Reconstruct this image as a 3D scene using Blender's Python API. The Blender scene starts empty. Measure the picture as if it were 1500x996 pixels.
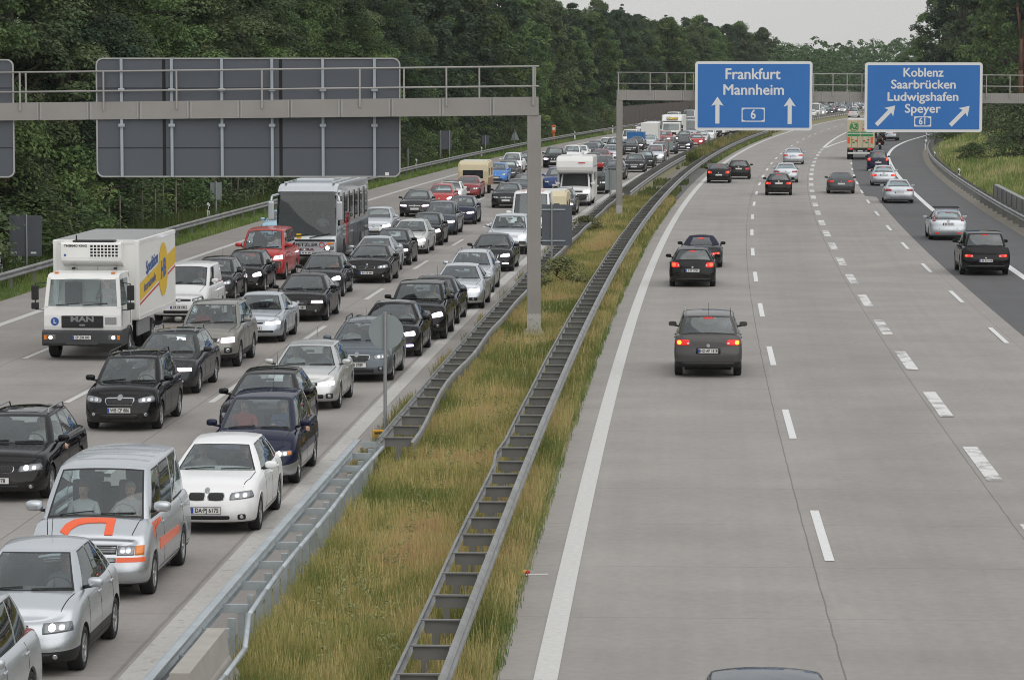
import bpy, bmesh, math, random
import numpy as np
from mathutils import Vector, Matrix
from mathutils.bvhtree import BVHTree
random.seed(7); rng = np.random.default_rng(11)
SC = bpy.context.scene; COL = SC.collection
# ------------------------------------------------------------------ camera model (metres, Y = away from the bridge)
F, HOR, CH = 4754.0, 108.0, 8.0
PITCH = math.atan((498 - HOR) / F)
def G(u, v, z=0.0):
    a = (498 - v) / F
    d = ((u - 750) / F, math.cos(PITCH) + a * math.sin(PITCH), -math.sin(PITCH) + a * math.cos(PITCH))
    t = (z - CH) / d[2]
    return d[0] * t, d[1] * t
def AT(u, v, Y):
    a = (498 - v) / F
    d = ((u - 750) / F, math.cos(PITCH) + a * math.sin(PITCH), -math.sin(PITCH) + a * math.cos(PITCH))
    t = Y / d[1]
    return d[0] * t, Y, CH + d[2] * t
CA = (3.8315556759355417e-08, 8.797861244285694e-05, 0.04150489799117858, -1.483676326040234)
def AX(y):
    if y > 600: return AX(600) + SL(600) * (y - 600) + 4e-5 * (y - 600) ** 2
    return ((CA[0] * y + CA[1]) * y + CA[2]) * y + CA[3]
def SL(y):
    if y > 600: return SL(600) + 8e-5 * (y - 600)
    return (3 * CA[0] * y + 2 * CA[1]) * y + CA[2]
def R(y, n):                       # point at lateral offset n (to the right) of the motorway axis
    s = SL(y); q = 1 / math.hypot(1, s)
    return AX(y) + n * q, y - n * s * q
def off(x, y):
    yy = y
    for _ in range(6):
        s = SL(yy); yy += ((x - AX(yy)) * s + (y - yy)) / (1 + s * s)
    return math.copysign(math.hypot(x - AX(yy), y - yy), x - AX(yy)), yy
# ------------------------------------------------------------------ materials
M = {}
def newmat(name):
    m = bpy.data.materials.new(name); m.use_nodes = True
    nt = m.node_tree; M[name] = m
    return m, nt, nt.nodes['Principled BSDF']
def setp(b, **k):
    for n, v in k.items(): b.inputs[n.replace('_', ' ')].default_value = v
def flat(name, rgb, rough=0.6, metal=0.0, coat=0.0, spec=0.5, noise=0.0, nscale=3.0, bump=0.0):
    m, nt, b = newmat(name)
    setp(b, Base_Color=(*rgb, 1), Roughness=rough, Metallic=metal)
    b.inputs['Coat Weight'].default_value = coat; b.inputs['Coat Roughness'].default_value = 0.04
    b.inputs['Specular IOR Level'].default_value = spec
    if noise or bump:
        tc = nt.nodes.new('ShaderNodeTexCoord'); nz = nt.nodes.new('ShaderNodeTexNoise')
        nz.inputs['Scale'].default_value = nscale; nz.inputs['Detail'].default_value = 6
        nt.links.new(tc.outputs['Object'], nz.inputs['Vector'])
        if noise:
            mx = nt.nodes.new('ShaderNodeMix'); mx.data_type = 'RGBA'
            mx.inputs[6].default_value = (*[c * (1 - noise) for c in rgb], 1)
            mx.inputs[7].default_value = (*[min(1, c * (1 + noise)) for c in rgb], 1)
            nt.links.new(nz.outputs[0], mx.inputs[0]); nt.links.new(mx.outputs[2], b.inputs['Base Color'])
        if bump:
            bp = nt.nodes.new('ShaderNodeBump'); bp.inputs['Strength'].default_value = bump
            nt.links.new(nz.outputs[0], bp.inputs['Height']); nt.links.new(bp.outputs[0], b.inputs['Normal'])
    return m
def emis(name, rgb, s, base=(0.6, 0.6, 0.6)):
    m, nt, b = newmat(name); setp(b, Base_Color=(*base, 1), Roughness=0.15)
    b.inputs['Emission Color'].default_value = (*rgb, 1); b.inputs['Emission Strength'].default_value = s
    return m
PAINTS = dict(black=((.004, .004, .005), 0, .3), charcoal=((.013, .014, .016), .3, .34), grey=((.075, .08, .085), .5, .36),
    graphite=((.026, .028, .031), .4, .36), silver=((.55, .58, .615), .8, .30), silverblue=((.47, .51, .55), .75, .30), beigesilver=((.56, .57, .565), .75, .30),
    white=((.83, .835, .84), 0, .32), midgrey=((.085, .082, .080), .35, .34), navy=((.008, .011, .038), .1, .3), darkblue=((.012, .02, .055), .2, .32), steelblue=((.095, .115, .135), .5, .34), bluegrey=((.055, .068, .088), .45, .34),
    red=((.42, .022, .018), 0, .33), darkred=((.24, .012, .015), .1, .33), blue=((.05, .2, .55), .2, .33), champagne=((.235, .23, .21), .5, .36), cream=((.62, .52, .30), 0, .5),
    lightblue=((.35, .55, .68), 0, .4), bluetarp=((.03, .16, .42), 0, .6), royalblue=((.015, .045, .17), .2, .33))
for k, (c, me, ro) in PAINTS.items():
    m, nt, b = newmat('paint_' + k)
    setp(b, Base_Color=(*c, 1), Metallic=me, Roughness=ro); b.inputs['Coat Weight'].default_value = .55 if max(c) > .1 else .62; b.inputs['Coat Roughness'].default_value = .05 if max(c) > .1 else .025; b.inputs['Specular IOR Level'].default_value = .25 if max(c) > .1 else 0
    # thin uneven road film
    tc = nt.nodes.new('ShaderNodeTexCoord'); nz = nt.nodes.new('ShaderNodeTexNoise'); nz.inputs['Scale'].default_value = 2.2; nz.inputs['Detail'].default_value = 5
    nt.links.new(tc.outputs['Object'], nz.inputs['Vector'])
    mr = nt.nodes.new('ShaderNodeMapRange'); mr.inputs[1].default_value = .3; mr.inputs[2].default_value = .8; mr.inputs[3].default_value = ro - .06; mr.inputs[4].default_value = ro + .2
    nt.links.new(nz.outputs[0], mr.inputs[0]); nt.links.new(mr.outputs[0], b.inputs['Roughness'])
    mx = nt.nodes.new('ShaderNodeMix'); mx.data_type = 'RGBA'; mx.inputs[6].default_value = (*c, 1); mx.inputs[7].default_value = (*[x * .94 + .004 for x in c], 1)
    nt.links.new(nz.outputs[0], mx.inputs[0])
    # dust thrown up on to the sills and bumpers, in blotches
    sp = nt.nodes.new('ShaderNodeSeparateXYZ'); nt.links.new(tc.outputs['Object'], sp.inputs[0]); n2 = nt.nodes.new('ShaderNodeTexNoise'); n2.inputs['Scale'].default_value = 5; n2.inputs['Detail'].default_value = 5; nt.links.new(tc.outputs['Object'], n2.inputs['Vector'])
    ad = nt.nodes.new('ShaderNodeMath'); ad.operation = 'MULTIPLY_ADD'; ad.inputs[1].default_value = .55; nt.links.new(n2.outputs[0], ad.inputs[0]); nt.links.new(sp.outputs[2], ad.inputs[2])
    m3 = nt.nodes.new('ShaderNodeMapRange'); m3.inputs[1].default_value = .82; m3.inputs[2].default_value = .45; m3.inputs[3].default_value = 0; m3.inputs[4].default_value = .30; nt.links.new(ad.outputs[0], m3.inputs[0])
    m4 = nt.nodes.new('ShaderNodeMix'); m4.data_type = 'RGBA'; m4.inputs[7].default_value = (.12, .11, .095, 1); nt.links.new(m3.outputs[0], m4.inputs[0]); nt.links.new(mx.outputs[2], m4.inputs[6]); nt.links.new(m4.outputs[2], b.inputs['Base Color'])
def glassmat(name, tint, refl=0.05, rough=.02):
    m, nt, b = newmat(name); nt.nodes.remove(b)
    out = nt.nodes['Material Output']
    tr = nt.nodes.new('ShaderNodeBsdfTransparent'); tr.inputs[0].default_value = (*tint, 1)
    gl = nt.nodes.new('ShaderNodeBsdfGlossy'); gl.inputs['Roughness'].default_value = rough; gl.inputs[0].default_value = (.93, .98, 1, 1)
    fr = nt.nodes.new('ShaderNodeFresnel'); fr.inputs[0].default_value = 1.55
    ad = nt.nodes.new('ShaderNodeMath'); ad.operation = 'ADD'; ad.inputs[1].default_value = refl; ad.use_clamp = True
    mx = nt.nodes.new('ShaderNodeMixShader')
    nt.links.new(fr.outputs[0], ad.inputs[0]); nt.links.new(ad.outputs[0], mx.inputs[0])
    nt.links.new(tr.outputs[0], mx.inputs[1]); nt.links.new(gl.outputs[0], mx.inputs[2]); nt.links.new(mx.outputs[0], out.inputs[0])
    return m
glassmat('glass', (.78, .86, .86), .075); glassmat('dark_glass', (.12, .13, .14), .02); glassmat('side_glass', (.6, .66, .65), .02)
flat('tyre', (.012, .012, .013), .8, noise=.3, nscale=12); flat('rim', (.34, .35, .36), .3, .85, noise=.2, nscale=8); flat('dark_rim', (.10, .10, .105), .4, .6)
flat('trim', (.012, .012, .013), .5, noise=.2); flat('seam', (.006, .006, .006), .7); flat('under', (.006, .006, .006), .9)
flat('cabin', (.035, .036, .038), .75, noise=.25, nscale=6); flat('seat_cloth', (.06, .062, .066), .9, noise=.3, nscale=14); flat('light_cloth', (.2, .19, .17), .9)
flat('chrome', (.62, .63, .64), .14, 1); flat('lamp', (.20, .21, .225), .14, .55, coat=.7, noise=.35, nscale=22); flat('lamp_dark', (.10, .105, .11), .15, .4, coat=.7)
flat('bulb', (.62, .64, .67), .10, .9); flat('amber', (.75, .20, .015), .2, coat=.6); flat('red_lens', (.32, .012, .012), .18, coat=.7); flat('dark_red_lens', (.16, .008, .01), .2, coat=.7)
flat('plate_white', (.72, .72, .70), .45); flat('plate_blue', (.02, .07, .38), .45); flat('ink', (.012, .012, .014), .6)
emis('lit', (1, .80, .84), 9); emis('lit_warm', (1, .70, .52), 7); emis('lit_violet', (.62, .52, 1), 7); emis('lit_pink', (1, .55, .85), 7); emis('brake', (1, .022, .008), .4, (.5, .015, .015)); emis('brake_amber', (1, .05, .01), 1.0, (.6, .03, .02)); emis('brake_core', (1, .07, .02), 1.7, (.7, .1, .05)); emis('amber_core', (1, .36, .03), 2.6, (.7, .2, .02)); emis('lit_amber', (1, .35, .04), 4, (.7, .25, .03))
flat('orange_stripe', (.80, .105, .02), .4, coat=.4); flat('sticker_yellow', (.75, .48, .02), .5); flat('sticker_blue', (.03, .10, .35), .5); flat('sticker_red', (.55, .03, .03), .5); flat('sticker_green', (.02, .24, .07), .5)
flat('skin', (.47, .29, .215), .6, noise=.1); flat('hair_brown', (.05, .026, .014), .7); flat('hair_grey', (.26, .25, .24), .7); flat('hair_fair', (.27, .17, .07), .7)
for k, c in dict(white=(.62, .62, .62), grey=(.2, .21, .23), red=(.42, .05, .035), orange=(.55, .15, .06), dark=(.03, .032, .04), blue=(.06, .11, .24), pale=(.45, .43, .38)).items(): flat('shirt_' + k, c, .9, noise=.12, nscale=10)
# ------------------------------------------------------------------ objects
def tag(o, label=None, cat=None, group=None, kind=None):
    if label: o['label'] = label
    if cat: o['category'] = cat
    if group: o['group'] = group
    if kind: o['kind'] = kind
    return o
def link(o):
    COL.objects.link(o); return o
def empty(name, loc=(0, 0, 0), rz=0.0, label=None, cat=None, group=None):
    o = bpy.data.objects.new(name, None); o.empty_display_size = .3; o.location = loc; o.rotation_euler = (0, 0, rz)
    link(o); return tag(o, label, cat, group)
def meshobj(name, verts, faces, mats, parent=None, fm=None, smooth=True, recalc=False):
    me = bpy.data.meshes.new(name)
    me.from_pydata([tuple(map(float, v)) for v in verts], [], [tuple(f) for f in faces])
    if not isinstance(mats, (list, tuple)): mats = [mats]
    for m in mats: me.materials.append(M[m] if isinstance(m, str) else m)
    if fm is not None: me.polygons.foreach_set('material_index', np.array(fm, dtype=np.int32))
    if recalc:
        bm = bmesh.new(); bm.from_mesh(me); bmesh.ops.remove_doubles(bm, verts=bm.verts, dist=1e-5); bmesh.ops.recalc_face_normals(bm, faces=bm.faces); bm.to_mesh(me); bm.free()
    if smooth: me.polygons.foreach_set('use_smooth', np.ones(len(me.polygons), dtype=bool))
    me.update()
    o = bpy.data.objects.new(name, me); link(o)
    if parent: o.parent = parent
    return o
class MB:                          # collects shapes into one mesh
    def __init__(s): s.v = []; s.f = []; s.m = []; s.cm = 0
    def add(s, V, Fc):
        b = len(s.v); s.v += [tuple(map(float, p)) for p in V]; s.f += [tuple(b + i for i in f) for f in Fc]; s.m += [s.cm] * len(Fc); return s
    def mat(s, i): s.cm = i; return s
    def box(s, c, d, rz=0.0, bev=0.0, rx=0.0, taper=(1, 1)):
        hx, hy, hz = d[0] / 2, d[1] / 2, d[2] / 2
        bm = bmesh.new(); bmesh.ops.create_cube(bm, size=1)
        for v in bm.verts:
            t = v.co.z + .5
            v.co = Vector((v.co.x * d[0] * (1 + (taper[0] - 1) * t), v.co.y * d[1] * (1 + (taper[1] - 1) * t), v.co.z * d[2]))
        if bev: bmesh.ops.bevel(bm, geom=bm.edges[:], offset=bev, segments=2, profile=.6, affect='EDGES')
        m = Matrix.Translation(c) @ Matrix.Rotation(rz, 4, 'Z') @ Matrix.Rotation(rx, 4, 'X')
        bm.verts.ensure_lookup_table()
        s.add([m @ v.co for v in bm.verts], [[v.index for v in f.verts] for f in bm.faces]); bm.free(); return s
    def tube(s, a, b, r, n=8, r2=None):
        a = Vector(a); b = Vector(b); d = (b - a).normalized(); r2 = r if r2 is None else r2
        q = d.orthogonal().normalized(); w = d.cross(q)
        V = []; 
        for p, rr in ((a, r), (b, r2)): V += [p + (q * math.cos(2 * math.pi * i / n) + w * math.sin(2 * math.pi * i / n)) * rr for i in range(n)]
        Fc = [[i, (i + 1) % n, n + (i + 1) % n, n + i] for i in range(n)] + [list(range(n))[::-1], list(range(n, 2 * n))]
        return s.add(V, Fc)
    def path(s, pts, r, n=6):
        for a, b in zip(pts, pts[1:]): s.tube(a, b, r, n)
        return s
    def prism(s, poly, axis, a, b):       # poly in the plane normal to axis, extruded a..b
        n = len(poly)
        def P(p, t): return {'x': (t, p[0], p[1]), 'y': (p[0], t, p[1]), 'z': (p[0], p[1], t)}[axis]
        V = [P(p, a) for p in poly] + [P(p, b) for p in poly]
        return s.add(V, [[i, (i + 1) % n, n + (i + 1) % n, n + i] for i in range(n)] + [list(range(n))[::-1], list(range(n, 2 * n))])
    def ell(s, c, r, nu=12, nv=8):
        V = []; Fc = []
        for j in range(nv + 1):
            t = math.pi * j / nv
            for i in range(nu): p = 2 * math.pi * i / nu; V.append((c[0] + r[0] * math.sin(t) * math.cos(p), c[1] + r[1] * math.sin(t) * math.sin(p), c[2] + r[2] * math.cos(t)))
        for j in range(nv):
            for i in range(nu): Fc.append([j * nu + i, (j + 1) * nu + i, (j + 1) * nu + (i + 1) % nu, j * nu + (i + 1) % nu])
        return s.add(V, Fc)
    def build(s, name, mats, parent=None, smooth=False, recalc=True):
        o = meshobj(name, s.v, s.f, mats, parent, s.m if isinstance(mats, (list, tuple)) else None, smooth, False)
        if recalc:
            bm = bmesh.new(); bm.from_mesh(o.data); bmesh.ops.recalc_face_normals(bm, faces=bm.faces); bm.to_mesh(o.data); bm.free()
        return o
FONT = {}
def text_mesh(txt, size, align='CENTER', extrude=0.0, bold=0.0, spacing=1.0):
    cu = bpy.data.curves.new('t', 'FONT'); cu.body = txt; cu.size = size; cu.align_x = align; cu.align_y = 'CENTER'; cu.extrude = extrude; cu.offset = bold; cu.space_character = spacing; cu.resolution_u = 3
    o = bpy.data.objects.new('t', cu); COL.objects.link(o); bpy.context.view_layer.update()
    me = bpy.data.meshes.new_from_object(o.evaluated_get(bpy.context.evaluated_depsgraph_get()))
    bpy.data.objects.remove(o); bpy.data.curves.remove(cu)
    return me
def text_obj(name, txt, size, mat, parent, loc, X, Y, align='CENTER', sx=1.0, bold=0.0, spacing=1.0):
    me = text_mesh(txt, size, align, 0, bold, spacing); me.materials.clear(); me.materials.append(M[mat]); me.name = name
    X = Vector(X).normalized(); Y = Vector(Y).normalized(); Z = X.cross(Y)
    m = Matrix(((X.x * sx, Y.x, Z.x, 0), (X.y * sx, Y.y, Z.y, 0), (X.z * sx, Y.z, Z.z, 0), (0, 0, 0, 1))); me.transform(Matrix.Translation(loc) @ m)
    o = bpy.data.objects.new(name, me); link(o); o.parent = parent; return o
def kids(o): return [c for c in CHILD.get(o.name, [])]
CHILD = {}
def index_children():
    CHILD.clear()
    for o in bpy.data.objects:
        if o.parent: CHILD.setdefault(o.parent.name, []).append(o)
def remove_tree(o):
    for c in list(o.children): remove_tree(c)
    bpy.data.objects.remove(o)
EXPO = 0.06; HAZE = 0.00008
# ------------------------------------------------------------------ cars: one lofted body per body style, copied for every vehicle
def interp(x, pts):
    xs = [p[0] for p in pts]; ys = [p[1] for p in pts]
    if xs[0] > xs[-1]: xs = xs[::-1]; ys = ys[::-1]
    n = len(xs); x = min(max(x, xs[0]), xs[-1])
    d = [(ys[i + 1] - ys[i]) / (xs[i + 1] - xs[i]) for i in range(n - 1)]
    m = [d[0]] + [0 if d[i] * d[i + 1] <= 0 else 2 * d[i] * d[i + 1] / (d[i] + d[i + 1]) for i in range(n - 2)] + [d[-1]]
    i = 0
    while i < n - 2 and x > xs[i + 1]: i += 1
    h = xs[i + 1] - xs[i]; t = (x - xs[i]) / h
    return (2*t**3 - 3*t*t + 1) * ys[i] + (t**3 - 2*t*t + t) * h * m[i] + (3*t*t - 2*t**3) * ys[i + 1] + (t**3 - t*t) * h * m[i + 1]
SIDE = [(0, .055), (.1, .02), (.3, .0), (.55, .0), (.78, .015), (.9, .04), (.97, .075), (1, .11)]
FRONT = [(0, .11), (.08, .035), (.22, 0), (.45, .0), (.5, .018), (.62, .03), (.8, .065), (.9, .105), (.97, .15), (1, .20)]
REAR = [(0, .12), (.08, .04), (.3, 0), (.48, .01), (.55, .04), (.8, .07), (.93, .1), (1, .15)]
ROWS = [0, .05, .1, .18, .28, .4, .5, .6, .7, .78, .85, .9, .94, .97, 1]
BASE = dict(L=4.2, W=1.78, H=1.47, wb=2.58, fo=.86, r=.315, sill=.2, zn=.70, zc=.97, zs=.99, zt=.98, nf=3.1, df=.70, nr=3.6, dr=.5, fsc=1.0, rsc=1.0,
    xw=-.28, xh=-1.22, xr=-2.95, xb=-3.22, bow=.2, yb=.80, yt=.56, crown=.05, rcrown=.045, hood=.05, sidebulge=.02,
    wins=[(.03, .38), (.42, .76), (.79, .93)], bpil=[(.38, .42)], clad=0, style='plain', rails=0, arch=.05, frontdrop=.05, reardrop=.06)
T = {}
def typ(name, base=None, **k):
    d = dict(T[base] if base else BASE); d.update(k); T[name] = d
typ('hatch')
typ('hatch_sport', L=4.24, W=1.75, H=1.46, wb=2.66, fo=.78, zn=.72, zc=.97, zs=1.0, xw=-.40, xh=-1.22, xr=-2.95, xb=-3.22, style='kidney', yt=.55)
typ('small', L=4.03, W=1.69, H=1.49, wb=2.51, fo=.84, xw=-.12, xh=-1.0, xr=-2.75, xb=-3.05, zn=.70, zc=.96, style='small', yb=.76, yt=.54)
typ('tiny', L=3.83, W=1.67, H=1.55, wb=2.41, fo=.78, xw=.02, xh=-.85, xr=-2.3, xb=-2.92, zn=.74, zc=1.02, zs=1.03, zt=1.0, style='tall', yb=.75, yt=.52, r=.30, hood=.06, bow=.26, df=.62, clad=.15)
typ('mini', L=3.7, W=1.68, H=1.41, wb=2.47, fo=.70, xw=-.35, xh=-.85, xr=-2.5, xb=-2.85, zn=.74, zc=.96, style='small', yb=.76, yt=.58, r=.30, df=.5)
typ('sedan', L=4.72, W=1.83, H=1.44, wb=2.81, fo=.87, zn=.68, zc=.95, zs=.98, zt=1.02, xw=-.48, xh=-1.4, xr=-2.55, xb=-3.32, yb=.82, yt=.55, wins=[(.03, .42), (.46, .84), (.87, .95)], bpil=[(.42, .46)], style='single', REARX=1)
typ('sedan_old', 'sedan', L=4.65, W=1.74, H=1.39, wb=2.6, fo=.92, zn=.64, zc=.9, zs=.92, zt=.95, style='old', yb=.78, xw=-.42, xh=-1.22, xr=-2.3, xb=-3.1)
typ('sedan_lux', 'sedan', L=4.87, W=1.86, H=1.46, style='chrome', zn=.72, fo=.85, wb=2.87)
typ('sedan_kidney', 'sedan', L=4.5, W=1.76, H=1.4, wb=2.73, fo=.76, style='kidney')
typ('wagon', 'sedan', L=4.7, H=1.46, xr=-3.4, xb=-3.62, zs=.98, zt=.98, yt=.57, wins=[(.03, .33), (.36, .64), (.67, .93)], bpil=[(.33, .36)], rails=1, style='single', rsc=.9)
typ('wagon_kidney', 'wagon', L=4.84, W=1.85, H=1.49, wb=2.89, fo=.85, style='kidney')
typ('wagon_chrome', 'wagon', L=4.83, W=1.82, H=1.48, wb=2.76, fo=.95, xr=-3.45, xb=-3.68, style='shield', zn=.72)
typ('wagon_plain', 'wagon', L=4.72, W=1.78, style='plain', wb=2.7)
typ('suv', L=4.46, W=1.79, H=1.69, wb=2.63, fo=.86, r=.345, sill=.28, zn=.84, zc=1.12, zs=1.14, zt=1.13, xw=-.32, xh=-1.1, xr=-3.22, xb=-3.42, yb=.82, yt=.66, nr=4.6, dr=.36, rcrown=.04, style='suv', rails=1, clad=.12, rsc=.8, fsc=.8, frontdrop=.04, arch=.06)
typ('suv_round', 'suv', L=4.6, H=1.66, W=1.84, rails=0, style='suv_round', fsc=1, zn=.8)
typ('suv_lux', 'suv', L=4.8, W=1.93, wb=2.88, r=.37, zn=.80, rails=0, yb=.87, yt=.70, H=1.72, style='sport', fsc=1.1)
typ('mpv', L=4.55, W=1.75, H=1.64, wb=2.72, fo=.9, r=.315, zn=.72, zc=1.03, zs=1.03, zt=1.02, xw=.02, xh=-1.05, xr=-3.1, xb=-3.42, yb=.79, yt=.60, style='mpv', hood=.06, twotone=.36, wins=[(.02, .33), (.37, .66), (.69, .94)], bpil=[(.33, .37)], rsc=.8)
typ('mpv_plain', 'mpv', twotone=0, W=1.8, L=4.62, zn=.76)
typ('tallwagon', 'mpv', twotone=0, L=4.2, W=1.68, H=1.6, wb=2.62, fo=.85, zn=.76, zc=1.0, xw=-.12, xh=-.95, xr=-3.0, xb=-3.2, yb=.76, yt=.60, style='shield', rails=1)
typ('van', L=4.79, W=1.86, H=1.94, wb=2.92, fo=.87, r=.32, sill=.24, zn=.80, zc=1.18, zs=1.16, zt=1.12, xw=.12, xh=-.78, xr=-3.65, xb=-3.82, yb=.86, yt=.72, bow=.12, crown=.03, hood=.05, style='van_old', wins=[(.02, .22), (.25, .56), (.59, .91)], bpil=[(.22, .25)], rsc=.5, nf=3.6, df=.5, dr=.3, fsc=1.0, frontdrop=.04, reardrop=.03, rcrown=.05)
typ('van_new', 'van', W=1.9, H=1.95, wb=3.0, L=4.9, xw=-.02, xh=-.85, style='van_new', zn=.86)
typ('panel_van', 'van', L=4.4, W=1.8, H=1.82, wb=2.68, xw=-.1, xh=-.95, xr=-3.2, xb=-3.35, zn=.78, wins=[(.02, .27)], bpil=[], style='caddy', yb=.84, yt=.75, rcrown=.06, norear=1)
typ('high_van', 'van', L=5.4, W=1.98, H=2.45, wb=3.3, xw=.0, xh=-.75, xr=-4.2, xb=-4.35, zn=.9, zc=1.25, zs=1.25, zt=1.25, yb=.93, yt=.84, wins=[(.02, .2)], bpil=[], style='van_new', norear=1, fo=.95)
typ('motorhome_cab', 'van', L=5.6, W=2.0, H=2.1, wb=3.5, xw=-.02, xh=-.72, zn=.86, wins=[(.03, .22)], bpil=[], style='van_new', norear=1, yb=.93, yt=.82)
typ('roadster', L=4.33, W=1.78, H=1.29, wb=2.42, fo=.9, r=.32, zn=.6, zc=.86, zs=.88, zt=.84, xw=-.5, xh=-1.15, xr=-1.85, xb=-2.55, yb=.76, yt=.50, wins=[(.03, .55)], bpil=[], style='sport', soft=1, nr=2.6, dr=.8, rsc=1.6)
def plan(t, x):
    xf = t['fo']; xr = t['fo'] - t['L']; h = t['W'] / 2
    if x > xf - t['df']: u = min(1, (x - xf + t['df']) / t['df']); return h * max(0, 1 - u ** t['nf']) ** (1 / t['nf'])
    if x < xr + t['dr']: u = min(1, (xr + t['dr'] - x) / t['dr']); return h * max(0, 1 - u ** t['nr']) ** (1 / t['nr'])
    return h
def loftcar(t):
    xf = t['fo']; xr = xf - t['L']; h = t['W'] / 2; wb = t['wb']; ra = t['r'] + t['arch']; wz = t['r']
    xs = []
    for i in range(30):
        a = i / 29 * math.pi / 2; x = xf - t['df'] + t['df'] * math.cos(a) ** (2 / t['nf'])
        if x > ra + .03: xs.append(x)
    archs = []
    for cx in (0, -wb):
        archs += [cx + ra + .004] + [cx + ra * math.cos(a) for a in np.linspace(0, math.pi, 15)] + [cx - ra - .004]
    mid = list(np.linspace(-ra - .06, -wb + ra + .06, 16))
    rear = []
    for i in range(26):
        a = i / 25 * math.pi / 2; x = xr + t['dr'] - t['dr'] * math.sin(a) ** (2 / t['nr'])
        if x < -wb - ra - .03: rear.append(x)
    xe = xs[-1]; xs += [x for x in np.linspace(xe, ra + .03, 4)[1:]] + archs[:17] + mid + archs[17:]
    x2 = -wb - ra - .03; xs += [x for x in np.linspace(x2, rear[0], 4)[:-1]] + rear
    st = []
    for x in xs:
        y = plan(t, x); e = 1e-4; xa, xb_ = min(xf - 1e-6, x + e), max(xr + 1e-6, x - e)
        ty = plan(t, xa) - plan(t, xb_); tx = xa - xb_; l = math.hypot(tx, ty)
        nx, ny = -ty / l, tx / l
        if y < .01: nx, ny = (1 if x > 0 else -1), 0
        st.append((x, y, nx, ny))
    zpts = [(xf + .01, t['zn']), (xf - .45, t['zn'] + .62 * (t['zc'] - t['zn'])), (t['xw'] + .05, t['zc'] - .03), (t['xw'] - .6, t['zs']), (t['xb'] + .2, t['zs'] + .005), (xr + .25, t['zt']), (xr - .01, t['zt'] - .02)]
    zsh = lambda x: interp(x, zpts)
    def bottom(x):
        for cx in (0, -wb):
            if abs(x - cx) <= ra + 1e-6: return wz + math.sqrt(max(0, ra * ra - (x - cx) ** 2))
        return t['sill']
    V = []; cols = []
    def push(p): V.append(p); return len(V) - 1
    def surf(x, y, nx, ny, g):
        z0 = t['sill'] + (0 if ny > .7 else .0)
        top = zsh(x); z = max(z0 + (top - z0) * g, bottom(x) + .004 * g) if g < .995 else top
        fr = np.interp(g, *zip(*FRONT)) * t['fsc'] if nx > 0 else np.interp(g, *zip(*REAR)) * t['rsc']
        sd = np.interp(g, *zip(*SIDE))
        i = fr * abs(nx) ** 1.3 + sd * ny ** 1.3
        return x - nx * i, max(0, y - ny * i) if y > 0 else 0, z
    S = [[surf(*s, g) for g in ROWS] for s in st]
    n = len(S); LFT = []; RGT = []
    for i in range(n):
        l = [push(p) for p in S[i]]; LFT.append(l)
        RGT.append(l if (i == 0 or i == n - 1) else [push((p[0], -p[1], p[2])) for p in S[i]])
    Fs = []; fm = []
    for side in (LFT, RGT):
        for i in range(n - 1):
            for j in range(len(ROWS) - 1):
                q = [side[i][j], side[i + 1][j], side[i + 1][j + 1], side[i][j + 1]]
                if side is RGT: q = q[::-1]
                q = list(dict.fromkeys(q))
                Fs.append(q); fm.append(1 if ROWS[j] < t['clad'] + .04 else (3 if ROWS[j] < t.get('twotone', 0) else 0))
    # bonnet / deck cap
    CR = [.94, .82, .66, .45, .22, 0]
    def crown(x, y):
        hh = max(.2, plan(t, x) - .1); c = min(1, abs(y) / hh)
        return t['hood'] * (1 - c ** 2.2) * min(1, max(0, (xf - x) / .5)) 
    top = len(ROWS) - 1; rows = []
    for i in range(n):
        x, y, z = S[i][top]
        if i == 0 or i == n - 1: rows.append([LFT[i][top]] * 13); continue
        r = [LFT[i][top]]
        for c in CR + [-c for c in CR[:-1][::-1]]: r.append(push((x, y * c, zsh(st[i][0]) + crown(x, y * c) * min(1, y / (h * .75)))))
        r.append(RGT[i][top]); rows.append(r)
    for i in range(n - 1):
        xm = (S[i][top][0] + S[i + 1][top][0]) / 2
        inside = t['xb'] + .1 < xm < t['xw'] - .34
        for j in range(12):
            if inside and 2 <= j <= 9: continue
            q = list(dict.fromkeys([rows[i][j], rows[i][j + 1], rows[i + 1][j + 1], rows[i + 1][j]]))
            if len(q) > 2: Fs.append(q[::-1]); fm.append(0)
    capz = lambda x, y: zsh(x) + crown(x, y) - .015
    # greenhouse
    fa = [0, .2, .4, .58, .74, .84, .895, .935, 1.0]; ra_ = [1, .93, .84, .7, .5, .25, 0]
    sb = sorted(set([0] + [round(b, 3) for w in t['wins'] for b in w] + [1] + [round(b, 3) for b in np.linspace(.08, .96, 9)]))
    sb = [b for i, b in enumerate(sb) if not any(abs(b - o) < .02 and o != b and o in [round(q, 3) for w in t['wins'] for q in w] + [0, 1] and b not in [round(q, 3) for w in t['wins'] for q in w] + [0, 1] for o in sb)]
    xm = (t['xh'] + t['xr']) / 2; hl = (t['xh'] - t['xr']) / 2
    def roofz(x, y):
        d = (x - xm) / hl; dz = t['frontdrop'] * max(0, d) ** 2.2 + t['reardrop'] * max(0, -d) ** 2.2
        return t['H'] - dz - t['rcrown'] * (abs(y) / t['yt']) ** 2.4
    def contour(base):
        P = []; yb = t['yb'] if base else t['yt']; xfv = t['xw'] if base else t['xh']; xrv = t['xb'] if base else t['xr']
        bow = t['bow'] if base else t['bow'] * .55; rb = .10 if base else .08
        for a in fa: P.append((xfv - bow * a ** 2.2, yb * .94 * a if a < 1 else yb * .955, 'f', a))
        x0 = xfv - bow - .05; x1 = xrv + rb + .05
        for b in sb: 
            x = x0 + (x1 - x0) * b; bul = 1 - .06 * (max(0, b - .55) / .45) ** 2 - .03 * (max(0, .25 - b) / .25) ** 2
            P.append((x, yb * bul, 's', b))
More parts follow.
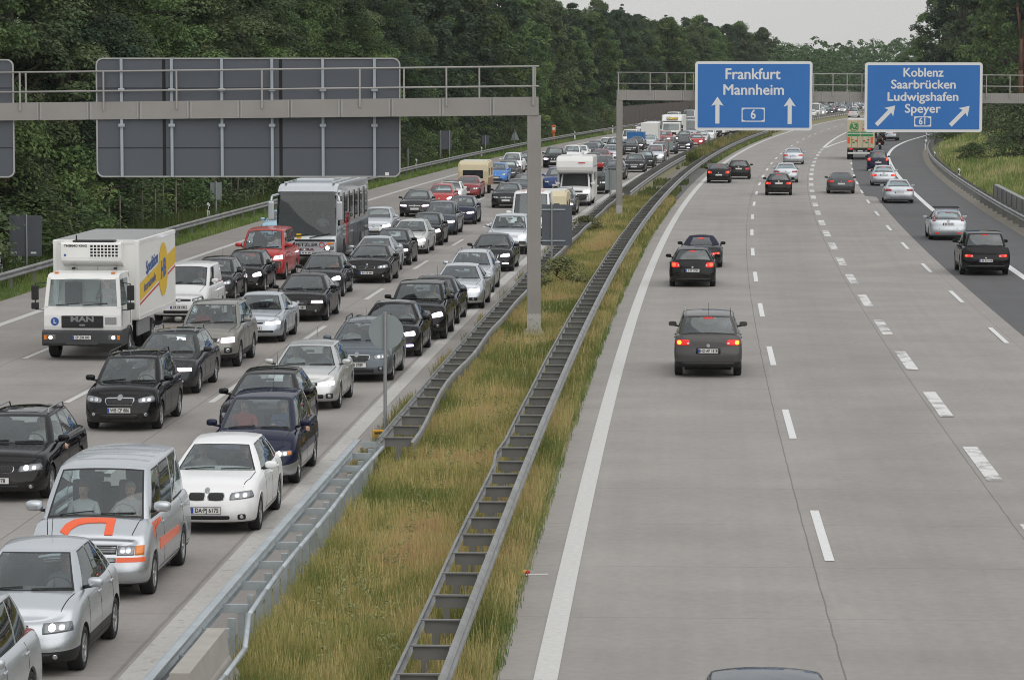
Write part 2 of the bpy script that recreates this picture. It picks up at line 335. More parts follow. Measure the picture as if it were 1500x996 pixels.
        for a in ra_: P.append((xrv + rb * a ** 2.5, yb * .9 * a, 'r', a))
        return P
    B = contour(1); Tp = contour(0)
    TA = [0, .06, .28, .52, .75, .90, .935, 1]
    GL = []; GR = []
    for (bx, by, k, a), (tx, ty, _, _) in zip(B, Tp):
        l = []; r = []
        zb_ = capz(bx, by); zt_ = roofz(tx, ty)
        for ta in TA:
            bul = 4 * ta * (1 - ta)
            x = bx + (tx - bx) * ta; y = by + (ty - by) * ta; z = zb_ + (zt_ - zb_) * ta
            if k == 's': y += t['sidebulge'] * bul
            elif k == 'f': x += .03 * bul; z += .012 * bul
            else: x -= .035 * bul; z += .012 * bul
            i = push((x, y, z)); l.append(i); r.append(i if y < 1e-6 else push((x, -y, z)))
        GL.append(l); GR.append(r)
    W_ = {'windscreen': [], 'rear_window': []}
    m = len(B)
    for side, G_ in (('l', GL), ('r', GR)):
        for i in range(m - 1):
            k0, a0 = B[i][2], B[i][3]; k1, a1 = B[i + 1][2], B[i + 1][3]
            for j in range(len(TA) - 1):
                q = [G_[i][j], G_[i + 1][j], G_[i + 1][j + 1], G_[i][j + 1]]
                if side == 'r': q = q[::-1]
                q = list(dict.fromkeys(q))
                if len(q) < 3: continue
                dest = None; black = 1 if (k0 == 'f' and k1 == 'f' and a1 <= .94 and (j in (0, 5) or (a0 > .88 and j < 6))) or (j in (0, 5) and (k0 == k1 == 's' and any(a0 >= u - .001 and a1 <= w + .001 for u, w in t['wins']))) or (k0 == k1 == 'r' and a0 <= .94 and j in (0, 5) and not t.get('norear') and not t.get('soft')) else 0
                if k0 == 'f' and k1 == 'f' and a1 <= .9 and 1 <= j <= 4: dest = 'windscreen'
                elif k0 == 'r' and k1 == 'r' and a0 <= .94 and 1 <= j <= 4 and not t.get('norear') and not (t.get('soft') and a0 > .75): dest = 'rear_window'
                elif k0 == 's' and k1 == 's' and 1 <= j <= 4:
                    for wi, (u, w) in enumerate(t['wins']):
                        if a0 >= u - 1e-3 and a1 <= w + 1e-3: dest = 'side%d%s' % (wi, side)
                    for u, w in t['bpil']:
                        if a0 >= u - 1e-3 and a1 <= w + 1e-3: black = 1
                if dest: W_.setdefault(dest, []).append(q)
                else: Fs.append(q); fm.append(2 if t.get('soft') and (k0 != 'f') else black)
    # roof cap
    rr = []
    for i in range(m):
        tx, ty = Tp[i][0], Tp[i][1]
        r = [GL[i][-1]]
        if ty > 1e-6:
            for c in CR + [-c for c in CR[:-1][::-1]]: r.append(push((tx, ty * c, roofz(tx, ty * c) )))
            r.append(GR[i][-1])
        else: r = [GL[i][-1]] * 13
        rr.append(r)
    for i in range(m - 1):
        if Tp[i][2] == 'f' and Tp[i + 1][2] == 'f' or Tp[i][2] == 'r' and Tp[i + 1][2] == 'r' or True:
            for j in range(12):
                q = list(dict.fromkeys([rr[i][j], rr[i][j + 1], rr[i + 1][j + 1], rr[i + 1][j]]))
                if len(q) > 2: Fs.append(q[::-1]); fm.append(2 if t.get('soft') else 0)
    return V, Fs, fm, W_
def sub(V, Fs):
    ids = {}; v = []; f = []
    for q in Fs:
        g = []
        for i in q:
            if i not in ids: ids[i] = len(v); v.append(V[i])
            g.append(ids[i])
        f.append(g)
    return v, f
class Patch:
    def __init__(s, V, Fs): s.b = BVHTree.FromPolygons([Vector(p) for p in V], Fs)
    def hit(s, ax, a, b):
        o, d = {'F': ((9, a, b), (-1, 0, 0)), 'B': ((-14, a, b), (1, 0, 0)), 'L': ((a, 6, b), (0, -1, 0)), 'R': ((a, -6, b), (0, 1, 0)), 'T': ((a, b, 6), (0, 0, -1))}[ax]
        h = s.b.ray_cast(Vector(o), Vector(d)); d = Vector(d)
        if h[0] is None: h = s.b.find_nearest(Vector(o) + d * (7 if ax in 'FB' else 5.2 if ax in 'LR' else 5))
        n = h[1]
        return h[0], (n if n.dot(d) < 0 else -n)
    def quad(s, ax, P, off=.006, k=0.0, nu=6, nv=5, mb=None):
        mb = mb or MB(); V = []; Fc = []
        for j in range(nv + 1):
            for i in range(nu + 1):
                u, v = 2 * i / nu - 1, 2 * j / nv - 1
                u, v = u * math.sqrt(1 - k * v * v / 2), v * math.sqrt(1 - k * u * u / 2)
                u, v = (u + 1) / 2, (v + 1) / 2
                a = [P[0][c] * (1 - u) * (1 - v) + P[1][c] * u * (1 - v) + P[2][c] * u * v + P[3][c] * (1 - u) * v for c in (0, 1)]
                p, n = s.hit(ax, *a); V.append((p + n * off, n))
        W = nu + 1
        for j in range(nv):
            for i in range(nu): Fc.append([j * W + i, j * W + i + 1, (j + 1) * W + i + 1, (j + 1) * W + i])
        ring = [i for i in range(nu + 1)] + [j * W + nu for j in range(1, nv + 1)] + [nv * W + i for i in range(nu - 1, -1, -1)] + [j * W for j in range(nv - 1, 0, -1)]
        b = len(V); pts = [p for p, n in V] + [V[i][0] - V[i][1] * (off + .012) for i in ring]
        for q in range(len(ring)): Fc.append([ring[q], ring[(q + 1) % len(ring)], b + (q + 1) % len(ring), b + q])
        mb.add(pts, Fc); return mb
def mir(P): return [(-a, b) for a, b in P]
def rect(y0, z0, y1, z1): return [(y0, z0), (y1, z0), (y1, z1), (y0, z1)]
def lathe(prof, n=28):             # profile (r, y) round the y axis
    V = []; Fc = []; k = len(prof)
    for i in range(n):
        a = 2 * math.pi * i / n
        for r, y in prof: V.append((r * math.cos(a), y, r * math.sin(a)))
    for i in range(n):
        for j in range(k - 1): Fc.append([i * k + j, i * k + j + 1, ((i + 1) % n) * k + j + 1, ((i + 1) % n) * k + j])
    return V, Fc
WHEELS = {}
def wheel_mesh(r, w=.2, spokes=5, dark=0, truck=0):
    key = (r, w, spokes, dark)
    if key in WHEELS: return WHEELS[key]
    ri = r * (.64 if not truck else .56)
    V, Fc = lathe([(ri, -w * .45), (r * .93, -w / 2), (r * .985, -w * .42), (r, -w * .3), (r, w * .3), (r * .985, w * .42), (r * .93, w / 2), (r * .8, w * .53), (ri, w * .46), (ri * .96, w * .3)])
    ty = meshobj('tyre', V, Fc, 'tyre', recalc=True)
    mb = MB(); V, Fc = lathe([(0, w * .12), (ri * .9, w * .12), (ri * .96, w * .30), (ri, w * .46), (ri * 1.03, w * .47), (ri * 1.03, w * .3)], 24); mb.mat(1).add(V, Fc[:])
    mb.mat(0)
    V, Fc = lathe([(ri * .9, w * .3), (ri * .93, w * .44), (ri * 1.02, w * .49), (ri * 1.03, w * .4)], 24); mb.add(V, Fc)
    for s in range(spokes):
        a = 2 * math.pi * s / spokes; c, q = math.cos(a), math.sin(a)
        for da in ((-.09, .09) if spokes < 8 else (0,)):
            p0 = Vector((ri * .16 * c, w * .40, ri * .16 * q)); p1 = Vector((ri * .95 * math.cos(a + da * 2), w * .42, ri * .95 * math.sin(a + da * 2)))
            d = (p1 - p0).normalized(); t = Vector((0, 1, 0)).cross(d) * ri * .075
            mb.add([p0 - t, p0 + t, p1 + t, p1 - t, p0 - t * 1.3 - Vector((0, .03, 0)), p0 + t * 1.3 - Vector((0, .03, 0)), p1 + t * 1.3 - Vector((0, .03, 0)), p1 - t * 1.3 - Vector((0, .03, 0))], [[0, 1, 2, 3], [0, 4, 5, 1], [1, 5, 6, 2], [2, 6, 7, 3], [3, 7, 4, 0]])
    V, Fc = lathe([(0, w * .46), (ri * .17, w * .45), (ri * .22, w * .36)], 12); mb.add(V, Fc)
    rm = mb.build('rim', ['dark_rim' if dark else 'rim', 'trim'])
    WHEELS[key] = (ty.data, rm.data); bpy.data.objects.remove(ty); bpy.data.objects.remove(rm)
    return WHEELS[key]
def put_wheel(root, x, y, r, w=.2, spokes=5, dark=0, truck=0):
    a, b = wheel_mesh(r, w, spokes, dark, truck)
    o = link(bpy.data.objects.new('wheel', a)); o.parent = root; o.location = (x, y, r)
    if y < 0: o.rotation_euler = (0, 0, math.pi)
    q = link(bpy.data.objects.new('rim', b)); q.parent = o
# front (y inwards..outwards, z) and rear lamp layouts, grilles; measured on a body of nominal nose height
STY = {
 'plain': dict(hl=[(.42, .585), (.80, .60), (.79, .72), (.40, .665)], hk=.45, gr=[(rect(-.40, .60, .40, .665), 'trim', .1)], low=[(rect(-.55, .30, .55, .40), .15)], fog=(.68, .36, .055), badge=(.63, .06), tl=[(.50, .72), (.82, .72), (.82, .88), (.50, .86)], tk=.5, plate=.47, rp=.80),
 'kidney': dict(hl=[(.40, .585), (.82, .62), (.78, .745), (.42, .70)], hk=.25, gr=[(rect(.03, .585, .31, .70), 'trim', .55), (rect(-.31, .585, -.03, .70), 'trim', .55)], ring=1, low=[(rect(-.42, .27, .42, .34), .2)], fog=(.62, .31, .045), badge=(.735, .04), tl=[(.48, .72), (.80, .72), (.80, .92), (.52, .90)], tk=.3, plate=.43, rp=.62),
 'single': dict(hl=[(.42, .60), (.80, .60), (.78, .69), (.42, .685)], hk=.2, gr=[([(-.22, .34), (.22, .34), (.33, .68), (-.33, .68)], 'trim', .1)], low=[(rect(.42, .3, .72, .42), .2), (rect(-.72, .3, -.42, .42), .2)], fog=(.58, .36, .045), badge=(.62, .05), tl=[(.46, .76), (.82, .76), (.82, .90), (.46, .88)], tk=.2, plate=.47, rp=.70),
 'chrome': dict(hl=[(.40, .60), (.80, .62), (.76, .76), (.42, .70)], hk=.4, gr=[([(-.30, .52), (.30, .52), (.36, .72), (-.36, .72)], 'chrome', .15), ([(-.27, .545), (.27, .545), (.32, .695), (-.32, .695)], 'grid', .1)], low=[(rect(-.5, .26, .5, .38), .15)], fog=(.64, .36, .05), badge=(.74, .03), drl=1, tl=[(.46, .78), (.84, .76), (.82, .92), (.46, .90)], tk=.3, plate=.44, rp=.68),
 'shield': dict(hl=[(.44, .60), (.82, .62), (.78, .765), (.42, .70)], hk=.45, gr=[([(-.32, .55), (.32, .55), (.37, .74), (-.37, .74)], 'chrome', .35), ([(-.30, .565), (.30, .565), (.34, .70), (-.34, .70)], 'grid', .3)], low=[(rect(-.45, .28, .45, .38), .2)], fog=(.62, .37, .05), badge=(.715, .06), tl=[(.55, .72), (.80, .72), (.80, 1.0), (.60, .98)], tk=.2, plate=.47, rp=.7),
 'small': dict(hl=[(.46, .60), (.78, .63), (.72, .80), (.44, .70)], hk=.5, gr=[(rect(-.36, .50, .36, .55), 'trim', .2)], low=[(rect(-.5, .28, .5, .40), .3)], fog=(.62, .34, .05), badge=(.66, .05), tl=[(.56, .8), (.78, .8), (.74, 1.05), (.58, 1.03)], tk=.2, plate=.45, rp=.62),
 'tall': dict(hl=[(.38, .585), (.77, .62), (.75, .745), (.38, .725)], hk=.15, gr=[(rect(-.2, .60, .2, .70), 'trim', .2)], low=[(rect(-.62, .22, .62, .335), .1)], fog=(.55, .29, .045), badge=(.0, .0), bar=1, tl=[(.56, .72), (.78, .72), (.78, .92), (.56, .9)], tk=.3, plate=.46, rp=.7),
 'old': dict(hl=[(.36, .56), (.80, .57), (.80, .66), (.36, .64)], hk=.15, gr=[(rect(-.3, .585, .3, .625), 'trim', .2)], low=[(rect(-.62, .33, .62, .40), .2)], fog=(0, 0, 0), badge=(.66, .03), tl=[(.40, .72), (.82, .72), (.82, .86), (.40, .86)], tk=.1, plate=.47, rp=.64),
 'suv': dict(hl=[(.44, .70), (.80, .70), (.80, .85), (.46, .83)], hk=.2, gr=[([(-.36, .70), (.36, .70), (.42, .82), (-.42, .82)], 'trim', .1)], bars=1, low=[(rect(-.45, .38, .45, .48), .15)], fog=(.64, .5, .07), badge=(.765, .05), tl=[(.48, .86), (.84, .86), (.84, 1.01), (.48, 1.01)], tk=.45, plate=.56, rp=.72),
 'suv_round': dict(hl=[(.46, .68), (.82, .72), (.76, .88), (.48, .80)], hk=.4, gr=[([(-.32, .68), (.32, .68), (.38, .76), (-.38, .76)], 'chrome', .2), ([(-.30, .69), (.30, .69), (.35, .75), (-.35, .75)], 'trim', .2)], low=[(rect(-.5, .36, .5, .52), .15)], fog=(.66, .45, .05), badge=(.72, .05), tl=[(.60, .84), (.84, .84), (.84, 1.05), (.60, 1.03)], tk=.3, plate=.56, rp=.75),
 'sport': dict(hl=[(.46, .66), (.82, .68), (.74, .86), (.48, .76)], hk=.6, gr=[(rect(-.42, .42, .42, .52), 'trim', .15), (rect(.5, .42, .8, .55), 'trim', .15), (rect(-.8, .42, -.5, .55), 'trim', .15)], low=[(rect(-.5, .3, .5, .37), .15)], fog=(0, 0, 0), badge=(.76, .035), tl=[(.5, .68), (.84, .68), (.82, .8), (.5, .78)], tk=.4, plate=.56, rp=.58),
 'mpv': dict(hl=[(.44, .585), (.80, .60), (.79, .71), (.44, .69)], hk=.25, gr=[(rect(-.34, .60, .34, .66), 'trim', .2)], low=[(rect(-.45, .31, .45, .38), .3)], fog=(0, 0, 0), badge=(.66, .04), tl=[(.62, .78), (.80, .78), (.78, 1.1), (.62, 1.08)], tk=.1, plate=.46, rp=.7, bumper=1),
 'van_old': dict(hl=[(.46, .70), (.72, .70), (.72, .83), (.46, .83)], hk=.06, corner=[(.725, .70), (.86, .70), (.86, .845), (.725, .83)], gr=[(rect(-.45, .72, .45, .83), 'grid', .0), (rect(-.45, .60, .45, .665), 'grid', .0)], low=[(rect(-.45, .40, .45, .46), .5)], fog=(0, 0, 0), badge=(.77, .055), tl=[(.74, .78), (.86, .78), (.86, 1.15), (.74, 1.15)], tk=.1, plate=.5, rp=.7),
 'van_new': dict(hl=[(.52, .80), (.88, .82), (.86, .98), (.54, .93)], hk=.15, gr=[(rect(-.48, .82, .48, .92), 'trim', .1)], low=[(rect(-.5, .36, .5, .46), .2)], fog=(0, 0, 0), badge=(.87, .06), blackbump=1, tl=[(.76, .8), (.9, .8), (.9, 1.25), (.76, 1.25)], tk=.1, plate=.58, rp=.8),
 'caddy': dict(hl=[(.42, .70), (.80, .72), (.79, .85), (.42, .80)], hk=.3, gr=[(rect(-.38, .71, .38, .77), 'trim', .1)], low=[(rect(-.5, .32, .5, .42), .2)], fog=(0, 0, 0), badge=(.74, .055), tl=[(.72, .8), (.84, .8), (.84, 1.2), (.72, 1.2)], tk=.1, plate=.53, rp=.7),
}
def plate(root, p, n, txt=None, name='number_plate', kind='eu', h=.11):
    x, z = p
    X = Vector((0, n, 0)); Z = Vector((0, 0, 1)); N = Vector((n, 0, 0))
    mb = MB().mat(0).box((x, 0, z), (.012, .52, h))
    if kind == 'eu': mb.mat(1).box((x + n * .0075, -n * .236, z), (.004, .046, h - .012))
    mb.mat(2).box((x - n * .004, 0, z), (.010, .535, h + .014))
    o = mb.build(name, ['plate_white', 'plate_blue', 'ink'], root)
    if txt: text_obj('characters', txt, .108, 'ink', o, (x + n * .0095, n * .02, z - .002), X, Z, sx=.80, bold=.0026, spacing=1.02)
    elif txt is None:
        mb = MB(); yy = -.17
        for w in (.05, .05, .0, .05, .05, .0, .045, .045, .045):
            if w: mb.box((x + n * .008, n * (yy + w / 2), z), (.003, w * .62, .062))
            yy += (w or .025) + .002
        mb.build('characters', 'ink', o)
    return o
def build_car(name, dist='near'):
    t = T[name]; sty = STY[t['style']]
    V, Fs, fm, W_ = loftcar(t)
    root = bpy.data.objects.new(name, None); COL.objects.link(root)
    body = meshobj('body', V, Fs, ['paint_black', 'trim', 'trim', 'paint_silver'], root, fm)
    body.data.materials[2] = M['softtop'] if t.get('soft') else M['trim']
    bm = bmesh.new(); bm.from_mesh(body.data); bmesh.ops.remove_doubles(bm, verts=bm.verts, dist=2e-4)
    bmesh.ops.delete(bm, geom=[v for v in bm.verts if not v.link_faces], context='VERTS'); bm.to_mesh(body.data); bm.free()
    pt = Patch(V, Fs); pa = Patch(V, Fs + [q for f in W_.values() for q in f])
    xf = t['fo']; xr = xf - t['L']; h = t['W'] / 2; near = dist == 'near'
    dz = t['zn'] - {'suv': .84, 'suv_round': .8, 'sport': .74, 'van_old': .80, 'van_new': .86, 'caddy': .78, 'tall': .74, 'small': .70, 'shield': .72, 'chrome': .72, 'old': .64, 'mpv': .72, 'single': .68}.get(t['style'], .70)
    sy = t['W'] / {'suv': 1.79, 'sport': 1.93, 'van_old': 1.86, 'van_new': 1.9, 'caddy': 1.8, 'tall': 1.67, 'small': 1.69, 'single': 1.83, 'chrome': 1.86, 'old': 1.74}.get(t['style'], 1.77)
    sh = lambda P: [(a * sy, b + dz) for a, b in P]
    # glass
    for k, Q in W_.items():
        v, f = sub(V, Q); gm = 'glass' if k in ('windscreen', 'rear_window') else ('dark_glass' if (t['style'].startswith('van') or t['style'] in ('suv_round', 'sport')) and not k.startswith('side0') else 'side_glass')
        o = meshobj(k if not k.startswith('side') else 'side_window', v, f, gm, root, recalc=True)
        # dark printed / rubber border
    mb = MB()
    wv = [p for p in sub(V, W_['windscreen'])[0]]
    # underbody
    ub = MB().box(((xf + xr) / 2, 0, .42), (t['L'] - .5, t['W'] - .56, .44)).box((-t['wb'] / 2, 0, .42), (t['wb'] - 2 * t['r'] - .16, t['W'] - .2, .40))
    ub.build('underbody', 'under', root)
    if not t.get('norear') or near:
        cb = MB().mat(0)
        zf = t['zs']; xd = t['xw'] - .05
        cb.box((xd - .22, 0, t['zc'] - .10), (.55, t['W'] - .34, .16), bev=.04)          # dashboard
        cb.mat(1)
        rows_ = [(xd - 1.12, t['H'] - .16)] + ([(max(xd - 1.95, t['xb'] + .75), t['H'] - .30)] if len(t['wins']) > 1 else [])
        for sx, top_ in rows_:
            for y in (-.37, .37):
                cb.box((sx, y, .62), (.5, .48, .22), bev=.06); cb.box((sx - .3, y, .62 + (top_ - .8) / 2), (.13, .46, top_ - .8), bev=.05); cb.box((sx - .30, y, top_ - .1), (.09, .25, .16), bev=.04)
        cb.mat(0).tube((xd - .40, .37, t['zc'] - .02), (xd - .52, .37, t['zc'] + .0), .02, 8)
        n = 18; cs = Vector((xd - .55, .37, t['zc'] - .01)); ax = Vector((0, 1, 0)); ay = Vector((.45, 0, .9)).normalized()
        pts = [cs + ax * .185 * math.cos(2 * math.pi * i / n) + ay * .185 * math.sin(2 * math.pi * i / n) for i in range(n + 1)]
        cb.path(pts, .014, 5); cb.box((xd - .55, .37, t['zc'] - .02), (.03, .30, .05))
        cb.box((t['xh'] - .03, 0, t['H'] - .21), (.03, .2, .06), bev=.01)                # mirror
        cb.build('interior', ['cabin', 'seat_cloth'], root)
    if t.get('norear'): MB().box((t['xh'] - .75, 0, (t['zs'] + t['H']) / 2 - .08), (.06, t['yb'] * 1.75, t['H'] - t['zs'] - .05)).box((t['xw'] - .5, 0, t['zc'] - .16), (.9, t['W'] - .4, .12)).build('bulkhead', 'cabin', root)  # dark sheets added so the cab looks shaded through the glass
    # wheels
    tw = h - .115
    for x in (0, -t['wb']):
        for s in (1, -1): put_wheel(root, x, s * tw, t['r'], .205, 5 if t['style'] in ('kidney', 'single', 'chrome', 'sport') else 9, t['style'] == 'old')
    # lamps
    for s in (1, -1):
        m_ = (lambda P: P) if s > 0 else mir
        P = sh(sty['hl']); o = pt.quad('F', m_(P), .008, sty['hk'], 8, 6).build('headlight', 'lamp', root, True)
        cy = [P[0][0] * .68 + P[1][0] * .32, P[0][0] * .36 + P[1][0] * .64]; cz = sum(p[1] for p in P) / 4
        rr = min(.046, (P[3][1] - P[0][1]) * .36 + .008)
        for c in cy: pt.quad('F', m_(rect(c - rr, cz - rr, c + rr, cz + rr)), .013, 1.0, 6, 6).build('bulb', 'bulb', o, True)
        if near and t['style'] in ('mpv',):
            pt.quad('F', m_([(P[1][0] - .07, P[1][1] + .02), (P[1][0] - .012, P[1][1] + .025), (P[2][0] - .02, P[2][1] - .02), (P[2][0] - .075, P[2][1] - .02)]), .012, .3, 3, 4).build('indicator', 'amber', o, True)
        if 'corner' in sty: pt.quad('F', m_(sh(sty['corner'])), .01, .1, 4, 4).build('indicator_lamp', 'amber', root, True)
        P = sh(sty['tl']); o = pt.quad('B', m_(P), .008, sty['tk'], 8, 6).build('tail_light', 'red_lens', root, True)
        cy = (P[0][0] + P[1][0]) / 2; cz = (P[0][1] + P[2][1]) / 2
        pt.quad('B', m_(rect(P[0][0] + .02, cz - .045, P[0][0] + .08, cz + .0)), .012, .3, 3, 3).build('reversing_lamp', 'plate_white', o, True)
        rr = min(.07, (P[2][1] - P[1][1]) * .36); co_ = P[1][0] - rr - .03; pt.quad('B', m_(rect(co_ - rr, cz - rr, co_ + rr, cz + rr)), .014, .9, 6, 6).build('lamp_core', 'red_lens', o, True)
        if sty['fog'][0]:
            y, z, r = sty['fog']; y *= sy; z += dz * .5
            pt.quad('F', m_(rect(y - r * 1.5, z - r * 1.1, y + r * 1.5, z + r * 1.1)), .004, .4, 5, 5).build('fog_lamp', 'trim', root, True)
            pt.quad('F', m_(rect(y - r * .7, z - r * .7, y + r * .7, z + r * .7)), .010, 1, 5, 5).build('fog_bulb', 'bulb', list(root.children)[-1], True)
        # mirrors
        mx, mz = t['xw'] - t['bow'] - .22, t['zc'] + .07 + (t['H'] - 1.47) * .12
        my = t['yb'] + .14
        bmx = MB().mat(1).tube((mx - .02, s * (t['yb'] - .03), mz - .06), (mx - .04, s * my, mz - .03), .025, 6)
        big = 1.25 if t['style'].startswith('van') else 1.0
        V2 = MB(); V2.ell((0, 0, 0), (1, 1, 1), 16, 12); V2.v = [(mx - .04 + .075 * big * math.copysign(abs(p[0]) ** .8, p[0]), s * my + .108 * big * math.copysign(abs(p[1]) ** .62, p[1]), mz + .01 * big + .066 * big * math.copysign(abs(p[2]) ** .62, p[2])) for p in V2.v]
        bmx.mat(0).add([(p[0] if p[0] > mx - .075 else mx - .075, p[1], p[2]) for p in V2.v], V2.f)
        bmx.build('wing_mirror', ['paint_black', 'trim'], root, True)
    # grille, intakes, badge
    gb = MB(); gm = ['trim', 'chrome', 'seam', 'rim']
    for P, mt, k in sty['gr']:
        P = sh(P)
        if t['style'] == 'kidney':
            gb.mat(1); c = ((P[0][0] + P[1][0]) / 2, (P[0][1] + P[2][1]) / 2); pt.quad('F', [(c[0] + (a - c[0]) * 1.1, c[1] + (b - c[1]) * 1.14) for a, b in P], .006, k, 8, 6, gb)
        gb.mat({'chrome': 1, 'grid': 0, 'trim': 0}[mt]); pt.quad('F', P, .012 if mt != 'chrome' else .007, k, 10, 6, gb)
        if near or mt == 'grid':
            if mt == 'grid' and t['style'] == 'van_old':
                gb.mat(3)
                for q in range(1, 4): z = P[0][1] + (P[2][1] - P[0][1]) * q / 4; pt.quad('F', rect(P[0][0] + .01, z - .007, P[1][0] - .01, z + .007), .018, 0, 10, 1, gb)
            elif mt == 'grid' or t['style'] == 'kidney':
                gb.mat(3 if t['style'] == 'chrome' else 2)
                for q in range(1, 10): y = P[0][0] + (P[1][0] - P[0][0]) * q / 10; pt.quad('F', rect(y - .005, P[0][1] + .02, y + .005, P[2][1] - .02), .016, 0, 1, 4, gb)
    if t['style'] in ('single', 'plain', 'old'):
        gb.mat(1 if t['style'] != 'old' else 2)
        for P, mt, k in sty['gr']:
            P = sh(P)
            for q in (1, 2, 3): z = P[0][1] + (P[2][1] - P[0][1]) * q / 4; e = .05; pt.quad('F', rect(P[0][0] * .86, z - .006, P[1][0] * .86, z + .006), .018, 0, 10, 1, gb)
    if sty.get('bars'):
        gb.mat(1)
        for y in (-.36, -.12, .12, .36): pt.quad('F', [(y - .03, sh([(0, .70)])[0][1]), (y + .03, sh([(0, .70)])[0][1]), (y * 1.1 + .03, sh([(0, .82)])[0][1]), (y * 1.1 - .03, sh([(0, .82)])[0][1])], .018, 0, 2, 3, gb)
    gb.build('grille', gm, root, True)
    lb = MB()
    for P, k in sty['low']: pt.quad('F', [(a * sy, b + dz * .4) for a, b in P], .005, k, 10, 3, lb)
    if sty.get('blackbump'):
        pt.quad('F', rect(-h * .985, .24, h * .985, .74 + dz), .004, .06, 16, 6, lb)
    lb.build('air_intake', 'trim', root, True)
    if sty['badge'][1]:
        z, r = sty['badge'][0] + dz, sty['badge'][1]; pt.quad('F', rect(-r, z - r, r, z + r), .022, 1, 6, 6).build('badge', 'rim', root, True)
        z2 = sty['rp'] + .13; pt.quad('B', rect(-r, z2 - r, r, z2 + r), .012, 1, 6, 6).build('badge', 'rim', root, True)
    if sty.get('drl'):
        for s in (1, -1): pt.quad('F', rect(*( (.48, .33, .74, .39) if s > 0 else (-.74, .33, -.48, .39))), .014, .4, 5, 2).build('running_light', 'bulb', root, True)
    # rear bumper valance, lip over the plate, third brake light
    rb = MB(); pt.quad('B', rect(-h * .8, t['sill'] + .02, h * .8, t['sill'] + .14), .005, .1, 12, 2, rb)
    pt.quad('B', rect(-.33, sty['rp'] + dz * .5 - .08, .33, sty['rp'] + dz * .5 + .075), .004, .1, 6, 2, rb); rb.build('rear_trim', 'trim', root, True)
    if not t.get('norear'):
        zt = t['H'] - .12
        try: pa.quad('B', rect(-.13, zt - .02, .13, zt + .01), .012, .1, 4, 1).build('third_brake_light', 'red_lens', root, True)
        except Exception: pass
    # plates
    pz = sty['plate'] + dz * .5; px = pt.hit('F', 0, pz)[0].x + .022
    root['plate_f'] = (px, pz); rz = sty['rp'] + dz * .5; root['plate_r'] = (pt.hit('B', 0, rz)[0].x - .02, rz)
    # wipers
    wm = MB()
    for y0, y1 in ((.1, .62), (-.55, -.02)):
        a, n = pa.hit('T', t['xw'] - .015, y0 * .9); pts = []
        for q in range(5):
            y = y0 + (y1 - y0) * q / 4; x = t['xw'] - .03 - t['bow'] * (abs(y) / t['yb']) ** 2.2 - .02 - .04 * q / 4
            p, n = pa.hit('T', x, y); pts.append(p + n * .015)
        MB().path(pts, .010, 5).build('wiper', 'trim', root)
    # seams, handles, sills and trim lines
    if near:
        sm = MB()
        x0 = t['xw'] - t['bow'] - .05; x1 = t['xb'] + .15
        for ax in 'LR':
            ds = [x0 - .12, x0 + (x1 - x0) * (t['bpil'][0][0] + .02 if t['bpil'] else .5)] + ([x0 + (x1 - x0) * .78] if len(t['wins']) > 1 else [])
            for q in ds:
                zl = t['sill'] + .08; zh = t['zs'] - .02
                pt.quad(ax, [(q, zl + (.25 if q == ds[-1] and len(ds) > 2 else 0)), (q + .015, zl + (.25 if q == ds[-1] and len(ds) > 2 else 0)), (q + .015, zh), (q, zh)], .002, 0, 1, 10, sm)
            pt.quad(ax, [(x1 + .1, t['sill'] + .1), (x0, t['sill'] + .1), (x0, t['sill'] + .112), (x1 + .1, t['sill'] + .112)], .002, 0, 16, 1, sm)
        zb = t['zn'] - .10                                   # bonnet shut line
        for s in (1, -1):
            pts = [(xf - .33, .70 * s * h), (xf - .7, .78 * s * h), (t['xw'] - .12, .80 * s * h)]
            for a, b in zip(pts, pts[1:]): pt.quad('T', [(a[0], a[1]), (b[0], b[1]), (b[0], b[1] + .014), (a[0], a[1] + .014)], .002, 0, 8, 1, sm)
        sm.build('shut_lines', 'seam', root)
        for s, ax in ((1, 'L'), (-1, 'R')):
            for q in ds[1:]:
                p, n = pt.hit(ax, q + .12, t['zs'] - .14); MB().box((p.x, p.y + s * .02, p.z), (.17, .035, .028), bev=.01).build('door_handle', ['paint_black'], root)
    if t['rails']:
        for s in (1, -1):
            pts = [(t['xh'] - .2, s * t['yt'] * .93, t['H'] - .05), (t['xh'] - .32, s * t['yt'] * .93, t['H'] + .035), (t['xr'] + .35, s * t['yt'] * .93, t['H'] + .035), (t['xr'] + .22, s * t['yt'] * .93, t['H'] - .08)]
            MB().path(pts, .016, 6).build('roof_rail', 'rim' if t['style'] != 'shield' else 'trim', root)
    if t['style'] in ('plain', 'single', 'shield', 'suv', 'mpv', 'small', 'tall'):
        xa = t['xh'] - .25 if t['style'] in ('shield',) else t['xr'] + .28
        MB().tube((xa, 0, t['H'] - .04), (xa - .12, 0, t['H'] + .27), .006, 5, .004).build('aerial', 'trim', root)
    return root
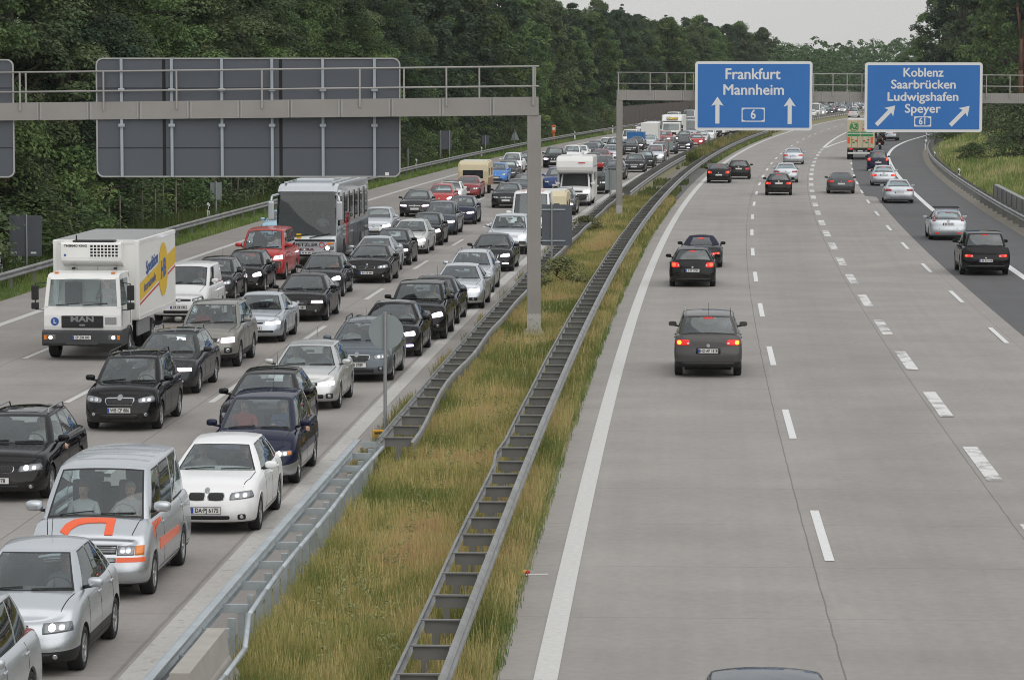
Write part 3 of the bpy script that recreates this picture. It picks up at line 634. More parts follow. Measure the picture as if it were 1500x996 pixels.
# ------------------------------------------------------------------ lorries, coach, motorhome, caravans, trailers, motorbikes, people
m, nt, b = newmat('softtop'); setp(b, Base_Color=(.010, .011, .03, 1), Roughness=.9)
flat('van_white', (.78, .78, .765), .42, coat=.3, noise=.06, nscale=1.5); flat('box_white', (.78, .78, .75), .5, noise=.07, nscale=.8); flat('box_roof', (.34, .35, .35), .6, noise=.2, nscale=1.5)
flat('coach_glass', (.014, .017, .02), .04, spec=.35); flat('chassis', (.02, .02, .021), .7, noise=.3); flat('plastic_grey', (.045, .047, .05), .6, noise=.15); flat('cream_paint', (.62, .54, .36), .45, noise=.06, nscale=1.2)
flat('brown_paint', (.30, .17, .09), .5, noise=.1); flat('lorry_cream', (.58, .51, .34), .5, noise=.1, nscale=1.5); flat('galv', (.33, .34, .345), .45, .6, noise=.2, nscale=4); flat('leather', (.012, .012, .013), .5); flat('denim', (.03, .04, .07), .9)
flat('rust_roof', (.55, .36, .32), .7, noise=.35, nscale=2.5); flat('coach_silver', (.55, .585, .62), .3, .45, coat=.6, noise=.06); flat('coach_dark', (.10, .12, .145), .3, .4, coat=.6, noise=.1)
glassmat('coach_screen', (.34, .40, .40), .02)
def P_root(name, x, y, rz):
    return empty(name, (x, y, 0), rz)
def lamps(root, x, y, z, lit=None, w=.2, h=.13, amber=True):
    for s in (1, -1):
        o = MB().box((x, s * y, z), (.05, w, h), bev=.015).build('headlight', 'lamp', root)
        V, Fc = lathe([(0, .035), (h * .36, .03), (h * .42, .0)], 12)
        mb = MB().add([(x + p[1], s * (y + w * .1) + p[0], z + p[2]) for p in V], Fc); mb.build('bulb', lit or 'bulb', o)
        if amber: MB().box((x, s * (y + w * .72), z), (.05, w * .34, h * .9), bev=.01).build('indicator', 'amber', o)
def cab(root, xf, xb, w, z0, zbelt, zt, rake, paint='van_white', glass='glass'):
    h = w / 2; xt = xf - rake
    mb = MB()
    mb.prism([(xf - .06, z0), (xf, z0 + .25), (xf, zbelt - .25), (xf - .05, zbelt), (xb, zbelt), (xb, z0)], 'y', -h, h)
    # bevelled roof + pillars + back wall
    mb.prism([(xt - .02, zt - .16), (xt - .10, zt - .04), (xt - .35, zt), (xb, zt), (xb, zt - .17)], 'y', -h * .93, h * .93)
    for s in (1, -1):
        y0, y1 = s * (h - .05), s * (h * .93 - .04)
        for (xa, xc, t) in ((xf - .08, xt - .07, .05), (xb + .28, xb + .25, .05)):
            V = []
            for (x, y, z) in ((xa, y0, zbelt - .02), (xc, y1, zt - .1)):
                for dx, dy in ((-t, -t), (t, -t), (t, t), (-t, t)): V.append((x + dx, y + dy, z))
            mb.add(V, [[0, 1, 5, 4], [1, 2, 6, 5], [2, 3, 7, 6], [3, 0, 4, 7]])
    mb.box((xb + .12, 0, (zbelt + zt) / 2), (.24, w * .93, zt - zbelt - .08))
    mb.build('cab', paint, root)
    n = 8; V = []; Fc = []
    for j in range(5):
        t = j / 4
        for i in range(n + 1):
            y = (i / n * 2 - 1); V.append((xf - .055 + (xt + .0 - xf + .02) * t - .07 * abs(y) ** 2.5 + .015, y * (h - .09 - .05 * t), zbelt - .0 + (zt - .13 - zbelt) * t))
    for j in range(4):
        for i in range(n): Fc.append([j * (n + 1) + i, j * (n + 1) + i + 1, (j + 1) * (n + 1) + i + 1, (j + 1) * (n + 1) + i])
    meshobj('windscreen', V, Fc, glass, root)
    for s in (1, -1):
        V = [(xf - .14, s * (h - .015), zbelt), (xb + .34, s * (h - .015), zbelt), (xb + .30, s * (h * .93 - .01), zt - .17), (xt - .1, s * (h * .93 - .01), zt - .17)]
        meshobj('side_window', V, [[0, 1, 2, 3]], 'side_glass', root, smooth=False)
        d = MB(); 
        for x in (xf - .3, xb + .25): d.box((x, s * (h + .002), (z0 + zbelt) / 2 + .1), (.012, .01, zbelt - z0 - .25))
        d.build('door_seam', 'seam', root); MB().box((xb + .42, s * (h + .012), zbelt - .12), (.16, .03, .04), bev=.008).build('door_handle', 'trim', root)
    i = MB().mat(0).box((xf - .35, 0, zbelt - .12), (.45, w - .2, .2), bev=.04).mat(1)
    for y in (.5, -.5): i.box((xb + .75, y, zbelt - .25), (.5, .5, .2), bev=.05).box((xb + .48, y, zbelt + .2), (.14, .48, .8), bev=.05)
    i.build('interior', ['cabin', 'seat_cloth'], root)
    wm = MB()
    for y0, y1 in ((-.75, -.1), (0., .7)): wm.tube((xf - .0, y0, zbelt + .03), (xf - .01, y1, zbelt + .09), .013, 5)
    wm.build('wiper', 'trim', root)
def truck_mirrors(root, x, y, z):
    for s in (1, -1):
        MB().path([(x - .1, s * (y - .12), z + .32), (x + .1, s * (y + .16), z + .3), (x + .1, s * (y + .16), z - .42), (x - .1, s * (y - .12), z - .45)], .014, 5).box((x + .1, s * (y + .17), z + .05), (.1, .2, .42), bev=.03).box((x + .1, s * (y + .17), z - .32), (.1, .21, .19), bev=.03).build('wing_mirror', 'trim', root)
def twin_wheels(root, xs, w, r):
    for x, dbl in xs:
        for s in (1, -1):
            put_wheel(root, x, s * (w / 2 - .15), r, .26, 8, 0, 1)
            if dbl: put_wheel(root, x, s * (w / 2 - .44), r, .24, 8, 1, 1)
def box_truck():
    r = P_root('box_truck', 0, 0, 0)
    cab(r, 1.18, -.62, 2.16, .72, 1.52, 2.42, .16)
    h = 1.08
    MB().prism([(1.20, .42), (1.28, .50), (1.28, .80), (1.18, .86), (.2, .86), (.2, .42)], 'y', -1.13, 1.13).box((1.285, 0, .52), (.02, .9, .12)).build('bumper', 'plastic_grey', r)
    g = MB().mat(0).box((1.19, .0, 1.09), (.03, 1.18, .34), bev=.02).mat(1)
    for z in (.98, 1.04, 1.10, 1.16): g.box((1.212, 0, z - .02), (.012, 1.12, .012))
    g.build('grille', ['trim', 'plastic_grey'], r)
    text_obj('lettering', 'MAN', .20, 'rim', r, (1.225, 0, 1.16), (0, 1, 0), (0, 0, 1), sx=1.5, bold=.008)
    MB().box((1.22, .0, 1.0), (.01, .16, .05), bev=.01).build('badge', 'rim', r)
    V, Fc = lathe([(0, .012), (.11, .012), (.115, 0)], 20); d = MB().add([(1.185 + p[1], -.78 + p[0], 1.10 + p[2]) for p in V], Fc).build('round_badge', 'sticker_blue', r)
    text_obj('characters', 'L', .16, 'plate_white', d, (1.20, -.78, 1.10), (0, 1, 0), (0, 0, 1), bold=.004)
    MB().box((1.19, .80, 1.12), (.02, .32, .2), bev=.01).build('vent_panel', 'galv', r)
    lamps(r, 1.27, .86, .66, 'lit_warm', .24, .14)
    plate(r, (1.305, .66), 1, 'EP·ZM 600')
    MB().box((1.0, 0, 1.53), (.1, .8, .07)).build('name_board', 'plate_white', r)
    for y in (-.8, .8): MB().box((.72, y, 2.44), (.1, .12, .04), bev=.01).build('marker_lamp', 'amber', r)
    truck_mirrors(r, .98, h + .1, 1.85)
    twin_wheels(r, ((0, 0), (-3.85, 1)), 2.3, .42)
    for s in (1, -1):
        pts = [(.5 * math.cos(a), s * 1.0, .42 + .5 * math.sin(a)) for a in np.linspace(0.05, math.pi - .05, 12)]
        mb = MB()
        for a, c in zip(pts, pts[1:]): mb.add([(a[0], a[1] - .14, a[2]), (a[0], a[1] + .13, a[2]), (c[0], c[1] + .13, c[2]), (c[0], c[1] - .14, c[2])], [[0, 1, 2, 3]])
        mb.build('mudguard', 'plastic_grey', r, recalc=False)
        MB().box((-2.2, s * 1.12, .72), (2.0, .05, .42), bev=.01).build('side_guard', 'galv', r)
    MB().box((-2.6, .38, .72), (6.0, .1, .22)).box((-2.6, -.38, .72), (6.0, .1, .22)).box((-1.2, -.7, .65), (.8, .5, .45), bev=.05).box((-5.6, 0, .55), (.1, 2.2, .14)).build('chassis', 'chassis', r)
    x0, x1, w, zb, zt = -.95, -7.35, 2.48, .98, 3.27
    b = MB().box(((x0 + x1) / 2, 0, (zb + zt) / 2), (x0 - x1, w, zt - zb), bev=.035).build('cargo_box', 'box_white', r)
    MB().box(((x0 + x1) / 2, 0, zt + .004), (x0 - x1 - .12, w - .12, .012)).build('roof_panel', 'box_roof', b)
    e = MB()
    for s in (1, -1): e.box((x0 + .005, s * (w / 2 - .06), (zb + zt) / 2), (.03, .1, zt - zb - .08)).box(((x0 + x1) / 2, s * (w / 2 + .004), zb + .07), (x0 - x1 - .06, .012, .12)).box(((x0 + x1) / 2, s * (w / 2 + .004), zt - .07), (x0 - x1 - .06, .012, .10))
    e.box((x0 + .005, 0, zt - .06), (.03, w - .3, .10)); e.build('edge_trim', 'van_white', b)
    pn = MB()
    for y in (-.55, .05, .6): pn.box((x0 + .002, y, 2.1), (.012, .014, 1.1))
    pn.build('panel_joint', 'galv', b)
    # cooling unit
    cu = MB().prism([(x0, 2.52), (x0 + .42, 2.70), (x0 + .46, 2.80), (x0 + .46, 3.17), (x0 + .40, 3.22), (x0, 3.22)], 'y', -.92, .80).build('cooling_unit', 'van_white', r)
    g = MB().mat(0).box((x0 + .462, .32, 2.98), (.012, .82, .36)).mat(1)
    for i in range(9): g.box((x0 + .47, .32 - .41 + .82 * i / 8, 2.98), (.012, .03, .36))
    for i in range(5): g.box((x0 + .471, .32, 2.80 + .36 * i / 4), (.012, .82, .028))
    g.build('vent_grid', ['seam', 'van_white'], cu)
    text_obj('lettering', 'THERMO KING', .085, 'ink', cu, (x0 + .468, -.50, 3.12), (0, 1, 0), (0, 0, 1), sx=1.15, bold=.003)
    MB().box((x0 + .464, -.80, 2.86), (.008, .06, .06), bev=.01).build('sticker', 'sticker_blue', cu)
    for y in (-.62, .58): MB().box((x0 + .14, y, 2.47), (.3, .05, .05)).build('bracket', 'chassis', cu)
    MB().box((x0 + .2, .0, 3.25), (.4, 1.2, .05), bev=.02).tube((x0 + .3, -.5, 3.2), (x0 + .3, -.5, 3.42), .02).build('hose', 'trim', cu)
    # livery on the left flank (and on the right one)
    for s in (1, -1):
        y = s * (w / 2 + .004)
        def q(p, mt, nm, dy):
            V = [(a, y + s * dy, c) for a, c in p]; meshobj(nm, V, [list(range(len(V)))], mt, b, smooth=False)
        ax0, ax1 = -1.02, -7.28
        L_ = lambda x, z: (x, z)
        q([(ax0, 1.52), (ax0, 2.02), (-4.4, 2.42), (-4.4, 1.92)], 'sticker_yellow', 'yellow_band', .002)
        q([(-5.6, 2.06), (-5.6, 2.56), (ax1, 2.76), (ax1, 2.26)], 'sticker_yellow', 'yellow_band', .002)
        q([(ax0, 1.40), (ax0, 1.46), (ax1, 2.20), (ax1, 2.14)], 'sticker_red', 'red_line', .003)
        q([(-5.05 + .82 * math.cos(a), 2.2 + .80 * math.sin(a)) for a in np.linspace(0, 2 * math.pi, 28)[:-1]], 'sticker_yellow', 'round_emblem', .006)
        X = (-s, 0, s * -.0); sl = .118
        Xv = Vector((-s * 1, 0, sl * s * 1.0)) if s > 0 else Vector((1, 0, -sl))
        text_obj('lettering', 'Spedition', .52, 'sticker_blue', b, (-3.1, y + s * .008, 2.50), Xv, (0, 0, 1), sx=1.05, bold=.012)
        text_obj('lettering', 'HB', .72, 'sticker_blue', b, (-5.05, y + s * .010, 2.2), Xv, (0, 0, 1), sx=1.0, bold=.03)
        text_obj('lettering', 'Internationale', .36, 'sticker_blue', b, (-2.7, y + s * .008, 1.96), Xv, (0, 0, 1), sx=1.0, bold=.004)
    MB().box((x1 - .03, 0, (zb + zt) / 2), (.05, .03, zt - zb - .2)).build('door_gap', 'seam', b)
    return r
def round_box(mb, x0, x1, w, z0, z1, bev):
    return mb.box(((x0 + x1) / 2, 0, (z0 + z1) / 2), (abs(x1 - x0), w, z1 - z0), bev=bev)
def coach():
    r = P_root('coach', 0, 0, 0); w = 2.5; h = w / 2
    prof = [(2.60, .42), (2.80, .58), (2.77, 1.05), (2.71, 1.3), (2.50, 2.6), (2.28, 3.12), (2.0, 3.32), (1.4, 3.42), (-9.0, 3.42), (-9.3, 3.2), (-9.35, .5)]
    mb = MB(); n = len(prof); ys = [(-h, .93), (-h + .02, .985), (-h + .16, 1), (h - .16, 1), (h - .02, .985), (h, .93)]
    V = []
    cx, cz = -3.3, 1.9
    for y, k in ys:
        for (x, z) in prof: V.append((cx + (x - cx) * (1 - (1 - k) * .25), y, cz + (z - cz) * k if z > 1.5 else z))
    Fc = []
    wf = []
    for j in range(len(ys) - 1):
        for i in range(n): (wf if i in (3, 4) and 1 < j + 1 < len(ys) - 1 else Fc).append([j * n + i, j * n + (i + 1) % n, (j + 1) * n + (i + 1) % n, (j + 1) * n + i])
    Fc += [list(range(n)), list(range((len(ys) - 1) * n, len(ys) * n))]
    body = meshobj('body', V, Fc, 'coach_silver', r, smooth=False, recalc=True)
    pt = Patch([v.co for v in body.data.vertices], [list(p.vertices) for p in body.data.polygons])
    v_, f_ = sub(V, wf); meshobj('windscreen', [(p[0] + .012, p[1], p[2]) for p in v_], f_, 'coach_screen', r, recalc=True)
    cb = MB().mat(0).box((-3.3, 0, 1.05), (11.6, 2.2, .1)).box((2.25, 0, 1.22), (.7, 2.2, .22), bev=.05).box((-9.0, 0, 2.1), (.1, 2.2, 2.0)).mat(1)
    for x in (1.35, .4, -.5, -1.4, -2.3, -3.2):
        for y in (-.9, -.42, .42, .9): cb.box((x, y, 1.62), (.16, .42, .95), bev=.05).box((x + .2, y, 1.35), (.45, .42, .14), bev=.04)
    cb.mat(2).box((2.18, -.15, 2.83), (.05, 2.0, .24), bev=.02).mat(0).box((1.9, .55, 1.45), (.04, .42, .42), bev=.1); cb.build('interior', ['cabin', 'seat_cloth', 'light_cloth'], r)
    pt.quad('F', rect(-1.2, 1.06, 1.2, 1.15), .018, .04, 14, 3).build('dashboard_band', 'seam', r)
    for s, ax in ((1, 'L'), (-1, 'R')):
        pt.quad(ax, [(2.1, 1.68), (-9.15, 1.68), (-9.15, 3.06), (2.1, 3.06)], .005, 0, 14, 6).build('window_band', 'coach_glass', r, True)
        for q in range(6):
            xa = 1.95 - q * 1.85; xb = xa - 1.80
            pt.quad(ax, [(xa, 1.75), (xb, 1.75), (xb, 3.0), (xa, 3.0)], .01, 0, 4, 6).build('side_window', 'coach_glass', r, True)
        pt.quad(ax, [(2.35, .48), (-9.2, .48), (-9.2, 1.55), (2.35, 1.55)], .005, 0, 10, 2).build('flank_panel', 'coach_dark', r)
        for k_, xx in enumerate((-.9, -1.35, -1.8)):
            pt.quad(ax, [(xx, .75), (xx - .12, .75), (xx - .12, 2.1 - .0), (xx, 2.1)], .018, 0, 1, 6).build('stripe', 'sticker_red' if k_ != 1 else 'coach_glass', r)
        dx = [(-3.4 - 1.4 * i) for i in range(4)]
        sm = MB()
        for x in dx: pt.quad(ax, [(x, .55), (x - .02, .55), (x - .02, 1.5), (x, 1.5)], .009, 0, 1, 3, sm)
        sm.build('locker_seams', 'seam', r)
    for s in (1, -1):
        m_ = (lambda P: P) if s > 0 else mir
        o = pt.quad('F', m_([(.72, .70), (1.16, .72), (1.16, .92), (.80, .90)]), .01, .25, 6, 4).build('headlight', 'lamp', r, True)
        pt.quad('F', m_(rect(.80, .73, .98, .88)), .02, 1, 5, 5).build('bulb', 'lit', o, True)
        pt.quad('F', m_([(.82, .93), (1.17, .95), (1.17, 1.03), (.92, 1.03)]), .012, .2, 4, 2).build('indicator', 'amber', o, True)
        a = MB().path([(2.35, s * 1.2, 3.0), (2.95, s * 1.38, 2.95), (3.0, s * 1.42, 2.75)], .05, 6); a.box((2.98, s * 1.42, 2.35), (.18, .26, .78), bev=.06, taper=(1, 1)); a.build('wing_mirror', 'coach_silver', r)
    pt.quad('F', rect(-.9, .44, .9, .52), .01, .2, 8, 2).build('air_intake', 'seam', r)
    text_obj('lettering', 'METZLER', .2, 'ink', r, (2.805, -.02, .93), (0, 1, 0), (0, 0, 1), sx=1.25, bold=.004)
    text_obj('lettering', 'SETRA', .13, 'chrome', r, (2.82, -.02, .745), (0, 1, 0), (0, 0, 1), sx=1.9, bold=.004)
    V, Fc = lathe([(.085, .004), (.12, .004), (.12, 0), (.085, 0)], 22); MB().add([(2.80 + p[1], .66 + p[0], .93 + p[2]) for p in V], Fc).build('emblem', 'sticker_red', r)
    plate(r, (2.835, .60), 1, None)
    MB().box((2.735, -.8, 1.32), (.01, .24, .2), rx=0).build('sticker', 'plate_white', r); MB().box((2.735, -.3, 1.27), (.01, .2, .26)).build('sticker', 'sticker_yellow', r)
    MB().box((-1.5, 0, 3.5), (2.6, 1.6, .16), bev=.05).box((-6.2, 0, 3.5), (2.2, 1.7, .18), bev=.05).build('roof_unit', 'coach_silver', r)
    for s in (1, -1): MB().box((-3.4, s * 1.0, 3.46), (10.2, .1, .07), bev=.02).build('roof_rail', 'coach_silver', r)
    wm = MB().tube((2.80, -.9, 1.22), (2.77, .05, 1.36), .02).tube((2.80, .15, 1.22), (2.77, 1.0, 1.40), .02); wm.build('wiper', 'trim', r)
    for x in (0, -6.0):
        for s in (1, -1):
            MB().prism([(x + .58 * math.cos(a), .5 + .58 * math.sin(a)) for a in np.linspace(-.3, math.pi + .3, 18)], 'y', s * (h - .1), s * (h + .008)).build('wheel_arch', 'under', r)
            put_wheel(r, x, s * (h - .13), .5, .3, 10, 0, 1)
    return r
def motorhome():
    r = build_car('motorhome_cab', 'far'); r.name = 'motorhome'
    b = MB().mat(0)
    b.prism([(-.75, .42), (-.72, 1.9), (-.35, 1.98), (.30, 2.02), (.46, 2.14), (.50, 2.35), (.42, 2.72), (.22, 2.92), (-.2, 3.0), (-4.7, 3.0), (-4.78, 2.9), (-4.78, .42)], 'y', -1.1, 1.1)
    bb = b.build('living_box', 'van_white', r)
    bm = bmesh.new(); bm.from_mesh(bb.data); bmesh.ops.bevel(bm, geom=[e for e in bm.edges if abs((e.verts[0].co - e.verts[1].co).y) < .01], offset=.06, segments=2, affect='EDGES'); bmesh.ops.recalc_face_normals(bm, faces=bm.faces); bm.to_mesh(bb.data); bm.free()
    MB().box((-.70, 0, 1.42), (.03, 1.96, 1.1)).build('bulkhead', 'cabin', r)  # dark sheet added before the white box as shade behind the windscreen
    for s in (1, -1):
        for xa, xb_ in ((-1.3, -1.9), (-2.8, -3.7)): MB().box(((xa + xb_) / 2, s * 1.103, 1.75), (xa - xb_, .02, .5), bev=.008).build('window', 'coach_glass', bb)
        MB().box((-2.7, s * 1.106, 2.35), (3.6, .012, .05)).build('stripe', 'sticker_blue', bb)
    MB().box((.50, .45, 2.62), (.02, .42, .05)).build('lettering', 'sticker_red', bb)
    MB().box((-2.2, 0, 3.05), (.6, .6, .12), bev=.03).build('roof_hatch', 'van_white', bb)
    return r
def caravan(kind='cream'):
    r = P_root('caravan', 0, 0, 0); w = 2.0
    prof = [(1.9, .55), (2.0, .8), (2.0, 1.5), (1.88, 1.95), (1.6, 2.12), (1.1, 2.2), (-1.4, 2.2), (-1.75, 2.08), (-1.95, 1.8), (-2.0, 1.2), (-2.0, .7), (-1.9, .55)]
    mb = MB().prism(prof, 'y', -w / 2, w / 2); b = mb.build('body', 'cream_paint', r)
    bm = bmesh.new(); bm.from_mesh(b.data); bmesh.ops.bevel(bm, geom=[e for e in bm.edges if abs((e.verts[0].co - e.verts[1].co).y) < .01], offset=.09, segments=3, affect='EDGES'); bmesh.ops.recalc_face_normals(bm, faces=bm.faces); bm.to_mesh(b.data); bm.free()
    MB().box((-.1, 0, 2.2), (2.6, 1.7, .05), bev=.02).build('roof', 'van_white', r)
    MB().box((2.0, 0, 1.32), (.05, 1.35, .55), bev=.02, rx=0).build('front_window', 'coach_glass', r)
    for s in (1, -1):
        MB().box((.0, s * (w / 2 + .003), .83), (3.75, .02, .5), bev=.008).build('lower_panel', 'brown_paint', r)
        MB().box((1.0, s * (w / 2 + .003), 1.45), (.7, .02, .5), bev=.008).build('window', 'coach_glass', r); MB().box((-.8, s * (w / 2 + .003), 1.45), (.9, .02, .5), bev=.008).build('window', 'coach_glass', r)
        put_wheel(r, -.1, s * (w / 2 - .12), .31, .2, 9, 1)
    MB().box((2.01, 0, .83), (.03, 1.7, .42), bev=.01).build('front_panel', 'brown_paint' if kind != 'cream' else 'cream_paint', r)
    MB().tube((1.8, .4, .45), (3.1, 0, .45), .04).tube((1.8, -.4, .45), (3.1, 0, .45), .04).tube((2.9, 0, .1), (2.9, 0, .7), .03).build('drawbar', 'chassis', r)
    return r
def box_trailer(mat, w, h0, h1, L, name='box_trailer'):
    r = P_root(name, 0, 0, 0)
    b = MB().box((0, 0, (h0 + h1) / 2), (L, w, h1 - h0), bev=.04).build('box', mat, r)
    e = MB()
    for s in (1, -1):
        for x in np.linspace(-L / 2 + .05, L / 2 - .05, 5): e.box((x, s * (w / 2 + .006), (h0 + h1) / 2), (.05, .015, h1 - h0 - .08))
    e.build('side_ribs', 'galv' if mat != 'paint_bluetarp' else mat, b)
    MB().box((0, 0, h0 - .06), (L, w, .1)).tube((L / 2, .3, h0 - .06), (L / 2 + 1.1, 0, .45), .04).tube((L / 2, -.3, h0 - .06), (L / 2 + 1.1, 0, .45), .04).build('chassis', 'chassis', r)
    for s in (1, -1): put_wheel(r, -.1, s * (w / 2 - .02 if w < 1.7 else w / 2 - .15), .3, .19, 9, 1)
    for s in (1, -1): MB().box((-L / 2 - .01, s * (w / 2 - .2), h0 + .05), (.04, .25, .1), bev=.01).build('tail_light', 'red_lens', r)
    return r
def hire_truck():
    r = P_root('hire_truck', 0, 0, 0)
    cab(r, 1.15, -.7, 2.1, .65, 1.45, 2.35, .2)
    MB().box((1.16, 0, .62), (.2, 2.12, .34), bev=.05).build('bumper', 'van_white', r); MB().box((1.17, 0, 1.1), (.03, 1.2, .22), bev=.02).build('grille', 'trim', r)
    lamps(r, 1.16, .82, .86, 'bulb', .26, .18); truck_mirrors(r, .9, 1.1, 1.8); plate(r, (1.275, .55), 1, None)
    b = MB().box((-3.6, 0, 2.05), (5.2, 2.5, 2.25), bev=.04).build('cargo_box', 'box_white', r)
    d = MB().prism([(-1.0, 2.45), (-.15, 2.5), (-.55, 3.05), (-1.0, 3.15)], 'y', -1.1, 1.1).build('wind_deflector', 'van_white', r)
    MB().box((-.985, 0, 2.78), (.02, 1.3, .42), bev=.005).build('sign_panel', 'sticker_yellow', b)
    text_obj('lettering', 'Hertz', .40, 'sticker_yellow', d, (-.10, 0, 2.80), (0, 1, 0), (-.4, 0, .9), sx=1.2, bold=.02)
    text_obj('lettering', 'Hertz', .42, 'ink', d, (-.14, .02, 2.785), (0, 1, 0), (-.4, 0, .9), sx=1.24, bold=.05)
    twin_wheels(r, ((0, 0), (-3.6, 1)), 2.2, .4); MB().box((-2.6, 0, .7), (5.8, .8, .2)).build('chassis', 'chassis', r)
    return r
def lorry_rear():
    r = P_root('lorry', 0, 0, 0)      # origin under the rear axle
    b = MB().box((3.2, 0, 2.4), (8.0, 2.5, 2.62), bev=.03).build('cargo_box', 'lorry_cream', r)
    x = -.8
    def pnl(y0, z0, y1, z1, mt, nm, d=.006): return MB().box((x - d, (y0 + y1) / 2, (z0 + z1) / 2), (.01, abs(y1 - y0), z1 - z0)).build(nm, mt, b)
    for s in (1, -1):
        pnl(s * .03, 1.16, s * 1.17, 3.66, 'lorry_cream', 'rear_door', .012)
        pnl(s * .04, 2.48, s * 1.16, 2.60, 'sticker_green', 'green_band', .022); pnl(s * .04, 2.18, s * 1.16, 2.40, 'sticker_green', 'green_band', .022); 
        pnl(s * .04, 2.40, s * 1.16, 2.48, 'plate_white', 'white_band', .021)
        pnl(s * .96, 1.5, s * 1.17, 2.08, 'orange_stripe', 'warning_panel', .024)
        for yy in (.25, .8): MB().tube((x - .03, s * yy, 1.2), (x - .03, s * yy, 3.6), .02, 6).build('lock_rod', 'galv', b)
        for q, (yy, zz, mt) in enumerate(((.35, 1.75, 'sticker_red'), (.6, 1.6, 'sticker_green'), (.75, 1.85, 'brown_paint'))):
            MB().ell((x - .026, s * yy, zz), (.004, .13, .08)).build('pictogram', mt, b)
        MB().box((x + .0, s * .85, 1.0), (.06, .34, .13), bev=.02).build('tail_light', 'brake', r)
        MB().box((x + .0, s * .55, 1.0), (.06, .14, .10), bev=.02).build('indicator', 'lit_amber' if s > 0 else 'amber', r)
    V, Fc = lathe([(.34, .004), (.40, .004), (.40, 0), (.34, 0)], 26)
    MB().add([(x - .022 - p[1], .58 + p[0] * 1.05, 3.05 + p[2]) for p in V], Fc).build('emblem_ring', 'sticker_green', b)
    text_obj('lettering', 'AZ', .62, 'sticker_green', b, (x - .032, .58, 3.05), (0, -1, 0), (0, 0, 1), sx=.95, bold=.035)
    pnl(-.15, 2.8, -1.05, 2.9, 'sticker_red', 'text_line', .024); pnl(-.3, 3.2, -.95, 3.27, 'sticker_red', 'text_line', .024)
    MB().box((3.2, 0, 3.72), (8.0, 2.45, .03)).build('roof_panel', 'van_white', b)
    MB().box((x - .03, 0, .62), (.12, 2.3, .16), bev=.02).build('underrun_bar', 'plate_white', r); MB().box((x, 0, 1.0), (.05, 2.36, .22)).build('lamp_panel', 'chassis', r)
    plate(r, (x - .05, .82), -1, None)
    twin_wheels(r, ((0, 1), (5.2, 0)), 2.45, .48); MB().box((3.2, 0, .85), (7.6, .8, .2)).build('chassis', 'chassis', r)
    for s in (1, -1): MB().box((2.6, s * 1.18, .7), (2.8, .05, .4)).build('side_guard', 'galv', r)
    cab(r, 9.2, 7.35, 2.35, .7, 1.6, 2.9, .2)
    for s in (1, -1): MB().box((8.9, s * 1.35, 2.1), (.12, .22, .5), bev=.03).tube((8.8, s * 1.1, 2.3), (8.9, s * 1.35, 2.3), .02).build('wing_mirror', 'trim', r)
    return r
# people ---------------------------------------------------------------
def skin_person(name, J, E, shirt_test):
    vs = list(J); me = bpy.data.meshes.new(name); idx = {k: i for i, k in enumerate(vs)}
    me.from_pydata([J[k][0] for k in vs], [(idx[a], idx[b_]) for a, b_ in E], [])
    o = link(bpy.data.objects.new(name, me)); md = o.modifiers.new('s', 'SKIN'); md.use_smooth_shade = True
    lay = me.skin_vertices[0].data
    for i, k in enumerate(vs):
        r = J[k][1]; lay[i].radius = r if isinstance(r, tuple) else (r, r)
    lay[0].use_root = True
    o.modifiers.new('u', 'SUBSURF').levels = 2
    bpy.context.view_layer.update()
    m2 = bpy.data.meshes.new_from_object(o.evaluated_get(bpy.context.evaluated_depsgraph_get())); bpy.data.objects.remove(o)
    m2.materials.clear()
    for q in ('skin', 'shirt_white', 'denim'): m2.materials.append(M[q])
    for p in m2.polygons: p.material_index = shirt_test(p.center); p.use_smooth = True
    m2.name = name; return m2
def hand_nodes(J, E, k, w, d, side, curl):
    w = Vector(w); d = Vector(d).normalized(); lat = d.cross(Vector((0, 0, 1))).normalized(); up = lat.cross(d)
    J[k + 'palm'] = (tuple(w + d * .055), (.036, .018)); E.append((k + 'w', k + 'palm'))
    for i, (o_, L) in enumerate(((-.030, .066), (-.010, .078), (.010, .072), (.029, .056))):
        b0 = w + d * .085 + lat * o_; b1 = b0 + d * L * .5 - up * curl * .4; b2 = b1 + d * L * .25 - up * curl
        J[k + 'f%da' % i] = (tuple(b0), .0095); J[k + 'f%db' % i] = (tuple(b1), .0085); J[k + 'f%dc' % i] = (tuple(b2), .007)
        E += [(k + 'palm', k + 'f%da' % i), (k + 'f%da' % i, k + 'f%db' % i), (k + 'f%db' % i, k + 'f%dc' % i)]
    t0 = w + d * .03 + lat * side * .036; t1 = t0 + d * .04 + lat * side * .018 - up * .01
    J[k + 't0'] = (tuple(t0), .011); J[k + 't1'] = (tuple(t1), .009); E += [(k + 'palm', k + 't0'), (k + 't0', k + 't1')]
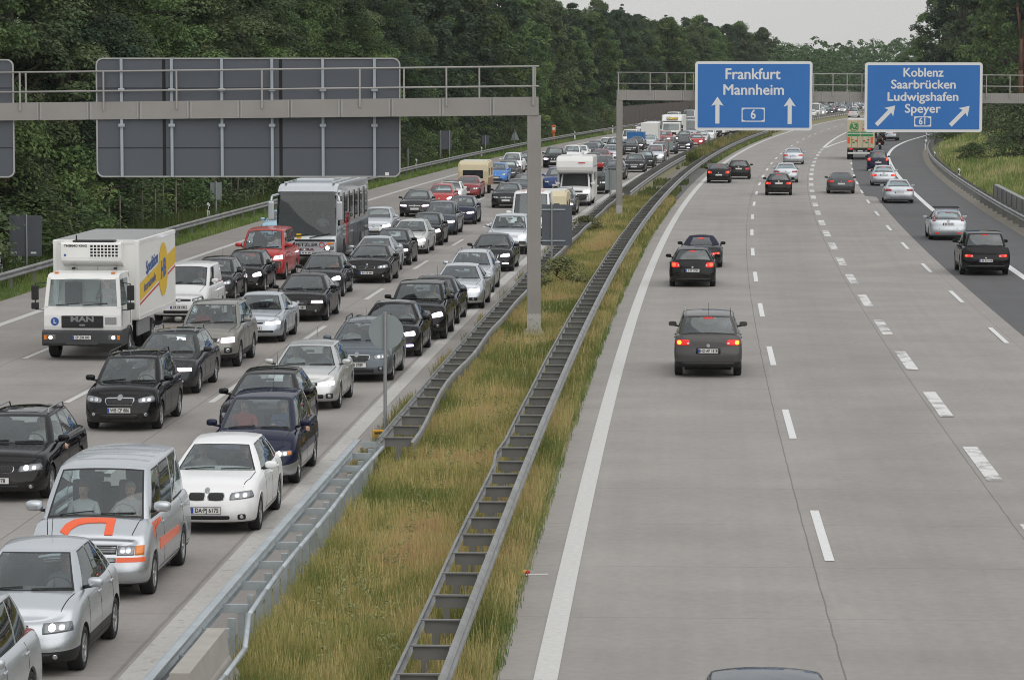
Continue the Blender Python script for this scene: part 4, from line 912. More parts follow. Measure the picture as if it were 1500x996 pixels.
def seated(kind):
    J = {}; E = []
    lean = .18 if kind == 'rider' else 0
    J['p'] = ((0, 0, .02), .135); J['s'] = ((-.05 + lean * .4, 0, .22), .130); J['c'] = ((-.09 + lean, 0, .41), (.155, .12)); J['n'] = ((-.08 + lean * 1.2, 0, .545), .052); J['h0'] = ((-.055 + lean * 1.25, 0, .62), (.066, .075)); J['h1'] = ((-.055 + lean * 1.25, 0, .70), (.078, .092)); J['h2'] = ((-.065 + lean * 1.25, 0, .775), (.060, .070))
    J['nose'] = ((.038 + lean * 1.25, 0, .675), .012)
    E += [('p', 's'), ('s', 'c'), ('c', 'n'), ('n', 'h0'), ('h0', 'h1'), ('h1', 'h2'), ('h1', 'nose')]
    for s in (1, -1):
        k = 'l' if s > 0 else 'r'
        J[k + 'ear'] = ((-.06 + lean * 1.25, s * .078, .69), .014); E.append(('h1', k + 'ear'))
        J[k + 's'] = ((-.09 + lean, s * .185, .455), .062); E.append(('c', k + 's'))
        if kind == 'window' and s > 0: el, wr, d = (-.02, .36, .27), (.14, .47, .30), (.75, .3, -.3)
        elif kind in ('driver', 'window'): el, wr, d = (.10, s * .27, .24), (.33, s * .175, .34), (.8, -s * .25, .25)
        elif kind == 'rider': el, wr, d = (.30, s * .34, .26), (.50, s * .30, .18), (.9, -s * .1, -.1)
        else: el, wr, d = (.03, s * .26, .20), (.22, s * .12, .13), (.85, -s * .45, -.1)
        J[k + 'e'] = (el, .046); J[k + 'w'] = (wr, .029); E += [(k + 's', k + 'e'), (k + 'e', k + 'w')]
        hand_nodes(J, E, k, wr, d, -s, .03 if kind != 'passenger' else .012)
        kn = (.42, s * .13, .08) if kind != 'rider' else (.34, s * .27, -.06); an = (.60, s * .12, -.30) if kind != 'rider' else (.02, s * .22, -.42)
        J[k + 'h'] = ((.06, s * .095, 0), .095); J[k + 'k'] = (kn, .066); J[k + 'a'] = (an, .045); J[k + 't'] = ((an[0] + .19, an[1], an[2] - .05), .036)
        E += [('p', k + 'h'), (k + 'h', k + 'k'), (k + 'k', k + 'a'), (k + 'a', k + 't')]
    wx = {'driver': .28, 'window': .28, 'passenger': .17, 'rider': .46}[kind]
    def mt(c):
        if c.z > .555: return 0
        if kind == 'rider': return 2 if c.z < .06 and c.x < .45 else (0 if c.x > wx else 1)
        if c.z < .06 and (abs(c.y) < .23 or c.x > .3): return 2
        if (c.x > wx or (kind == 'window' and c.y > .41)) and abs(c.y) < .8 and c.z > .06: return 0 if c.z > .1 else 2
        return 1
    return skin_person('person', J, E, mt), lean
PEOPLE = {k: seated(k) for k in ('driver', 'window', 'passenger', 'rider')}
def hair_mesh(lean, long_=0, helmet=0):
    mb = MB(); c = (-.075 + lean * 1.25, 0, .725)
    mb.ell(c, (.108, .090, .108) if not helmet else (.145, .125, .15), 14, 10)
    V = []
    for p in mb.v:
        x, y, z = p
        if not helmet and x > c[0] + .02 and z < .745: x = c[0] - .0
        if not helmet and not long_ and z < .67: z = .67
        if long_ and z < .69 and x < c[0] + .02: z -= .10
        V.append((x, y, z))
    mb.v = V; return mb
def person_at(car, dx, dy, dz, kind, shirt, hair, label, group=None, long_=0, helmet=0):
    me, lean = PEOPLE[kind]; o = link(bpy.data.objects.new('person', me))
    mw = Matrix.Translation(car.location) @ Matrix.Rotation(car.rotation_euler.z, 4, 'Z')
    o.location = mw @ Vector((dx, dy, dz)); o.rotation_euler = (0, 0, car.rotation_euler.z)
    s = o.material_slots[1]; s.link = 'OBJECT'; s.material = M[shirt]
    if helmet:
        for i in (0, 2): o.material_slots[i].link = 'OBJECT'; o.material_slots[i].material = M['leather']
    hr = hair_mesh(lean, long_, helmet).build('helmet' if helmet else 'hair', hair, o, True)
    if not helmet:
        e = MB()
        for y in (.030, -.030): e.ell((.026 + lean * 1.25, y, .70), (.007, .011, .007), 6, 4)
        e.box((.022 + lean * 1.25, 0, .632), (.008, .04, .008)); e.build('eyes_and_mouth', 'hair_brown', o)
    tag(o, label, 'person', group); return o
def motorbike():
    r = P_root('motorbike', 0, 0, 0)
    for x in (0, 1.5):
        V, Fc = lathe([(.22, -.05), (.30, -.07), (.32, 0), (.30, .07), (.22, .05)], 24); w = MB().add([(x + p[0], p[1], .32 + p[2]) for p in V], Fc).build('wheel', 'tyre', r, True)
        mb = MB()
        for a in range(5): mb.tube((x, 0, .32), (x + .23 * math.cos(a * 1.257), 0, .32 + .23 * math.sin(a * 1.257)), .016, 5)
        mb.build('rim', 'rim', w)
    MB().box((.78, 0, .55), (.75, .34, .45), bev=.1).ell((.95, 0, .90), (.34, .18, .16)).ell((1.28, 0, .98), (.3, .22, .26)).box((.25, 0, .80), (.75, .26, .16), bev=.06).build('body', 'paint_charcoal', r, True)
    MB().box((.45, 0, .86), (.6, .26, .1), bev=.04).build('seat', 'leather', r)
    MB().tube((1.2, -.36, 1.05), (1.2, .36, 1.05), .018).tube((1.22, .15, 1.0), (1.5, .1, .32), .03).tube((1.22, -.15, 1.0), (1.5, -.1, .32), .03).build('handlebar', 'trim', r)
    MB().box((-.10, 0, 1.0), (.40, .50, .34), bev=.08).build('top_case', 'paint_black', r)
    for s in (1, -1): MB().box((.1, s * .34, .68), (.5, .2, .40), bev=.07).build('pannier', 'paint_black', r); MB().tube((.5, s * .2, .35), (-.2, s * .24, .42), .05).build('exhaust', 'chrome', r)
    MB().box((-.16, 0, .76), (.05, .18, .09), bev=.02).build('tail_light', 'brake', r); MB().box((-.2, 0, .58), (.015, .18, .2)).build('number_plate', 'plate_white', r)
    for s in (1, -1): MB().ell((1.25, s * .42, 1.18), (.03, .08, .05)).tube((1.22, s * .3, 1.05), (1.25, s * .4, 1.16), .008).build('wing_mirror', 'trim', r)
    return r
# ------------------------------------------------------------------ world, light, camera
w = bpy.data.worlds.new('World'); SC.world = w; w.use_nodes = True; nt = w.node_tree; bg = nt.nodes['Background']
SUN_EL, SUN_AZ = math.radians(48), math.radians(150)     # azimuth measured from +Y towards +X
sky = nt.nodes.new('ShaderNodeTexSky'); sky.sky_type = 'NISHITA'; sky.sun_disc = False; sky.sun_elevation = SUN_EL; sky.sun_rotation = SUN_AZ; sky.dust_density = 3
hs = nt.nodes.new('ShaderNodeHueSaturation'); hs.inputs['Saturation'].default_value = .12
nt.links.new(sky.outputs[0], hs.inputs['Color'])
tc = nt.nodes.new('ShaderNodeTexCoord'); sx = nt.nodes.new('ShaderNodeSeparateXYZ'); nt.links.new(tc.outputs['Generated'], sx.inputs[0])
rp = nt.nodes.new('ShaderNodeValToRGB'); nt.links.new(sx.outputs[2], rp.inputs[0])
e = rp.color_ramp.elements; e[0].position = 0; e[0].color = (.66, .655, .64, 1); e[1].position = 1; e[1].color = (.84, .85, .86, 1)
q = e.new(.06); q.color = (.68, .685, .68, 1); q = e.new(.35); q.color = (.76, .78, .80, 1)
nz = nt.nodes.new('ShaderNodeTexNoise'); nz.inputs['Scale'].default_value = 3.2; nz.inputs['Detail'].default_value = 5; nt.links.new(tc.outputs['Generated'], nz.inputs['Vector'])
mr = nt.nodes.new('ShaderNodeMapRange'); mr.inputs[1].default_value = .3; mr.inputs[2].default_value = .7; mr.inputs[3].default_value = 9.0; mr.inputs[4].default_value = 11.5; nt.links.new(nz.outputs[0], mr.inputs[0])
vm = nt.nodes.new('ShaderNodeVectorMath'); vm.operation = 'SCALE'; nt.links.new(rp.outputs[0], vm.inputs[0]); nt.links.new(mr.outputs[0], vm.inputs['Scale'])
mx = nt.nodes.new('ShaderNodeMix'); mx.data_type = 'RGBA'; mx.inputs[0].default_value = .85
nt.links.new(hs.outputs[0], mx.inputs[6]); nt.links.new(vm.outputs[0], mx.inputs[7]); nt.links.new(mx.outputs[2], bg.inputs[0]); bg.inputs[1].default_value = .1
sl = bpy.data.lights.new('sun', 'SUN'); sl.energy = 1.1; sl.angle = math.radians(85); sl.color = (1, .96, .9)
so = link(bpy.data.objects.new('sun', sl)); so.rotation_euler = Vector((-math.cos(SUN_EL) * math.sin(SUN_AZ), -math.cos(SUN_EL) * math.cos(SUN_AZ), -math.sin(SUN_EL))).to_track_quat('-Z', 'Y').to_euler(); so.location = (0, 0, 60)
cam = bpy.data.cameras.new('camera'); co = link(bpy.data.objects.new('camera', cam)); SC.camera = co
co.location = (0, 0, CH); co.rotation_euler = (math.pi / 2 - PITCH, 0, 0); cam.sensor_width = 36; cam.lens = 36 * F / 1500; cam.clip_end = 6000; cam.clip_start = 1
SC.view_settings.view_transform = 'Standard'; SC.view_settings.look = 'None'; SC.view_settings.exposure = EXPO; SC.view_settings.gamma = 1
SC.cycles.filter_width = 1.0; SC.cycles.max_bounces = 8; SC.cycles.transparent_max_bounces = 24; SC.cycles.use_denoising = True; SC.cycles.diffuse_bounces = 3; SC.cycles.glossy_bounces = 3
# ------------------------------------------------------------------ road materials (uv in metres: u along, v across)
class N:
    def __init__(s, nt): s.nt = nt
    def m(s, op, a, b=None, c=None, clamp=False):
        n = s.nt.nodes.new('ShaderNodeMath'); n.operation = op; n.use_clamp = clamp
        for i, x in enumerate((a, b, c)):
            if x is None: continue
            if isinstance(x, (int, float)): n.inputs[i].default_value = x
            else: s.nt.links.new(x, n.inputs[i])
        return n.outputs[0]
    def noise(s, vec, scale, detail=4, rough=.5):
        n = s.nt.nodes.new('ShaderNodeTexNoise'); n.inputs['Scale'].default_value = scale; n.inputs['Detail'].default_value = detail; n.inputs['Roughness'].default_value = rough; s.nt.links.new(vec, n.inputs['Vector']); return n.outputs[0]
    def comb(s, x, y, z=0.0):
        n = s.nt.nodes.new('ShaderNodeCombineXYZ')
        for i, v in enumerate((x, y, z)):
            if isinstance(v, (int, float)): n.inputs[i].default_value = v
            else: s.nt.links.new(v, n.inputs[i])
        return n.outputs[0]
    def rng(s, v, a, b, c, d):
        n = s.nt.nodes.new('ShaderNodeMapRange'); s.nt.links.new(v, n.inputs[0])
        for i, x in enumerate((a, b, c, d)): n.inputs[i + 1].default_value = x
        return n.outputs[0]
    def mix(s, f, a, b):
        n = s.nt.nodes.new('ShaderNodeMix'); n.data_type = 'RGBA'
        if isinstance(f, (int, float)): n.inputs[0].default_value = f
        else: s.nt.links.new(f, n.inputs[0])
        for i, x in ((6, a), (7, b)):
            if isinstance(x, tuple): n.inputs[i].default_value = (*x, 1)
            else: s.nt.links.new(x, n.inputs[i])
        return n.outputs[2]
    def scale(s, col, f):
        n = s.nt.nodes.new('ShaderNodeVectorMath'); n.operation = 'SCALE'
        if isinstance(col, tuple): n.inputs[0].default_value = col
        else: s.nt.links.new(col, n.inputs[0])
        s.nt.links.new(f, n.inputs['Scale']); return n.outputs[0]
def uvsep(nt):
    uv = nt.nodes.new('ShaderNodeUVMap'); sp = nt.nodes.new('ShaderNodeSeparateXYZ'); nt.links.new(uv.outputs[0], sp.inputs[0]); return sp.outputs[0], sp.outputs[1], uv.outputs[0]
def roadmat(name, base, joints, lanes, trans=True, contrast=1.0):
    m, nt, b = newmat(name); n = N(nt); s, v, uv = uvsep(nt)
    f = n.rng(n.noise(uv, .35, 5), .3, .7, 1 - .10 * contrast, 1 + .08 * contrast)
    f = n.m('MULTIPLY', f, n.rng(n.noise(uv, 5, 6, .7), .3, .7, 1 - .08 * contrast, 1 + .08 * contrast))
    st = n.noise(n.comb(n.m('MULTIPLY', s, .012), n.m('MULTIPLY', v, 1.3)), 1.6, 4, .6)       # wear streaks along the lanes
    f = n.m('MULTIPLY', f, n.rng(st, .3, .72, .955, 1.04))
    if trans:                                                                                     # slab tone and transverse joints
        wn = nt.nodes.new('ShaderNodeTexWhiteNoise'); wn.noise_dimensions = '2D'
        nt.links.new(n.comb(n.m('FLOOR', n.m('DIVIDE', s, 5.0)), n.m('FLOOR', n.m('DIVIDE', v, 4.1))), wn.inputs['Vector'])
        f = n.m('MULTIPLY', f, n.rng(wn.outputs[0], 0, 1, .975, 1.03))
        fr = n.m('FRACT', n.m('DIVIDE', s, 5.0)); j = n.m('LESS_THAN', n.m('ABSOLUTE', n.m('SUBTRACT', fr, .5)), .0035)
        f = n.m('MULTIPLY', f, n.m('SUBTRACT', 1, n.m('MULTIPLY', j, .20)))
    wob = n.m('MULTIPLY', n.m('SUBTRACT', n.noise(n.comb(n.m('MULTIPLY', s, .6), 0), 1.0, 3), .5), .06)
    for j0, wd, dk in joints:
        j = n.m('LESS_THAN', n.m('ABSOLUTE', n.m('SUBTRACT', n.m('ADD', v, wob), j0)), wd)
        f = n.m('MULTIPLY', f, n.m('SUBTRACT', 1, n.m('MULTIPLY', j, dk)))
    for l0, wd, dk in lanes:                                                                      # oil film in the lane centres
        j = n.m('SUBTRACT', 1, n.m('DIVIDE', n.m('ABSOLUTE', n.m('SUBTRACT', v, l0)), wd), clamp=True)
        f = n.m('MULTIPLY', f, n.m('SUBTRACT', 1, n.m('MULTIPLY', n.m('SMOOTH_MIN', j, .6, .4), dk)))
    # patches and stains
    stn = n.rng(n.noise(uv, .9, 3, .5), .66, .74, 0, 1); f = n.m('MULTIPLY', f, n.m('SUBTRACT', 1, n.m('MULTIPLY', stn, .05)))
    nt.links.new(n.scale(base, f), b.inputs['Base Color']); b.inputs['Roughness'].default_value = .82; b.inputs['Specular IOR Level'].default_value = .35
    bp = nt.nodes.new('ShaderNodeBump'); bp.inputs['Strength'].default_value = .25; bp.inputs['Distance'].default_value = .01; nt.links.new(n.noise(uv, 40, 3), bp.inputs['Height']); nt.links.new(bp.outputs[0], b.inputs['Normal'])
roadmat('concrete_right', (.299, .280, .264), [(3.98, .013, .42), (7.72, .012, .42), (11.6, .01, .3)], [(2.1, 1.6, .05), (6.1, 1.7, .12), (9.7, 1.6, .05)])
roadmat('concrete_left', (.298, .278, .262), [(-9.9, .014, .4), (-13.4, .014, .35), (-16.95, .014, .35), (-5.75, .03, .25)], [(-7.6, 1.5, .05), (-11.5, 1.5, .08), (-15, 1.5, .1), (-18.5, 1.4, .12)])
roadmat('asphalt', (.102, .102, .105), [(14.4, .02, .2)], [(13.4, 1.4, .06)], False, .9)
roadmat('asphalt_shoulder', (.125, .122, .118), [], [], False, 1.2)
def paintmat(name, base, wear, sc=3.4):
    m, nt, b = newmat(name); n = N(nt); s, v, uv = uvsep(nt)
    k = n.rng(n.noise(uv, sc, 7, .7), wear - .06, wear + .06, 0, 1); d = n.rng(n.noise(uv, 9, 4), .3, .7, .9, 1.05)
    nt.links.new(n.scale(n.mix(k, (.27, .26, .25), base), d), b.inputs['Base Color']); b.inputs['Roughness'].default_value = .7
paintmat('line_paint', (.56, .555, .54), .30); paintmat('line_fresh', (.68, .685, .68), .24); paintmat('line_worn', (.66, .66, .65), .47, 1.3); paintmat('line_dull', (.47, .455, .43), .38)
def soilmat(name, a, b_, c, sc=.5):
    m, nt, b = newmat(name); n = N(nt); tc = nt.nodes.new('ShaderNodeTexCoord'); o = tc.outputs['Object']
    col = n.mix(n.rng(n.noise(o, sc, 6), .35, .65, 0, 1), a, b_); col = n.mix(n.rng(n.noise(o, sc * 7, 5, .7), .45, .7, 0, 1), col, c)
    nt.links.new(col, b.inputs['Base Color']); b.inputs['Roughness'].default_value = .95
    bp = nt.nodes.new('ShaderNodeBump'); bp.inputs['Strength'].default_value = .8; nt.links.new(n.noise(o, 6, 5), bp.inputs['Height']); nt.links.new(bp.outputs[0], b.inputs['Normal'])
soilmat('meadow', (.11, .13, .05), (.16, .155, .07), (.08, .095, .04)); soilmat('verge_soil', (.22, .215, .10), (.28, .245, .14), (.15, .155, .07)); soilmat('gravel', (.20, .18, .15), (.26, .24, .20), (.12, .11, .09), 1.5); soilmat('forest_floor', (.025, .03, .015), (.04, .038, .02), (.018, .022, .01))
# ------------------------------------------------------------------ strips following the motorway
def strip(name, n0, n1, y0, y1, z, mat, step=4.0, kind='structure', crossn=1, fz=None):
    ys = list(np.arange(y0, y1, step)) + [y1]; V = []; Fc = []; UV = []
    g0 = n0 if callable(n0) else (lambda y: n0); g1 = n1 if callable(n1) else (lambda y: n1); k = crossn + 1
    for y in ys:
        for c in range(k):
            n = g0(y) + (g1(y) - g0(y)) * c / crossn
            p = R(y, n); V.append((p[0], p[1], z if fz is None else fz(y, n))); UV.append((y * 1.0, n))
    for i in range(len(ys) - 1):
        for c in range(crossn): Fc.append([i * k + c, i * k + c + 1, (i + 1) * k + c + 1, (i + 1) * k + c])
    o = meshobj(name, V, Fc, mat, smooth=crossn > 1); uvl = o.data.uv_layers.new(name='UVMap')
    for l in o.data.loops: uvl.data[l.index].uv = UV[l.vertex_index]
    if kind: o['kind'] = kind
    return o
gm_ = MB().box((0, 1200, -.55), (5000, 4200, 1.0)).build('ground', 'meadow'); gm_['kind'] = 'structure'
strip('left_carriageway', -22.45, -4.55, 24, 900, 0, 'concrete_left')
strip('right_carriageway', -.64, lambda y: 12.1 if y < 214 else (11.4 if y < 400 else 10.5), 24, 900, 0, 'concrete_right', 2.0)
RP = [(-20, 14.8), (250, 14.8), (313, 14.85), (343, 15.3), (381, 16.6), (413, 18.4), (442, 20.1), (480, 23.2), (520, 27.5), (560, 32.8), (600, 39)]
RE = [(-20, 17.65), (170, 17.62), (214, 17.7), (279, 17.85), (305, 18.06), (343, 18.6), (381, 19.9), (413, 21.8), (442, 23.6), (480, 26.9), (520, 31.4), (560, 36.8), (600, 43)]
rl = lambda y: interp(y, RP); re_ = lambda y: interp(y, RE); rlo = lambda y: max(11.4, rl(y) - 7.6) if y > 350 else (12.1 if y < 214 else 11.4)
strip('slip_road', rlo, re_, 24, 600, .004, 'asphalt', 2.0)
strip('median_verge', -4.6, -.6, 24, 900, -.02, 'verge_soil')
strip('median_gravel', -3.3, -1.2, 218, 330, .0, 'gravel')
strip('hard_strip', -2.05, -.62, 208, 330, .003, 'asphalt_shoulder')
strip('left_verge', -28, -22.4, 60, 900, -.02, 'meadow'); strip('right_gravel', re_, lambda y: re_(y) + .8, 24, 560, -.01, 'gravel')
strip('forest_floor', -120, -26.5, 60, 1200, .0, 'forest_floor', 10)
EMB = lambda y, n: min(3.2, max(0, (n - re_(y) - .9) * .17)) + .25 * math.sin(y * .11 + n * .5) * min(1, max(0, n - re_(y) - 1.5) * .3) - .015
strip('embankment', lambda y: re_(y) + .75, lambda y: re_(y) + 60, 60, 600, 0, 'meadow', 4, 'structure', 30, EMB)
# painted lines
strip('edge_line', -.16, .16, 24, 900, .008, 'line_paint'); strip('left_edge_line', -5.66, -5.30, 24, 900, .008, 'line_dull'); strip('left_shoulder_line', -20.25, -19.95, 24, 900, .008, 'line_paint')
strip('slip_road_line', lambda y: rl(y) - .15, lambda y: rl(y) + .15, 24, 600, .012, 'line_fresh')
def dashes(name, n, w, near_ends, length, z, mat, lo=0):
    mb = []; V = []; Fc = []; UV = []
    for y0 in near_ends:
        for k in range(4):
            ya, yb = y0 + length * k / 4, y0 + length * (k + 1) / 4; b = len(V)
            for y, q in ((ya, n - w / 2), (ya, n + w / 2), (yb, n + w / 2), (yb, n - w / 2)): V.append((*R(y, q), z)); UV.append((y, q))
            Fc.append([b, b + 1, b + 2, b + 3])
    o = meshobj(name, V, Fc, mat, smooth=False); u = o.data.uv_layers.new(name='UVMap')
    for l in o.data.loops: u.data[l.index].uv = UV[l.vertex_index]
    o['kind'] = 'structure'; return o
dashes('lane_dashes', 4.26, .16, [53.2 - 18 + 18 * k for k in range(38)], 6.2, .008, 'line_fresh')
dashes('block_dashes', 8.0, .32, [G(1434, 702)[1] - 36 + 12.05 * k for k in range(2)] + [G(1434, 702)[1] - 12 + 12.05 * k for k in range(25)], 6.0, .008, 'line_worn')
strip('gore_line', 7.86, 8.14, 352, 900, .008, 'line_fresh'); strip('gore_line_right', lambda y: max(8.0, rl(y) - 7.3) - .14, lambda y: max(8.0, rl(y) - 7.3) + .14, 352, 560, .013, 'line_fresh')
dashes('slip_dashes', 11.35, .15, [G(1464, 501)[1] - 34.6 + 17.35 * k for k in range(14)], 6.0, .016, 'line_fresh')
dashes('left_lane_dashes', -9.68, .16, [G(302, 593)[1] - 36 + 18 * k for k in range(38)], 6, .008, 'line_paint')
dashes('left_lane_dashes', -13.2, .16, [G(88, 595)[1] - 36 + 18 * k for k in range(38)], 6, .008, 'line_paint')
dashes('left_lane_dashes', -16.75, .16, [G(28, 530)[1] - 36 + 18 * k for k in range(38)], 6, .008, 'line_paint')
# ------------------------------------------------------------------ crash barriers
m, nt, b = newmat('rail_steel'); n = N(nt); tcn = nt.nodes.new('ShaderNodeTexCoord')
nt.links.new(n.mix(n.rng(n.noise(tcn.outputs['Object'], 1.2, 6, .7), .35, .65, 0, 1), (.20, .20, .195), (.31, .315, .32)), b.inputs['Base Color']); setp(b, Roughness=.5, Metallic=.45)
m, nt, b = newmat('rail_new'); n = N(nt); tcn = nt.nodes.new('ShaderNodeTexCoord')
nt.links.new(n.mix(n.rng(n.noise(tcn.outputs['Object'], 2, 6, .7), .35, .65, 0, 1), (.36, .40, .43), (.50, .55, .58)), b.inputs['Base Color']); setp(b, Roughness=.42, Metallic=.5)
flat('rail_dark', (.20, .20, .195), .6, .25, noise=.25, nscale=2); flat('rust', (.13, .09, .065), .8, noise=.4, nscale=5)
WP = [(0, .435), (.05, .455), (.08, .49), (.075, .53), (.02, .575), (.02, .605), (.075, .65), (.08, .69), (.05, .725), (0, .745)]
def beam(parent, n, y0, y1, face, mat='rail_steel', wob=None, prof=WP, name='rail_beam', dz=0.0):
    ys = np.arange(y0, y1 + .01, 2.0); V = []; k = len(prof); Fc = []
    for i, y in enumerate(ys):
        dn, dzz = wob(y) if wob else (0, 0)
        for d, z in prof: V.append((*R(y, n + dn + face * d), z + dzz + dz))
    for i in range(len(ys) - 1):
        for j in range(k - 1): Fc.append([i * k + j, i * k + j + 1, (i + 1) * k + j + 1, (i + 1) * k + j])
    return meshobj(name, V, Fc, mat, parent, smooth=False)
def tubes(parent, name, pts, r, mat, n=6):
    return MB().path(pts, r, n).build(name, mat, parent, True)
def barrier(label, n_face, n_back, y0, y1, face, step=2.0, mat='rail_steel', wob_b=None, post_h=.70, backtube=False, posts=True, sp_mat='rail_dark', maxp=100, name='crash_barrier', wob_f=None, spacers=True):
    root = empty(name, (*R(y0, (n_face + n_back) / 2), 0), 0, label, 'crash barrier'); inv = Matrix.Translation(-root.location)
    out = [beam(root, n_face, y0, y1, face, mat, wob_f)]
    if backtube:
        pts = []
        for y in np.arange(y0, y1 + .01, 2.0): dn, dz = wob_b(y) if wob_b else (0, 0); pts.append((*R(y, n_back + dn), .66 + dz))
        out.append(tubes(root, 'rear_rail', pts, .04, mat))
    elif n_back != n_face: out.append(beam(root, n_back, y0, y1, -face, mat, wob_b, [(0, .55), (.05, .57), (.06, .64), (.05, .71), (0, .73)], 'rear_rail'))
    ys = np.arange(y0 + .5, y1, step); rest = MB(); rest2 = MB()
    for i, y in enumerate(ys):
        a = R(y, n_face); dn, dz = wob_b(y) if wob_b else (0, 0); c = R(y, n_back + dn); L = math.hypot(a[0] - c[0], a[1] - c[1]); rz = math.atan2(a[1] - c[1], a[0] - c[0]); mid = ((a[0] + c[0]) / 2, (a[1] + c[1]) / 2)
        jz = rng.normal(0, .008)
        if spacers and L > .2:
            mb = MB() if i < maxp else rest
            mb.box((*mid, .715 + dz / 2 + jz), (L, .06, .02), rz).box((mid[0], mid[1] + .03, .62 + dz / 2 + jz), (L * .86, .012, .18), rz)
            if i < maxp: out.append(mb.build('spacer', sp_mat, root))
        if posts:
            mb = MB() if i < maxp else rest2
            p = R(y + .05, (n_face * .35 + n_back * .65)); mb.box((*p, post_h / 2 - .1), (.10, .055, post_h + .1), rz)
            if i < maxp: out.append(mb.build('post', mat if mat == 'rail_new' else 'rail_dark', root))
    if rest.v: o = rest.build('spacer', sp_mat, root); o['kind'] = 'stuff'; out.append(o)
    if rest2.v: o = rest2.build('post', 'rail_dark', root); o['kind'] = 'stuff'; out.append(o)
    for o in out: o.data.transform(inv)
    return root
def wobL(y): return (.10 * math.sin(y * .31) * max(0, 1 - abs(y - 66) / 30) + .03 * math.sin(y * .13), -.10 * math.exp(-((y - 65) / 7) ** 2) + .02 * math.sin(y * .5))
def wobR(y): return (-.07 * math.exp(-((y - 62.6) / .9) ** 2), -.03 * math.exp(-((y - 61) / 6) ** 2) + .012 * math.sin(y * .4))
barrier('weathered ladder-like steel barrier beside the queue, starting at the round sign', -4.22, -3.72, 64.5, 200, -1, 2.0, 'rail_steel', wobL)
def wobN(y): return (.03 * math.sin(y * .5) + (.18 if y < 43.2 else 0), -.05 - .03 * math.sin(y * .33) - (.12 if y < 43.2 else 0))
nb = barrier('shiny newer galvanised barrier with close posts and sagging rear tube beside the concrete block', -4.66, -4.14, 36.0, 65.0, -1, 1.0, 'rail_new', wobN, .66, True, True, 'rail_new', spacers=False)
for y in np.arange(36.5, 65, 2.0):
    p = R(y + .05, -4.40); o = MB().box((p[0], p[1], .58), (.36, .07, .12)).build('spacer', 'rail_new', nb); o.data.transform(Matrix.Translation(-nb.location))
o = beam(nb, -4.66, 36, 65, 1, 'rail_new', None, [(0, .747), (.10, .75), (.105, .71)], 'top_plate'); o.data.transform(Matrix.Translation(-nb.location))
barrier('grey ladder-like steel barrier beside the open carriageway, one spacer bent', -1.14, -1.68, 36.5, 420, 1, 2.0, 'rail_steel', wobR)
barrier('double steel barrier of two close beams behind the far queue, beyond the second gantry post', -3.4, -4.2, 200, 330, 1, 2.0, 'rail_steel', None, .7, False, True, 'rail_dark')
barrier('crash barrier on the median far off, carrying on past the bend', -3.6, -4.3, 332, 700, 1, 4.0, 'rail_steel')
barrier('single steel barrier along the grass in front of the left forest', -23.35, -23.35, 70, 640, 1, 4.0, 'rail_steel')
# right-hand barrier follows the slip road
def rbar(label, dn, y0, y1, mat='rail_steel', prof=WP, face=-1, post=True, n0=None):
    root = empty('crash_barrier', (*R(y0, re_(y0) + dn), 0), 0, label, 'crash barrier'); inv = Matrix.Translation(-root.location); out = []
    ys = np.arange(y0, y1, 2.0); V = []; Fc = []; k = len(prof)
    for y in ys:
        for d, z in prof: V.append((*R(y, re_(y) + dn + face * d), z))
    for i in range(len(ys) - 1):
        for j in range(k - 1): Fc.append([i * k + j, i * k + j + 1, (i + 1) * k + j + 1, (i + 1) * k + j])
    out.append(meshobj('rail_beam', V, Fc, mat, root, smooth=False))
    V2 = [(*R(y, re_(y) + dn + .28), z) for y in ys for z in (.55, .73)]
    out.append(meshobj('rear_rail', V2, [[2 * i, 2 * i + 1, 2 * i + 3, 2 * i + 2] for i in range(len(ys) - 1)], 'rail_dark', root, smooth=False))
    for y in np.arange(y0 + 1, y1, 4.0): out.append(MB().box((*R(y, re_(y) + dn + .14), .35), (.26, .06, .7), -math.atan(SL(y))).build('post', 'rail_dark', root))
    for o in out: o.data.transform(inv)
    return root
rbar('curving steel barrier along the outer edge of the slip road', .55, 90, 470)
# higher rear barrier plate beyond it
def plate_wall(y0, y1, dn, h0, h1, label):
    root = empty('barrier_wall', (*R(y0, re_(y0) + dn), 0), 0, label, 'barrier wall'); inv = Matrix.Translation(-root.location); out = []
    V = []; Fc = []
    ys = np.arange(y0, y1, 2.0)
    for y in ys: V += [(*R(y, re_(y) + dn), h0), (*R(y, re_(y) + dn), h1), (*R(y, re_(y) + dn + .3), h1), (*R(y, re_(y) + dn + .3), h0)]
    for i in range(len(ys) - 1):
        for j in range(3): Fc.append([i * 4 + j, i * 4 + j + 1, i * 4 + 5 + j, i * 4 + 4 + j])
    Fc += [[0, 1, 2, 3], [len(V) - 4 + j for j in range(4)]]
    out.append(meshobj('wall', V, Fc, 'rail_steel', root, smooth=False))
    for y in ys[::2]: out.append(MB().box((*R(y, re_(y) + dn - .03), (h0 + h1) / 2), (.05, .10, h1 - h0), -math.atan(SL(y))).build('rib', 'rail_dark', root))
    for o in out: o.data.transform(inv)
plate_wall(120, 206, 1.45, .1, 1.12, 'taller grey ribbed barrier wall behind the slip road rail')
cb = MB().prism([(-.32, 0), (-.30, .25), (-.16, .5), (-.12, .85), (.12, .85), (.16, .5), (.30, .25), (.32, 0)], 'y', 0, 3.2).build('concrete_block', flat('concrete_block', (.36, .34, .31), .9, noise=.2, nscale=2.5, bump=.2))
x_, y_ = R(38.2, -4.22); cb.location = (x_, y_, 0); cb.rotation_euler = (0, 0, -.05); tag(cb, 'pale concrete block at the near end of the galvanised median barrier', 'concrete block')
